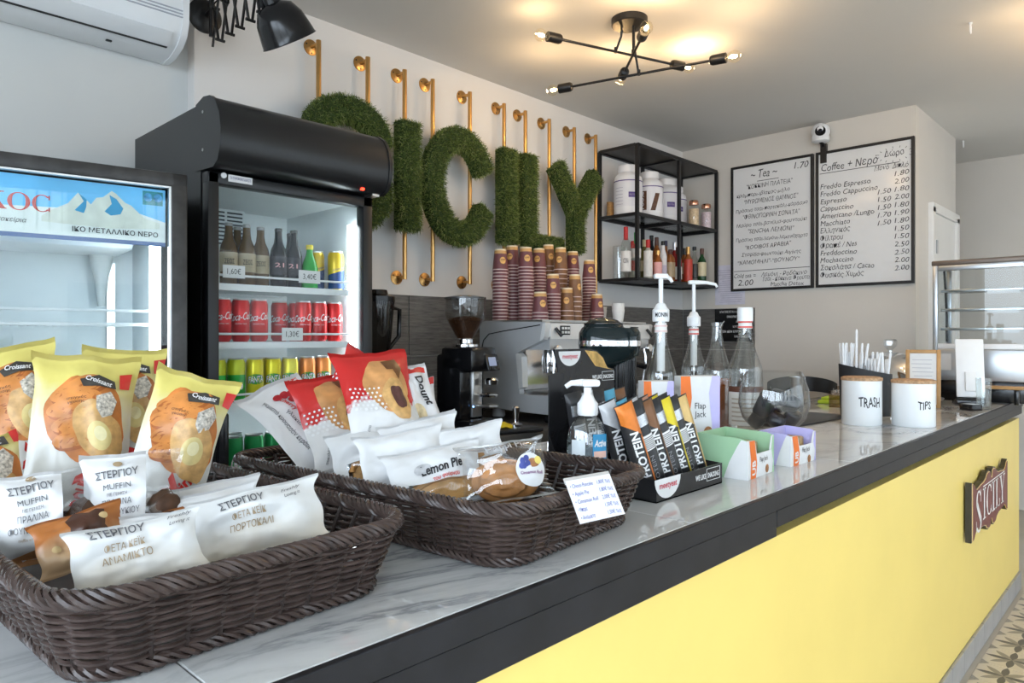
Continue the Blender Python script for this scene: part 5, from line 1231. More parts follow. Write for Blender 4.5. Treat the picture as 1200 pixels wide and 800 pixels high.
for i, (st, x) in enumerate([('silver', 1.318), ('blue', 1.362), ('silver', 1.405), ('pink', 1.448), ('yellow', 1.490), ('back', 1.532)]):
    place_bar(st, bM(x, 0.900, -.3, lean, -0.05), f'{desc[st]} standing behind the front row, {ORD[i]} of six', 'protein bars in the front box')
oB, wB, dB = disp_box('protein_bar_box', 'black display box with a raised gold-swoosh header behind the sanitizer', 1.305, 1.575, 1.005, 1.125, 0.06, 0.225)
hdp = [(-0.135, 0.225), (0.135, 0.225), (0.135, 0.262), (0.105, 0.268), (0.085, 0.295), (0.06, 0.312), (0.02, 0.318), (-0.115, 0.318), (-0.10, 0.262), (-0.135, 0.255)]
XZ = Matrix(((1, 0, 0, 0), (0, 0, -1, 0), (0, 1, 0, 0), (0, 0, 0, 1)))
hd = MB().prism(hdp, -dB / 2 + 0.003, -dB / 2 + 0.006, M=XZ)
hd = MB().prism(hdp, -0.060, -0.057, M=XZ).obj('header_card', MATS['box_black'], oB, smooth=False)
mb = MB(); mb.add([(x, 0.0562, z) for x, z in [(0.005, 0.314), (0.055, 0.310), (0.083, 0.293), (0.103, 0.266), (0.128, 0.260), (0.05, 0.272), (0.03, 0.29)]], [tuple(range(7))]); mb.obj('gold_swoosh', mat('gold_foil', (0.62, 0.40, 0.14), 0.3, 0.7, var=0.4, vscale=60), hd, smooth=False)
logo(oB, 0.085, 0.0562, 0.242, 0.8, logo_x=-0.06)
for ch in oB.children:
    if ch.name.startswith('logo_patch'):
        ch.location.z = 0.051
for i, (st, x) in enumerate([('back', 1.345), ('silver', 1.39), ('back', 1.435), ('blue', 1.48), ('brown', 1.525)]):
    place_bar(st, bM(x, 1.04, -.3, radians(-10), -0.05), f'{desc[st]} in the box with the header, {ORD[i]} of five', 'protein bars in the rear box')

# ---- flap jack cartons
M_orange = mat('flap_orange', (0.80, 0.17, 0.02), 0.4, var=0.05); M_cookie = mat('flap_cookie', (0.36, 0.16, 0.06), 0.6, var=0.5, vscale=120)
def flap_text(o, y, x, z, s):
    mb = MB(); place2d(mb, text2d('Flap Jack', 0.020 * s, 0.055 * s), lambda a, b: (x + a, y, z + b)); mb.obj('carton_lettering', M_ink, o, smooth=False)
    mb = MB(); mb.add(*blob2(0.012 * s, 0.012 * s, 14, lambda a, b: (x + 0.022 * s + a, y, z - 0.024 * s + b))); mb.obj('cookie_picture', M_cookie, o, smooth=False)
def flap_box(label, x0, y0, w, d, h, tint, rz=0.0):
    o = thing('snack_carton', label, 'carton', (x0, y0, CZ), rz)
    tm = mat('flap_' + label[:5], tint, 0.45, var=0.03); t = 0.003
    MB().box((w / 2, d / 2, t / 2), (w, d, t)).obj('bottom', tm, o, smooth=False)
    sp = [(0, 0), (d, 0), (d, h * 1.05), (d * 0.12, h), (0, h * 0.95)]
    MB().prism(sp, 0, t, M=YZ).obj('side_wall', tm, o, smooth=False); MB().prism(sp, w - t, w, M=YZ).obj('side_wall', tm, o, smooth=False)
    MB().box((w / 2, d - t / 2, h * 0.525), (w - 2 * t, t, h * 1.05)).obj('back_wall', tm, o, smooth=False)
    fr = [(0, 0), (w, 0), (w, h * 0.95), (w * 0.93, h * 0.93), (w * 0.85, h * 0.58), (w * 0.34, h * 0.58), (w * 0.26, h * 0.93), (0, h * 0.95)]
    f_ = MB().prism(fr, 0.0, 0.003, M=XZ).obj('front_wall', M_paper, o, smooth=False)
    mb = MB(); mb.add([(x, -0.0035, z) for x, z in [(w * .10, 0.0), (w * .30, 0.0), (w * .34, h * .35), (w * .31, h * .58), (w * .25, h * .93), (w * .05, h * .94), (w * .11, h * .5)]], [tuple(range(7))]); mb.obj('orange_stripe', M_orange, f_, smooth=False)
    mb = MB(); mb.add([(x, -0.0035, z) for x, z in [(w * .93, 0.0), (w, 0.0), (w, h * .95), (w * .95, h * .93), (w * .90, h * .6), (w * .97, h * .3)]], [tuple(range(6))]); mb.obj('tinted_edge', tm, f_, smooth=False)
    mb = MB(); mb.add([(-0.0006, y, z) for y, z in [(0, 0), (d * .45, 0), (d * .34, h * .4), (d * .18, h * .8), (d * .1, h * 0.97), (0, h * .94)]], [tuple(range(6))]); mb.obj('white_curve', M_paper, o, smooth=False)
    flap_text(f_, -0.0037, w * 0.60, h * 0.36, 0.9 * w / 0.16)
    mb = MB(); place2d(mb, text2d('UB', 0.028, h * .36, bold=0.03), lambda a, b: (w * .28 - b, -0.0039, h * .26 + a)); mb.obj('brand_lettering', M_paper, f_, smooth=False)
    for i in range(4):
        bb = thing('oat_bar', f'wrapped oat bar in the {label.split()[0]} snack carton, {ORD[i]} of four', 'snack bar', (x0 + cos(rz) * (w * .18 + i * w * .21), y0 + sin(rz) * (w * .18 + i * w * .21) + d * 0.55, CZ + 0.006), rz + 0.1, group=f'oat bars in the {label.split()[0]} carton')
        mb = MB(); mb.rbox((0, 0, h * 0.36), (w * .18, d * .6, h * 0.70), 0.006); mb.obj('wrapper', mat('oat_wrap', (0.42, 0.27, 0.12), 0.35, var=0.4, vscale=50), bb)
    return o
flap_box('green and white open snack carton next to the protein bars', 1.632, 0.772, 0.16, 0.13, 0.100, (0.36, 0.58, 0.36), 0.03)
flap_box('lilac and white open snack carton before the glass bowl', 1.880, 0.768, 0.165, 0.085, 0.086, (0.50, 0.46, 0.76), -0.02)
def tall_carton(label, x, y, rz, w, h, d, tint):
    o = thing('snack_carton', label, 'carton', (x, y, CZ), rz)
    MB().rbox((0, d / 2, h / 2), (w, d, h), 0.0015, 1).obj('carton_body', M_paper, o, smooth=False)
    tm = mat('flap_' + label[:5], tint, 0.45, var=0.03)
    P = lambda pts: [(a * w, -0.0006, b * h) for a, b in pts]
    mb = MB(); mb.add(P([(-.5, 0), (-.42, 0), (-.30, .45), (-.22, .75), (-.26, 1), (-.5, 1)]), [tuple(range(6))]); mb.obj('orange_stripe', M_orange, o, smooth=False)
    mb = MB(); mb.add(P([(.32, 0), (.5, 0), (.5, 1), (.30, 1), (.22, .8), (.30, .4)]), [tuple(range(6))]); mb.obj('tinted_edge', tm, o, smooth=False)
    mb = MB(); place2d(mb, text2d('Flap', 0.024, 0.032), lambda a, b: (a, -0.0008, h * .62 + b)); place2d(mb, text2d('Jack', 0.024, 0.034), lambda a, b: (a, -0.0008, h * .52 + b)); mb.obj('carton_lettering', M_ink, o, smooth=False)
    mb = MB(); mb.add(*blob2(0.014, 0.019, 16, lambda a, b: (w * .20 + a, -0.0009, h * .33 + b))); mb.obj('cookie_picture', M_cookie, o, smooth=False)
    return o
tall_carton('tall white, orange and lilac snack carton in front of the syrups', 1.795, 0.985, radians(-38), 0.115, 0.238, 0.05, (0.50, 0.46, 0.76))
tall_carton('tall white, orange and green snack carton behind the protein bars', 1.66, 1.035, radians(-38), 0.085, 0.228, 0.05, (0.36, 0.58, 0.36))

# ---- syrup bottles
def syrup(label, x, y, r, h, level, liquid, pump=0.0, neck=None, rz=0.0, ringm=None, long_spout=True):
    o = thing('syrup_bottle', label, 'bottle', (x, y, CZ), group='syrup bottles')
    prof = [(r * .9, 0), (r, .008), (r, h * .50), (r * .97, h * .535), (r * .99, h * .56), (r * .93, h * .60), (r * .62, h * .72), (r * .42, h * .82), (r * .34, h * .92), (r * .34, h * .965), (r * .40, h * .97), (r * .40, h)]
    MB().lathe(prof, 32).obj('glass_body', glassmat('syrup_glass', (0.93, 0.945, 0.94), minr=0.085, edge=0.35), o)
    if liquid:
        pl_ = [(rr * .95, max(z, .004)) for rr, z in prof if z < level * h]
        rl = pl_[-1][0]; pl_.append((rl, level * h))
        MB().lathe(pl_, 32).obj('syrup', liquid, o)
    A = -2.55
    if label.startswith('open') is False:
        mb = MB(); mb.grid(lambda u, v: cyl_fn(r + .0007, 0, A)((u - .5) * r * 2.6, h * (.14 + .28 * v)), 16, 2); lb_ = mb.obj('paper_label', mat('syrup_label', (0.74, 0.71, 0.66), 0.5, var=0.05), o)
        mb = MB(); mb.grid(lambda u, v: cyl_fn(r + .0011, 0, A)((u - .5) * r * 2.6, h * (.40 + .045 * v)), 16, 1); mb.obj('label_band', mat('label_brownband', (0.13, 0.05, 0.03), 0.5, var=0.05), lb_)
        mb = MB()
        for k in range(6): mb.grid(lambda u, v: cyl_fn(r + .0011, 0, A)((u - .5) * r * 2.0, h * (.17 + .034 * k + .012 * v)), 10, 1)
        mb.obj('label_print', mat('label_tanprint', (0.5, 0.42, 0.34), 0.5, var=0.1), lb_)
    if ringm:
        MB().lathe([(r * .415, h * .90), (r * .36, h * .975)], 24, capb=False, capt=False).obj('neck_label', ringm[0], o)
        for zz in (.905, .945): MB().lathe([(r * .425, h * zz), (r * .415, h * (zz + .012))], 24, capb=False, capt=False).obj('neck_stripe', ringm[1], o)
    if pump:
        MB().lathe([(r * .52, h * .985), (r * .54, h * 1.0), (r * .54, h * 1.075), (r * .40, h * 1.09), (r * .30, h * 1.12), (r * .16, h * 1.13)], 24).obj('pump_collar', M_white, o)
        MB().cyl((0, 0, h * 1.12), (0, 0, h + pump), r * .15, 14).obj('pump_stem', M_white, o)
        mb = MB(); mb.rbox((0, 0, h + pump), (r * .9, r * .55, 0.016), 0.005); 
        L = 0.085 if long_spout else 0.03
        mb.tube([(r * .2, 0, h + pump), (L * .6, 0, h + pump - .001), (L, 0, h + pump - .008), (L + .006, 0, h + pump - .018)], [.009, .007, .006, .005], 10)
        sp = mb.obj('pump_spout', M_white, o, rot=(0, 0, rz))
        MB().cyl((0, 0, h * .60), (0, 0, h * .985), r * .26, 14).obj('pump_chamber', M_white, o)
        MB().cyl((0, 0, h * .10), (0, 0, h * .60), r * .07, 8).obj('dip_tube', M_white, o)
    return o
w_p = mat('neck_pink', (0.75, 0.55, 0.52), 0.5, var=0.05); w_w = mat('neck_white', (0.78, 0.76, 0.74), 0.5, var=0.03); w_r = mat('neck_red', (0.62, 0.05, 0.03), 0.5, var=0.05)
o = syrup('clear syrup bottle with a big white pump reading MONIN, nearest the black juicer', 1.912, 1.185, 0.0485, 0.402, .12, mat('syrup_clear', (0.30, 0.24, 0.16), 0.1, var=0.1), 0.135, rz=-0.75, ringm=(w_w, w_p), long_spout=False)
mb = MB(); place2d(mb, text2d('MONIN', 0.020, 0.042, bold=0.02), cyl_fn(0.0485 * .54 + .0008, 0.402 * 1.02, -2.5)); mb.obj('pump_lettering', M_ink, o, smooth=False)
syrup('clear syrup bottle with a long-spouted white pump and red neck label', 2.478, 1.388, 0.048, 0.395, .12, None, 0.165, rz=-0.80, ringm=(w_w, w_r))
syrup('open syrup bottle half full of amber syrup, no cap', 2.267, 1.180, 0.049, 0.398, .52, mat('syrup_amber', (0.22, 0.055, 0.012), 0.08, var=0.05))
o = syrup('capped clear syrup bottle with a white neck, behind the glass bowl', 2.235, 1.062, 0.056, 0.418, .12, None, ringm=(w_w, w_r))
MB().lathe([(0.056 * .45, 0.40), (0.056 * .45, 0.443), (0.022, 0.446), (0, 0.446)], 24, capb=False).obj('cap', M_white, o)

# ---- glass bowl with dark wrapped sweets
o = thing('glass_bowl', 'round footed glass bowl half filled with dark wrapped sweets', 'bowl', (2.112, 0.912, CZ))
bowlp = [(0.045, 0), (0.048, .004), (0.012, .012), (0.010, .035), (0.03, .052), (0.065, .070), (0.092, .100), (0.104, .145), (0.100, .190), (0.088, .228), (0.080, .243)]
MB().lathe(bowlp + [(0.078, .243), (0.086, .226), (0.098, .190), (0.102, .145), (0.090, .102), (0.063, .073), (0.0, .060)], 40).obj('glass_wall', glassmat('bowl_glass', (0.965, 0.97, 0.97), minr=0.015, edge=0.45), o)
M_sweet = mat('sweet_black', (0.014, 0.014, 0.018), 0.28, var=0.3, vscale=30)
swm = None
sp = [(-0.045, -.03, .098, .4), (0.03, -.045, .098, 1.2), (.05, .03, .10, 2.2), (-.02, .045, .098, .9), (0, 0, .10, .2), (-.055, .01, .14, 1.6), (.02, -.05, .142, .7), (.045, .02, .14, 2.7), (-.01, .02, .15, 1.9), (-.04, -.035, .168, .3)]
rad = ['lowest at the back', 'lower front', 'right-hand lower', 'rear lower', 'centre bottom', 'left middle', 'front middle', 'right middle', 'near the top centre', 'topmost']
for (x, y, z, a), nm in zip(sp, rad):
    b_ = thing('wrapped_sweet', f'dark wrapped sweet in the glass bowl, {nm}', 'sweet', (2.112 + x * .9, 0.912 + y * .9, CZ + z), a, group='sweets in the glass bowl')
    if swm is None: swm = MB().rbox((0, 0, 0), (0.068, 0.048, 0.042), 0.014, 3).mesh('sweet_wrapper', M_sweet)
    w_ = link('sweet_wrapper', swm, b_); w_.rotation_euler = (a, a * .7, 0)

# ---- black domed appliance in front of the coffee machine
o = thing('citrus_juicer', 'black domed appliance with a silver band in front of the coffee machine', 'appliance', (1.945, 1.405, CZ), radians(-46))
def sect(mb, secs, seg=36):
    vs_, fs = [], []
    for (cx_, a, b, z, p) in secs:
        for i in range(seg):
            t = 2 * pi * i / seg; ct, st = cos(t), sin(t)
            vs_.append((cx_ + a * abs(ct) ** (2 / p) * (1 if ct >= 0 else -1), b * abs(st) ** (2 / p) * (1 if st >= 0 else -1), z))
    for k in range(len(secs) - 1):
        for i in range(seg): j = (i + 1) % seg; fs.append((k * seg + i, k * seg + j, (k + 1) * seg + j, (k + 1) * seg + i))
    fs.append(tuple(reversed(range(seg)))); fs.append(tuple((len(secs) - 1) * seg + i for i in range(seg)))
    return mb.add(vs_, fs)
sect(MB(), [(0.02, .07, .07, 0.0, 3), (0.02, .075, .075, .01, 3), (0.02, .075, .075, .05, 3), (0.03, .05, .06, .07, 3)]).obj('base', M_blackg, o)
cm = sect(MB(), [(0.045, .042, .055, .06, 4), (0.045, .042, .055, .30, 4)]).obj('column', M_blackg, o)
for i in range(9): MB().box((0.018 + 0.0065 * i, -0.0555, .17), (.003, .004, .20)).obj('column_rib', M_black, cm, smooth=False)
gl = mat('dark_green_gloss', (0.008, 0.016, 0.018), 0.08, var=0.1)
sect(MB(), [(-0.03, .03, .03, .235, 2.2), (-0.015, .07, .06, .255, 2.4), (0, .098, .08, .285, 2.6), (0, .103, .084, .318, 2.8)]).obj('lower_shell', gl, o)
sect(MB(), [(0, .104, .085, .318, 2.8), (0, .1045, .0855, .326, 2.8), (0, .104, .085, .336, 2.8)]).obj('silver_band', M_chrome, o)
sect(MB(), [(0, .103, .084, .336, 2.8), (0, .101, .082, .362, 3), (0, .092, .072, .378, 3)]).obj('upper_shell', gl, o)
dm_ = sect(MB(), [(-0.02, .070, .068, .372, 2.2), (-0.02, .064, .062, .390, 2.2), (-0.02, .048, .046, .404, 2.2), (-0.02, .025, .024, .412, 2)]).obj('dome', gl, o)
for z, a in ((.378, .0705), (.392, .0645)): MB().tube([(-0.02 + a * cos(t), a * .97 * sin(t), z) for t in [2 * pi * i / 32 for i in range(32)]], .0022, 6, closed=True).obj('dome_ring', M_blackg, dm_)

# ---- TRASH and TIPS jars with cork lids
M_cork = mat('cork', (0.48, 0.30, 0.17), 0.85, var=0.4, vscale=90, bump=0.8, bscale=150)
M_cer = mat('white_ceramic', (0.80, 0.82, 0.83), 0.22, var=0.01)
def jar(label, x, y, r, h, s, A, sz, wd):
    o = thing('counter_jar', label, 'jar', (x, y, CZ))
    MB().lathe([(r * .97, 0), (r, .004), (r, h), (r * .95, h), (r * .95, .01), (0, .01)], 40).obj('jar_body', M_cer, o)
    mb = MB(); mb.lathe([(r * .93, h - .004), (r * 1.03, h), (r * 1.03, h + .010), (r * .9, h + .014), (0, h + .015)], 40); mb.obj('cork_lid', M_cork, o)
    mb = MB(); place2d(mb, text2d(s, sz, wd, bold=0.012), lambda a, b: cyl_fn(r + .0007, h * .42, A)(a, b + .003 * sin(a * 150))); mb.obj('handwritten_word', M_ink, o, smooth=False)
jar('white jar with a cork lid reading TRASH', 3.000, 0.937, 0.0735, 0.176, 'TRASH', radians(222), 0.055, 0.085)
jar('white jar with a cork lid reading TIPS', 3.092, 0.775, 0.0765, 0.168, 'TIPS', radians(224), 0.042, 0.05)

# ---- black mat, steel shaker, lime cloth, caddy
o = thing('bar_mat', 'thin black bar mat on the marble beside the white jars', 'mat', (2.96, 1.165, CZ), -0.07)
MB().rbox((0, 0, .003), (0.60, 0.20, .006), .002).obj('mat_sheet', M_black, o)
o = thing('steel_shaker', 'tapered steel shaker cup behind the glass bowl', 'cup', (3.21, 1.275, CZ + .0065))
MB().lathe([(.021, 0), (.023, .004), (.033, .155), (.034, .16), (.031, .16), (.020, .008), (0, .008)], 28).obj('shaker_wall', M_steel, o)
o = thing('lime_cloth', 'folded lime-green cloth on the marble counter behind the jars', 'cloth', (3.86, 1.33, CZ), .1)
mb = MB(); mb.rbox((0, 0, .010), (.20, .14, .02), .008); mb.rbox((0.01, 0.0, .026), (.16, .12, .014), .006); mb.obj('folded_cloth', mat('lime', (0.42, 0.58, 0.04), .9, var=.15, vscale=40), o)
o = thing('napkin_caddy', 'small clear plastic caddy behind the TRASH jar', 'caddy', (3.66, 1.24, CZ))
mp2 = glassmat('caddy_plastic', (0.82, 0.74, 0.66), minr=.05)
for a, b in (((0, 0, .002), (.10, .08, .004)), ((-.048, 0, .03), (.003, .08, .06)), ((.048, 0, .05), (.003, .08, .10)), ((0, .039, .04), (.093, .003, .08))): MB().box(a, b).obj('caddy_panel', mp2, o, smooth=False)

# ---- straw holder
o = thing('straw_holder', 'black oval straw holder behind the white jars', 'holder', (3.36, 1.035, CZ), radians(-72))
M_bl2 = mat('holder_black', (0.02, 0.02, 0.022), .5, var=.1)
def holder(u, v):
    t = 2 * pi * u; zt = .205 + .022 * -cos(t)
    return (.108 * cos(t) * (.93 + .07 * v), .06 * sin(t) * (.93 + .07 * v), v * zt)
mb = MB(); mb.grid(holder, 40, 4, closeu=True); mb.grid(lambda u, v: tuple(k * (.96 if i < 2 else 1) for i, k in enumerate(holder(1 - u, v))), 40, 4, closeu=True)
mb.obj('holder_wall', M_bl2, o); MB().lathe([(.05, .0), (.05, .004)], 24).obj('holder_floor', M_bl2, o)
MB().box((0.0, 0, .12), (.003, .10, .2)).obj('divider', M_bl2, o, smooth=False)
st_m = [MB().tube([(0, 0, 0), (0, 0, h * .6), (.0005, 0, h * .97), (.001, 0, h)], [.0052, .0052, .0052, .003], 7).mesh('wrapper', mat('straw_paper', (.80, .81, .82), .6, var=.06, vscale=80)) for h in (.245, .275, .315, .375)]
hm = Matrix.Translation((3.36, 1.035, CZ)) @ Matrix.Rotation(radians(-72), 4, 'Z')
nl = 0; straws = []
for i in range(38):
    left = i < 19
    lx = random.uniform(-.088, -.012) if left else random.uniform(.012, .088)
    ly = random.uniform(-.036, .036) * sqrt(max(.05, 1 - (lx / .1) ** 2))
    k = (2 if random.random() < .7 else 1) if left else (0 if random.random() < .8 else 1)
    if i == 3: k = 3; lx = -.035
    s_ = thing('paper_straw', 'tallest white paper-wrapped straw in the black holder' if i == 3 else ('white paper-wrapped long straw in the higher side of the black holder' if left else 'white paper-wrapped short straw in the lower side of the black holder'), 'straw',
               M=hm @ Matrix.Translation((lx, ly, .006)) @ Euler((random.gauss(0, .05), random.gauss(0, .05), 0)).to_matrix().to_4x4(), group='straws in the holder')
    link('wrapper', st_m[k], s_); straws.append((lx, left, i == 3, s_))
for side_ in (True, False):
    grp = sorted([q for q in straws if q[1] == side_ and not q[2]], key=lambda q: q[0])
    for k, q in enumerate(grp): q[3]['label'] = f"white paper-wrapped {'long' if side_ else 'short'} straw in the black holder, {'leftmost' if k == 0 else ORDN[k] + ' from left'} of {len(grp)}"

# ---- wooden photo frame
fm = mtx((3.90, 0.935, CZ), (0.22, -0.97, 0), (0.10, 0.02, 1))
o = thing('photo_easel', 'small upright wooden frame with a handwritten note behind the TIPS jar', 'frame', M=fm)
w, h, t = .150, .285, .018
for x in (-w / 2 + t / 2, w / 2 - t / 2): MB().rbox((x, h / 2, 0), (t, h, .016), .003).obj('frame_bar', M_wood, o)
for y in (t / 2, h - t / 2): MB().rbox((0, y, 0), (w - 2 * t, t, .016), .003).obj('frame_bar', M_wood, o)
pp = MB().box((0, h / 2, 0), (w - 2 * t, h - 2 * t, .004)).obj('note_paper', M_paper, o, smooth=False)
mb = MB()
for k in range(6): mb.box((-.004 + .004 * sin(k * 5), h - .05 - .02 * k, .0024), (.085 + .012 * sin(k * 3), .0022, .0003))
mb.obj('note_lines', mat('pen_grey', (.35, .36, .42), .5, var=.05), pp, smooth=False)
MB().box((0, h * .35, -.05), (.03, h * .7, .004), M=Matrix.Rotation(-.25, 4, 'X')).obj('easel_leg', M_wood, o, smooth=False)

# ---- cake dome
o = thing('cake_dome', 'polished steel cake dome with a faceted glass knob behind the straws', 'cake dome', (4.14, 1.150, CZ))
MB().lathe([(.10, 0), (.11, .008), (.03, .014), (.245, .02), (.25, .028), (.24, .03)], 44).obj('plate', M_steel, o)
MB().lathe([(.225, .0305), (.228, .04), (.222, .10), (.195, .17), (.145, .225), (.08, .258), (.02, .270), (0, .271)], 44, capb=False).obj('dome', M_chrome, o)
kb = MB().lathe([(.012, .268), (.014, .28), (.034, .300), (.036, .325), (.028, .335), (0, .336)], 8).obj('glass_knob', glassmat('knob_glass', (.9, .92, .93), minr=.12), o, ang=10)

# ---- tablet stand, tumbler, card reader
tmx = mtx((4.20, .790, CZ), (0.35, -.93, 0), (.16, .06, 1))
o = thing('payment_tablet', 'white payment tablet on a slanted stand in front of the cake case', 'tablet', M=tmx)
MB().rbox((0, .19, 0), (.125, .30, .012), .005).obj('tablet_shell', M_white, o); MB().rbox((0, .12, .012), (.05, .10, .014), .004).obj('rear_mount', M_white, o)
MB().rbox((0, .02, -.05), (.13, .03, .14), .005).obj('stand_foot', M_blackg, o)
o = thing('glass_tumbler', 'clear drinking glass beside the payment tablet', 'glass', (4.02, .705, CZ))
MB().lathe([(.026, 0), (.029, .005), (.034, .15), (.032, .15), (.027, .012), (0, .012)], 28).obj('glass_wall', glassmat('tumbler_glass', (.93, .95, .95), minr=.05), o)
o = thing('card_reader', 'small dark card reader at the far end of the counter', 'card reader', (3.90, .735, CZ), -.6)
MB().rbox((0, 0, .016), (.06, .075, .03), .005).obj('reader_body', M_blackg, o); MB().box((0, -.01, .0316), (.045, .035, .001)).obj('reader_screen', M_steel, o, smooth=False)

# ---- countertop cake display case
o = thing('cake_display_case', 'glass and steel cake display case at the far end of the counter', 'display case', (4.45, .80, CZ))
cw = .44; ch = .655; cd = .34; z0 = .11
M_sil = mat('case_silver', (.50, .52, .54), .34, .9, var=.04)
MB().rbox((cd / 2, 0, .055), (cd - .02, cw - .02, .11), .004).obj('black_base', M_blackg, o)
MB().rbox((cd / 2, 0, z0 + .085), (cd, cw, .17), .006).obj('steel_plinth', M_sil, o)
for x in (.012, cd - .012):
    for y in (-cw / 2 + .012, cw / 2 - .012): MB().rbox((x, y, z0 + .40), (.024, .024, .47), .003).obj('corner_post', M_sil, o)
MB().rbox((cd / 2, 0, z0 + ch - .012), (cd + .01, cw + .01, .028), .006).obj('top_cap', mat('case_brown', (.16, .13, .11), .4, .5, var=.1), o)
MB().rbox((.012, 0, z0 + ch - .04), (.022, cw - .05, .03), .003).obj('light_header', M_sil, o)
MB().rbox((.012, 0, z0 + .185), (.022, cw - .05, .03), .003).obj('bottom_rail', M_white, o)
MB().box((.006, 0, z0 + .41), (.004, cw - .05, .42)).obj('front_glass', glassmat('case_glass', (.95, .97, .975), refl=.45), o, smooth=False)
MB().box((cd / 2, cw / 2 - .006, z0 + .41), (cd - .05, .004, .42)).obj('side_glass', MATS['case_glass'], o, smooth=False)
MB().box((cd / 2, -cw / 2 + .006, z0 + .41), (cd - .05, .004, .42)).obj('side_glass', MATS['case_glass'], o, smooth=False)
for z in (.28, .385, .49):
    s_ = MB().box((cd / 2, 0, z0 + z), (cd - .08, cw - .06, .006)).obj('glass_shelf', MATS['case_glass'], o, smooth=False)
    MB().rbox((.05, 0, z0 + z), (.012, cw - .06, .016), .002).obj('shelf_edge', M_steel, s_)
    MB().box((.043, -.10, z0 + z - .012), (.002, .14, .018)).obj('price_strip', M_paper, s_, smooth=False)
mb = MB(); mb.tube([(.03, cw / 2 - .05, z0 + ch - .05), (.06, cw / 2 - .05, z0 + .50), (.085, cw / 2 - .05, z0 + .36), (.09, cw / 2 - .05, z0 + .21)], .006, 8); mb.obj('shelf_bracket', M_blackg, o)
MB().box((-.002, .165, z0 + .10), (.002, .07, .09)).obj('label_sheet', M_paper, o, smooth=False)
o = thing('wooden_tray', 'light wooden serving tray resting on the ledge before the cake case', 'tray', (4.395, .695, CZ), 0)
MB().rbox((0, 0, .085), (.085, .20, .016), .007, 3).obj('tray_board', M_wood, o)
for y in (-.07, .07): MB().rbox((0, y, .038), (.06, .02, .077), .003).obj('tray_leg', M_blackg, o)

# ---- black stool behind the counter
o = thing('bar_stool', 'black curved-back bar stool behind the counter, seen beyond the mat', 'stool', (4.55, 1.78, 0), radians(200))
MB().lathe([(.17, .74), (.185, .75), (.185, .775), (.16, .785), (0, .787)], 28).obj('seat', M_black, o)
for a in (.7, 2.3, 3.9, 5.5): MB().tube([(.14 * cos(a), .14 * sin(a), .745), (.2 * cos(a), .2 * sin(a), 0)], .011, 8).obj('leg', M_steel, o)
MB().tube([(.178 * cos(t), .178 * sin(t), .25) for t in [2 * pi * i / 28 for i in range(28)]], .008, 6, closed=True).obj('foot_ring', M_steel, o)
def backf(u, v, r): 
    t = radians(-70 + 140 * u); zt = 1.155 - .05 * (2 * u - 1) ** 2; zb = 1.065 - .035 * (2 * u - 1) ** 2
    return (r * cos(t), r * sin(t) * 1.15, zb + (zt - zb) * v)
mb = MB(); mb.grid(lambda u, v: backf(u, v, .19), 24, 4); mb.grid(lambda u, v: backf(1 - u, v, .175), 24, 4); mb.obj('backrest', M_black, o)
for t in (-1.0, 1.0): MB().tube([(.17 * cos(t), .17 * sin(t), .76), (.185 * cos(t), .21 * sin(t), 1.08)], .009, 8).obj('back_post', M_steel, o)
# ------------------------------------------------------------------ wicker baskets
M_wick = mat('wicker_brown', (0.056, 0.038, 0.033), 0.27, var=0.45, vscale=45, bump=0.3, bscale=200)
M_wickd = mat('wicker_dark', (0.034, 0.023, 0.02), 0.4, var=0.4, vscale=45)
def rrect(a, b, r, n):
    """rounded rectangle, n points evenly along its length -> [(x, y, nx, ny)]"""
    segs = []; L = []
    sx, sy = a - r, b - r
    pieces = [('l', (sx, -b), (-sx, -b), (0, -1)), ('a', (-sx, -sy), 270, 180), ('l', (-a, -sy), (-a, sy), (-1, 0)), ('a', (-sx, sy), 180, 90), ('l', (-sx, b), (sx, b), (0, 1)), ('a', (sx, sy), 90, 0), ('l', (a, sy), (a, -sy), (1, 0)), ('a', (sx, -sy), 360, 270)]
    for p in pieces: L.append(sqrt((p[1][0] - p[2][0]) ** 2 + (p[1][1] - p[2][1]) ** 2) if p[0] == 'l' else r * pi / 2)
    T = sum(L); out = []
    for i in range(n):
        s_ = T * i / n; k = 0
        while s_ > L[k]: s_ -= L[k]; k += 1
        p = pieces[k]; f = s_ / L[k]
        if p[0] == 'l': out.append((p[1][0] + (p[2][0] - p[1][0]) * f, p[1][1] + (p[2][1] - p[1][1]) * f, *p[3]))
        else:
            t = radians(p[2] + (p[3] - p[2]) * f); out.append((p[1][0] + r * cos(t), p[1][1] + r * sin(t), cos(t), sin(t)))
    return out, T
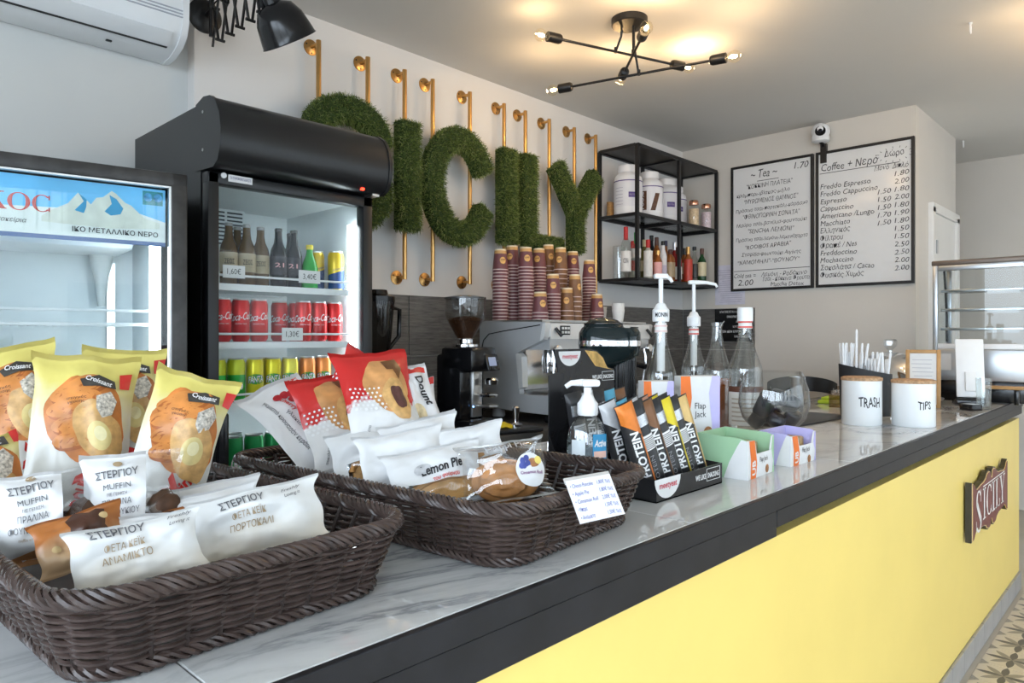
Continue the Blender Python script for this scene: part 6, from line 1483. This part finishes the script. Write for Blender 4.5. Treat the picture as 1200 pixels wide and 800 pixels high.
def basket(label, loc, rz):
    o = thing('wicker_basket', label, 'basket', loc, rz)
    A0, B0, A1, B1, Hh = 0.186, 0.350, 0.214, 0.378, 0.094
    dims = lambda t: (A0 + (A1 - A0) * t ** .8, B0 + (B1 - B0) * t ** .8)
    ns = 56; n = ns * 7; rows = 17
    for k in range(rows):
        t = (k + .5) / rows; a, b = dims(t); pts, T = rrect(a, b, .055 + .012 * t, n)
        ph = pi * (k % 2)
        path = [(x + nx * .0050 * sin(ns * pi * i / n + ph), y + ny * .0050 * sin(ns * pi * i / n + ph), .012 + t * (Hh - .018) + .0008 * sin(i * .37 + k)) for i, (x, y, nx, ny) in enumerate(pts)]
        MB().tube(path, .0026, 5, closed=True).obj('woven_strand', M_wick, o)
    lo, _ = rrect(*dims(0), .055, ns); hi, _ = rrect(*dims(1), .067, ns)
    stake = MB().tube([(0, 0, -.5), (0, 0, .5)], .0035, 6).mesh('stake', M_wickd)
    for i in range(ns):
        p, q = Vector((lo[i][0], lo[i][1], .004)), Vector((hi[i][0], hi[i][1], Hh))
        d = q - p; Mx = d.to_track_quat('Z', 'Y').to_matrix().to_4x4() @ Matrix.Diagonal((1, 1, d.length, 1)); Mx.translation = (p + q) / 2
        link('stake', stake, o, M=Mx)
    def braid(nm, a, b, r, z, R, rt, turns, ns_, squash=1.0):
        pts, T = rrect(a, b, r, turns * 10)
        for s_ in range(ns_):
            path = []
            for i, (x, y, nx, ny) in enumerate(pts):
                t = 2 * pi * (i / 10 + s_ / ns_); path.append((x + nx * R * cos(t), y + ny * R * cos(t), z + R * squash * sin(t)))
            MB().tube(path, rt, 6, closed=True).obj(nm, M_wick, o)
    braid('rim_strand', A1 + .004, B1 + .004, .07, Hh + .002, .0080, .0036, 34, 6)
    braid('foot_strand', A0 + .003, B0 + .003, .055, .009, .0055, .0032, 40, 4)
    pts, _ = rrect(A0, B0, .055, 60)
    MB().prism([(x, y) for x, y, _, _ in pts], .006, .012).obj('woven_floor', M_wickd, o)
    return o
BK1, BK2 = (0.380, 1.142, CZ), (0.905, 1.095, CZ)
basket('dark brown wicker basket nearest the camera, holding yellow croissant bags', BK1, radians(3))
basket('dark brown wicker basket with a price card, holding red and white bags', BK2, radians(5))

# ------------------------------------------------------------------ snack bags
def printmat(name, top, bot, split, soft=0.10, wob=0.05, rough=0.3, speck=None):
    """printed film: colour changes from bot to top at local height `split` along a ragged edge (flat print)"""
    if name in MATS: return MATS[name]
    m = bpy.data.materials.new(name); m.use_nodes = True; nt = m.node_tree; n = nt.nodes; L = nt.links; b = n['Principled BSDF']
    tc = n.new('ShaderNodeTexCoord'); sp = n.new('ShaderNodeSeparateXYZ'); L.new(tc.outputs['Object'], sp.inputs[0])
    t = n.new('ShaderNodeTexNoise'); t.inputs['Scale'].default_value = 28; t.inputs['Detail'].default_value = 3; L.new(tc.outputs['Object'], t.inputs['Vector'])
    ma = n.new('ShaderNodeMath'); ma.operation = 'MULTIPLY_ADD'; ma.inputs[1].default_value = wob; L.new(t.outputs['Fac'], ma.inputs[0]); L.new(sp.outputs[1], ma.inputs[2])
    mr = n.new('ShaderNodeMapRange'); mr.inputs[1].default_value = split + wob * .5 - soft / 2; mr.inputs[2].default_value = split + wob * .5 + soft / 2; L.new(ma.outputs[0], mr.inputs[0])
    mx = n.new('ShaderNodeMix'); mx.data_type = 'RGBA'; mx.inputs['A'].default_value = (*bot, 1); mx.inputs['B'].default_value = (*top, 1)
    L.new(mr.outputs[0], mx.inputs['Factor']); L.new(mx.outputs['Result'], b.inputs['Base Color'])
    b.inputs['Roughness'].default_value = rough
    t2 = n.new('ShaderNodeTexNoise'); t2.inputs['Scale'].default_value = 26; L.new(tc.outputs['Object'], t2.inputs['Vector'])
    bp_ = n.new('ShaderNodeBump'); bp_.inputs['Strength'].default_value = .7; bp_.inputs['Distance'].default_value = .004; L.new(t2.outputs['Fac'], bp_.inputs['Height']); L.new(bp_.outputs[0], b.inputs['Normal'])
    MATS[name] = m
    return m
M_film = glassmat('clear_film', (0.93, 0.94, 0.95), rough=0.08, minr=0.05)
def bag_frame(loc, yaw, pitch, roll):
    """yaw: degrees, heading the face looks to; pitch: lean back; roll: counter-clockwise seen from the front"""
    a = radians(yaw); p = radians(pitch); n0 = Vector((cos(a), sin(a), 0)); x = Vector((-n0.y, n0.x, 0))
    up = Vector((0, 0, 1)) * cos(p) - n0 * sin(p); nr = x.cross(up)
    r = radians(roll); xx = x * cos(r) + up * sin(r); yy = up * cos(r) - x * sin(r)
    return mtx(loc, xx, yy)
def bag(label, loc, yaw, pitch, roll, w, h, t, body, seed=0, window=None, name='snack_bag', group=None, cat='bag', crimp=.06):
    o = thing(name, label, cat, M=bag_frame(loc, yaw, pitch, roll), group=group)
    def thick(u, v):
        e = min(v, 1 - v); e = max(0, min(1, (e - crimp) / .30)); e = e * (2 - e)
        return (1 - abs(2 * u - 1) ** 2.4) ** .8 * e ** .75
    def srf(u, v, s_, ex=0.0):
        k = thick(u, v)
        wr = noise.noise(Vector((u * 3.5, v * 3.5, seed * 3.1))) * .010 + noise.noise(Vector((u * 9, v * 8, seed * 5.7 + 9))) * .004
        ev = max(0, min(1, (min(v, 1 - v) - crimp) / .25)); ev = ev * (2 - ev)
        x = (u - .5) * w * (1 - .12 * ev) + .035 * w * noise.noise(Vector((v * 3.1, seed * 2.3, u * 1.2))) * (.3 + .7 * abs(2 * u - 1)); y = (v - .5) * h * (1 - .05 * (1 - (2 * u - 1) ** 2)) + .030 * h * noise.noise(Vector((u * 3.3, seed * 1.9, v)))
        bend = .012 * noise.noise(Vector((u * 2.2, v * 1.5, seed + 4.4)))
        rip = .0010 * sin(u * w * 1400) if min(v, 1 - v) < crimp * .8 else 0
        return (x, y, s_ * (t / 2 * k + ex) + (wr * k if s_ > 0 else wr * k * .4) + bend + rip)
    NU, NV = 22, 28
    def part(nm, m, keep):
        vs_, fs, ix = [], [], {}
        def vid(i, j, s_):
            if (i, j, s_) not in ix: ix[(i, j, s_)] = len(vs_); vs_.append(srf(i / NU, j / NV, s_))
            return ix[(i, j, s_)]
        for i in range(NU):
            for j in range(NV):
                if not keep((i + .5) / NU, (j + .5) / NV): continue
                fs.append((vid(i, j, 1), vid(i + 1, j, 1), vid(i + 1, j + 1, 1), vid(i, j + 1, 1)))
                fs.append((vid(i, j, -1), vid(i, j + 1, -1), vid(i + 1, j + 1, -1), vid(i + 1, j, -1)))
        if fs: MB().add(vs_, fs).obj(nm, m, o, ang=80)
    if window:
        u0, u1, v0, v1 = window
        ins = lambda u, v: u0 <= u <= u1 and v0 <= v <= v1
        part('printed_film', body, lambda u, v: not ins(u, v)); part('clear_window', M_film, ins)
    else: part('printed_film', body, lambda u, v: True)
    S = lambda x, y, e=.0012: (lambda q: q)(srf(min(1, max(0, x / w + .5)), min(1, max(0, y / h + .5)), 1, e))
    return o, S
def decal(o, S, pts, m, name='print', e=.0022, rings=6):
    cx_ = sum(p[0] for p in pts) / len(pts); cy_ = sum(p[1] for p in pts) / len(pts); n = len(pts)
    vv = [S(cx_, cy_, e)]; ff = []
    for k in range(1, rings + 1):
        f = k / rings
        vv += [S(cx_ + (x - cx_) * f, cy_ + (y - cy_) * f, e) for x, y in pts]
    for i in range(n):
        j = (i + 1) % n; ff.append((0, 1 + i, 1 + j))
        for k in range(rings - 1): a = 1 + k * n; ff.append((a + i, a + n + i, a + n + j, a + j))
    return MB().add(vv, ff).obj(name, m, o, ang=80)
def ell(cx_, cy_, rx, ry, rot=0, n=22, wob=0, seed=0):
    out = []
    for i in range(n):
        t = 2 * pi * i / n; k = 1 + wob * noise.noise(Vector((cos(t) * 1.7, sin(t) * 1.7, seed)))
        x, y = rx * k * cos(t), ry * k * sin(t); out.append((cx_ + x * cos(rot) - y * sin(rot), cy_ + x * sin(rot) + y * cos(rot)))
    return out
def words(o, S, items, m, name='lettering', e=.0020):
    mb = MB()
    for (s_, x, y, size, wd, rot, bold, shear) in items:
        c_, q = cos(radians(rot)), sin(radians(rot))
        place2d(mb, text2d(s_, size, wd, 'C', bold, shear), lambda a, b: S(x + a * c_ - b * q, y + a * q + b * c_, e))
    return mb.obj(name, m, o, smooth=False)
def band(o, S, x0, x1, y0, y1, m, name='band', e=.0010):
    mb = MB(); mb.grid(lambda u, v: S(x0 + (x1 - x0) * u, y0 + (y1 - y0) * v, e), 14, 3); return mb.obj(name, m, o, ang=80)

M_yel = printmat('yellow_bag', (0.64, 0.55, 0.15), (0.68, 0.67, 0.63), 0.035, .10, .07)
M_crois = mat('croissant_print', (0.50, 0.165, 0.035), .35, var=.35, vscale=35)
M_crois2 = mat('croissant_cut', (0.57, 0.33, 0.12), .35, var=.3, vscale=70)
M_crois4 = mat('croissant_gloss', (0.56, 0.21, 0.05), .32, var=.3, vscale=30)
M_crois3 = mat('croissant_ridge', (0.36, 0.10, 0.02), .35, var=.3, vscale=40)
M_cream = mat('cream_print', (0.66, 0.53, 0.22), .35, var=.15, vscale=50); M_creamw = mat('cream_light', (0.72, 0.64, 0.36), .35, var=.1, vscale=60)
M_grain = mat('sugar_print', (0.52, 0.48, 0.42), .4, var=.75, vscale=220)
M_char = mat('charcoal_print', (0.045, 0.04, 0.035), .35, var=.3, vscale=60)
M_redp = mat('bag_red', (0.58, 0.03, 0.025), .28, var=.08)
def yellow_bag(label, loc, yaw, pitch, roll, seed, w=.155, h=.255, t=.062):
    o, S = bag(label, loc, yaw, pitch, roll, w, h, t, M_yel, seed, name='croissant_bag', group='yellow croissant bags')
    decal(o, S, ell(.004, .022, .058, .072, .5, 44, .18, seed), M_crois, 'croissant_print')
    for k in range(4):
        cx_, cy_, rt = -.012 + .004 * k - .006 * (k == 1), .070 - .027 * k, .42 - .05 * k
        decal(o, S, ell(cx_ + .004, cy_ - .004, .046, .0175, rt), M_crois3, 'croissant_shadow', .0026 + .0004 * k, 5)
        decal(o, S, ell(cx_, cy_, .045, .0165, rt), M_crois4, 'croissant_fold', .0028 + .0004 * k, 5)
    decal(o, S, ell(.026, -.006, .036, .054, .45, 40, .2, seed + 2), M_crois2, 'croissant_cut', .0044)
    decal(o, S, ell(.028, -.010, .019, .024, .3, 20), M_cream, 'cream_swirl', .0049); decal(o, S, ell(.029, -.006, .010, .012, .3), M_creamw, 'cream_highlight', .0053, 2)
    decal(o, S, [(.018, .055), (.040, .068), (.052, .050), (.046, .028), (.030, .020), (.020, .034)], M_grain, 'sugar_topping', .0053)
    decal(o, S, [(-.010, .083), (.018, .094), (.044, .086), (.048, .072), (.020, .074), (-.004, .070)], M_char, 'dark_banner', .0050)
    words(o, S, [('Croissant', .019, .079, .012, .042, -8, .02, .2)], M_paper, 'banner_lettering', .0058)
    decal(o, S, [(.050, .098), (.070, .098), (.070, .070), (.054, .072)], M_redp, 'red_flash', .0040, 3)
    words(o, S, [('Y', .036, -.078, .050, .046, 75, .05, 0), ('DOUN', .024, -.106, .034, .05, 75, .05, 0)], M_redp, 'red_lettering', .0034)
    words(o, S, [('στιγμές', -.012, .050, .006, .030, 0, 0, 0), ('γεύσης', -.012, .043, .006, .026, 0, 0, 0)], M_ink, 'small_print', .0060)
    return o, S
G1 = 'bags in the near basket'
yellow_bag('yellow croissant bag standing at the back, peeping over the big one', (.440, 1.415, 1.262), 252, 8, -4, 4.2, .14, .24, .05)
yellow_bag('yellow croissant bag cut by the left edge of the photo, tipped left', (.283, 1.425, 1.262), 256, 10, 10, 1.7)
yellow_bag('big upright yellow croissant bag in the middle of the near basket', (.347, 1.305, 1.245), 256, 12, -5, 2.6, .160, .262, .07)
yellow_bag('yellow croissant bag low at the left frame edge, in front', (.205, 1.225, 1.165), 258, 18, 14, 8.3, .12, .18, .05)
o, S = yellow_bag('yellow croissant bag leaning right, with red script down its side', (.455, 1.190, 1.225), 250, 14, -17, 3.3, .135, .245, .06)
words(o, S, [('prime', .040, -.070, .030, .07, 72, .03, .3)], M_redp, 'red_script')

M_wbag = printmat('white_paper_bag', (0.66, 0.66, 0.66), (0.66, 0.66, 0.66), 0, rough=.45)
M_wbagc = printmat('cake_slice_bag', (0.66, 0.66, 0.65), (0.62, 0.52, 0.38), -.025, .06, .04, rough=.4)
M_greyink = mat('grey_ink', (0.10, 0.10, 0.11), .5, var=.05); M_tanink = mat('tan_ink', (0.36, 0.26, 0.15), .5, var=.05)
M_muff = mat('chocolate_muffin', (0.075, 0.032, 0.014), .6, var=.45, vscale=60, bump=.9, bscale=70)
def lump(name, label, cat, loc, r, m, group, seed=0.0, cup=None):
    o = thing(name, label, cat, loc, group=group)
    def fn(a, b):
        th = 2 * pi * a; ph = pi * b; d = Vector((sin(ph) * cos(th), sin(ph) * sin(th), -cos(ph)))
        k = 1 + .13 * noise.noise(d * 2.3 + Vector((seed, 0, 0))) + .05 * noise.noise(d * 6 + Vector((seed, 3, 0)))
        return (d.x * r[0] * k, d.y * r[1] * k, d.z * r[2] * k)
    MB().grid(fn, 26, 16, closeu=True).obj('crumb', m, o, ang=80)
    if cup: MB().lathe([(r[0] * .72, -r[2] * 1.15), (r[0] * 1.02, r[2] * .05)], 24, capt=False).obj('paper_case', cup, o)
    return o
def muffin_bag(label, loc, yaw, pitch, roll, seed, w=.130, h=.135):
    o, S = bag(label, loc, yaw, pitch, roll, w, h, .060, M_wbag, seed, window=(.64, 1.01, -.01, 1.01), name='muffin_bag', group='muffin bags')
    decal(o, S, ell(-.018, .052, .006, .004), M_tanink, 'emblem', .0022, 2)
    words(o, S, [('ΣΤΕΡΓΙΟΥ', -.020, .032, .015, .056, 3, .015, 0)], M_greyink, 'brand_lettering', .0022)
    words(o, S, [('MUFFIN', -.020, .016, .011, .036, 3, 0, 0), ('ΜΕ ΓΕΜΙΣΗ', -.020, .007, .006, .026, 3, 0, 0), ('ΠΡΑΛΙΝΑ', -.020, -.006, .012, .038, 3, 0, 0), ('ΦΟΥΝΤΟΥΚΙΟΥ', -.020, -.020, .012, .060, 3, 0, 0)], M_greyink, 'product_lettering', .0022)
    words(o, S, [('muffin with hazelnut', -.020, -.030, .006, .036, 3, 0, 0)], M_tanink, 'small_print', .0022)
    decal(o, S, [(-.06, -.062), (.018, -.062), (.018, -.048), (-.01, -.040), (-.06, -.052)], mat('caramel_print', (0.42, 0.20, 0.08), .35, var=.3, vscale=50), 'caramel_picture', .0018)
    return o, S
mo, S = muffin_bag('white muffin bag with a clear side, in the middle of the near basket', (.338, 1.040, 1.177), 252, 16, 0, 5.1)
lump('chocolate_muffin', 'chocolate muffin showing through the middle muffin bag', 'muffin', tuple((mo.matrix_basis @ Vector((.038, -.022, .002)))), (.024, .020, .032), M_muff, 'muffins in the near basket', 1.0)
mo, S = muffin_bag('white muffin bag with a clear side, at the left end of the near basket', (.250, 1.075, 1.166), 256, 18, 4, 6.4, .125, .12)
lump('chocolate_muffin', 'chocolate muffin showing through the left muffin bag', 'muffin', tuple((mo.matrix_basis @ Vector((.038, -.016, .002)))), (.024, .019, .030), M_muff, 'muffins in the near basket', 2.0)
M_hazel = printmat('hazelnut_bag', (0.38, 0.13, 0.03), (0.55, 0.36, 0.20), -.005, .03, .05)
o, S = bag('brown hazelnut cookie bag under the left muffin bag', (.262, .985, 1.150), 254, 35, 14, .105, .075, .03, M_hazel, 7.7, name='cookie_bag')
decal(o, S, ell(.012, .004, .022, .030, .4, 20, .5, 2), mat('choc_print', (0.06, 0.022, 0.012), .3, var=.2), 'chocolate_swirl')
for i, (x, y) in enumerate(((.03, .016), (-.03, -.008), (.008, -.02), (.036, -.012))): decal(o, S, ell(x, y, .0055, .0045), mat('nut_print', (.66, .48, .24), .4, var=.1), 'hazelnut_print', .0026, 2)
o, S = bag('brown hazelnut cookie bag poking out beside the middle muffin bag', (.350, .985, 1.135), 252, 40, 14, .09, .06, .03, M_hazel, 9.2, name='cookie_bag')
decal(o, S, ell(.022, .006, .016, .020, .4, 20, .5, 5), MATS['choc_print'], 'chocolate_swirl')
def slice_bag(label, loc, yaw, pitch, roll, seed, line2, w=.185, h=.10, txt=True, t=.030, m=None):
    o, S = bag(label, loc, yaw, pitch, roll, w, h, t, m or M_wbagc, seed, name='cake_slice_bag', group='cake slice bags', crimp=.04)
    if txt:
        words(o, S, [('ΣΤΕΡΓΙΟΥ', -.020, .022, .0165, .062, 0, .015, 0)], M_greyink, 'brand_lettering', .002)
        words(o, S, [('ΦΕΤΑ ΚΕΪΚ', -.014, .005, .0115, .048, 0, 0, 0), (line2, -.012, -.010, .0125, .060, 0, .006, 0)], M_tanink, 'product_lettering', .002)
        words(o, S, [('Freshly', .052, .030, .007, .028, 6, 0, .2), ('Loving it', .054, .021, .007, .026, 6, 0, .2)], M_greyink, 'small_print', .002)
    return o, S
slice_bag('white cake slice bag reading ΑΝΑΜΙΚΤΟ, lowest at the front of the near basket', (.292, .880, 1.150), 250, 30, 8, 1.2, 'ΑΝΑΜΙΚΤΟ', .150, .080)
slice_bag('white cake slice bag reading ΠΟΡΤΟΚΑΛΙ, at the right front of the near basket', (.448, .895, 1.155), 245, 24, 9, 2.3, 'ΠΟΡΤΟΚΑΛΙ', .180, .09)
for i, (l, rl, sd) in enumerate((((.405, .985, 1.137), 8, 3.3), ((.435, 1.035, 1.140), 7, 4.4), ((.352, .945, 1.128), 4, 5.5))):
    slice_bag(['plain white pastry bag directly behind the ΠΟΡΤΟΚΑΛΙ bag', 'rearmost plain white pastry bag behind the ΠΟΡΤΟΚΑΛΙ bag', 'plain white pastry bag between the two lettered cake bags'][i], l, 246, 28, rl, sd, '', .165 if i < 2 else .12, .10, False, m=M_wbag)

# ---- second basket
M_redbag = printmat('red_bag', (0.52, 0.02, 0.018), (0.68, 0.67, 0.66), -.012, .008, .09, .22)
M_whred = printmat('white_red_bag', (0.66, 0.65, 0.65), (0.66, 0.65, 0.65), 0, .01, .0, .28)
M_choc2 = mat('choc_filling', (0.10, 0.04, 0.035), .3, var=.4, vscale=60); M_chocdk = mat('choc_drip', (0.13, 0.055, 0.02), .3, var=.3, vscale=50)
def red_bag(label, loc, yaw, pitch, roll, seed, w=.150, h=.215, t=.055):
    o, S = bag(label, loc, yaw, pitch, roll, w, h, t, M_redbag, seed, name='croissant_bag', group='red croissant bags')
    decal(o, S, ell(.014, .026, .050, .066, .35, 40, .2, seed), mat('croissant_tan', (0.52, 0.25, 0.09), .32, var=.3, vscale=35), 'croissant_print')
    decal(o, S, ell(.030, -.008, .031, .048, .2, 36, .15, seed), M_crois2, 'croissant_cut', .0032)
    decal(o, S, ell(.034, -.006, .017, .029, .25, 30, .25, seed + 1), M_choc2, 'chocolate_filling', .0040)
    decal(o, S, [(.012, .084), (.048, .086), (.058, .060), (.044, .034), (.034, .060), (.020, .062)], M_chocdk, 'chocolate_drip', .0036)
    mb = MB(); k = 0
    for i in range(10):
        for j in range(6):
            x, y = -.070 + .0105 * i + (.005 if j % 2 else 0), .020 - .0095 * j
            if x < .075 and (x < -.005 or j > 3): mb.add(*blob2(.0034 - .0002 * (5 - j), .0034 - .0002 * (5 - j), 8, lambda a, b: S(x + a, y + b, .0026)))
    mb.obj('white_dots', M_paper, o, smooth=False)
    words(o, S, [('σοκολάτα', -.045, -.080, .008, .034, 75, 0, 0)], M_ink, 'small_print')
    return o, S
G2 = 'bags in the far basket'
red_bag('red croissant bag at the back, only its corner showing above the big one', (.865, 1.300, 1.285), 240, 10, -30, 3.9, .12, .17, .04)
o, S = bag('white pastry bag with dark cherries, leaning hard left over the basket rim', (.765, 1.335, 1.215), 258, 42, 26, .155, .255, .06, M_whred, 2.9, name='croissant_bag')
for i, (x, y) in enumerate(((-.015, .075), (.000, .072), (.014, .066), (.008, .052), (.016, .040), (.012, .028), (.024, .018), (.028, .004))): decal(o, S, ell(x, y, .011, .009, i), mat('cherry_print', (0.36, 0.015, 0.02), .2, var=.2), 'cherry_print', .0026 + .0002 * i, 3)
decal(o, S, ell(.030, -.060, .030, .042, .3, 22, .2, 2), M_crois2, 'croissant_cut', .0016); decal(o, S, ell(.034, -.062, .018, .028, .3, 20, .3), M_choc2, 'chocolate_filling', .0026)
band(o, S, .04, .066, .10, .118, M_redp, 'red_corner')
words(o, S, [('γεμιστό κρουασάν κεράσι', -.046, .010, .013, .15, -88, .01, .1), ('γλυκιά γεύση', -.022, -.01, .012, .09, -86, .01, .1)], M_greyink, 'black_script'); words(o, S, [('cherry', -.012, .045, .016, .045, -75, .02, .2)], M_redp, 'red_script')
red_bag('red croissant bag between the cherry bag and the big red one', (.800, 1.265, 1.228), 254, 36, 8, 5.2, .155, .225)
red_bag('big red croissant bag with chocolate filling, foremost of the red bags', (.850, 1.185, 1.270), 252, 30, 3, 6.6, .165, .235, .06)
o, S = bag('slim white bag reading Dount beside the big red bag', (.935, 1.165, 1.262), 258, 32, 2, .085, .19, .035, M_whred, 1.4, name='donut_bag')
band(o, S, -.037, .037, .070, .087, M_redp, 'red_top'); words(o, S, [('Dount', .006, .020, .028, .075, -78, .03, .15)], M_ink, 'lettering'); decal(o, S, ell(-.010, -.04, .020, .030), mat('donut_glaze', (.62, .50, .30), .4, var=.3, vscale=60), 'donut_print')
o, S = bag('small white bag with a red top edge behind the Dount bag', (.985, 1.215, 1.235), 236, 12, 4, .07, .15, .03, M_whred, 2.4, name='donut_bag')
band(o, S, -.034, .034, .058, .074, M_redp, 'red_top')
M_pie = mat('pie_crust', (0.52, 0.27, 0.08), .55, var=.35, vscale=40, bump=.5, bscale=60)
def pie_bag(label, loc, yaw, pitch, roll, seed, title, w=.165, h=.115, fill=True, t=.034):
    o, S = bag(label, loc, yaw, pitch, roll, w, h, t, M_wbag, seed, window=(.18, .98, .08, .40) if fill else None, name='pie_bag', group='white pie bags', crimp=.045)
    if title:
        words(o, S, [(title, .012, .004, .024, .085, 3, .03, 0)], M_ink, 'title_lettering', .0022); words(o, S, [('του φούρνου', .018, -.010, .010, .055, 3, .02, .1)], M_redp, 'red_lettering', .0024)
        decal(o, S, ell(-.028, .014, .018, .009, .2, 20), mat('doodle_grey', (.45, .45, .46), .5, var=.3, vscale=80), 'doodle', .0018, 2)
    if fill:
        M0 = o.matrix_basis @ Matrix.Translation((.012, -h * .26, 0)); p_ = thing('pie_slice', 'golden pie slice inside the ' + ' '.join(label.split('white ')[1].split()[:11]), 'pie', M=M0, group='pie slices')
        MB().rbox((0, 0, 0), (w * .62, h * .36, .014), .006, 3).obj('filling', M_pie, p_)
        MB().tube([(w * .31 * cos(t_), h * .20 * sin(t_), .0055) for t_ in [pi * i / 14 for i in range(15)]], .006, 8).obj('crust', mat('pie_rim', (.40, .19, .05), .6, var=.3, vscale=40), p_)
    return o, S
pie_bag('white pie bag furthest back beside the Dount bag', (.905, 1.105, 1.188), 236, 22, 10, 1.1, None, .15, .11, False)
pie_bag('white pie bag behind the plain front one, by the cherry bag', (.790, 1.140, 1.172), 240, 24, 10, 2.2, None, .15, .11, True)
pie_bag('white pie bag in the centre of the pile, second row', (.852, 1.050, 1.190), 237, 24, 10, 3.2, None, .16, .115, True)
pie_bag('white pie bag with a crinkled top left of the Lemon Pie bag', (.790, 1.030, 1.178), 238, 26, 9, 4.3, None, .17, .11, False)
pie_bag('white pie bag right of centre, behind the clear roll bag', (.895, .965, 1.180), 234, 24, 10, 5.4, None, .15, .115, True)
pie_bag('white pie bag reading Lemon Pie at the front of the far basket', (.800, .948, 1.156), 238, 30, 9, 6.5, 'Lemon Pie', .185, .115, True)
# clear bag with a cinnamon roll
o, S = bag('clear bag holding a cinnamon roll with a round blueberry sticker', (.870, .850, 1.168), 230, 30, 8, .165, .110, .062, glassmat('film_edge', (.80, .81, .82), rough=.3, minr=.25), 3.7, window=(-.01, 1.01, .05, .94), name='roll_bag', crimp=.04)
words(o, S, [('Happi Pie', .010, .030, .022, .085, 3, .02, 0)], mat('grey_print', (.42, .42, .43), .4, var=.05), 'title_lettering', .0022)
decal(o, S, ell(.048, -.012, .030, .030, 0, 26), M_paper, 'round_sticker', .003, 3)
for i, (x, y) in enumerate(((.034, .004), (.042, .008), (.036, -.004), (.044, -.001), (.031, -.004))): decal(o, S, ell(x, y, .0055, .0055), mat('blueberry_print', (.05, .07, .28), .4, var=.3), 'blueberry_print', .0036 + .0001 * i, 2)
decal(o, S, ell(.056, .000, .012, .008), mat('nut_brown', (.34, .15, .06), .5, var=.4, vscale=90), 'nut_print', .0036, 2); decal(o, S, ell(.066, .004, .007, .007), mat('flower_yellow', (.75, .6, .15), .5, var=.2), 'flower_print', .004, 2)
words(o, S, [('Cinnamon Roll', .049, -.021, .009, .046, 0, .02, .1)], mat('sticker_purple', (.2, .05, .2), .5, var=.05), 'sticker_lettering', .004)
rl = thing('cinnamon_roll', 'golden cinnamon roll inside the clear bag', 'pastry', (.872, .850, 1.152), radians(-40), group='pastries in the far basket')
def rollf(a, b):
    th = 2 * pi * a; ph = pi * b; d = Vector((sin(ph) * cos(th), sin(ph) * sin(th), -cos(ph)))
    r = sqrt(d.x ** 2 + d.z ** 2); k = 1 + .07 * sin(16 * r + atan2(d.z, d.x)) * (1 if d.y < 0 else 0) + .05 * noise.noise(d * 2.5)
    return (.058 * d.x * k, .030 * d.y * k, .036 * d.z * k)
MB().grid(rollf, 48, 28, closeu=True).obj('rolled_dough', mat('roll_dough', (0.50, 0.22, 0.07), .45, var=.35, vscale=30), rl)

# ---- price card clipped to the basket rim
cm_ = bag_frame((.893, .672, 1.146), 262, 30, 0)
o = thing('price_card', 'white handwritten price card in a sleeve hooked on the far basket', 'price card', M=cm_)
MB().box((0, 0, 0), (.098, .068, .0012)).obj('card', mat('card_white', (.80, .81, .85), .4, var=.02), o, smooth=False)
MB().box((0, .034, -.0012), (.098, .010, .003)).obj('sleeve_edge', mat('sleeve', (.5, .47, .45), .3, var=.1), o, smooth=False)
mb = MB()
for i, (a, b) in enumerate((('Choco Pancake', '1,80€ τμχ'), ('Apple Pie', '1,80€ τμχ'), ('Cinnamon Roll', '2,00€ τμχ'), ('Μπάρα', '1,50€ τμχ'), ('Ανάμικτο', '1,50€ τμχ'))):
    place2d(mb, text2d('• ' + a, .009, .0042 * len(a) * .9, 'L', 0, .15), flat_fn(-.044, .021 - .0125 * i, .001)); place2d(mb, text2d(b, .009, .030, 'R', 0, .15), flat_fn(.044, .021 - .0125 * i, .001))
mb.obj('handwriting', mat('blue_pen', (.10, .12, .42), .5, var=.1), o, smooth=False)
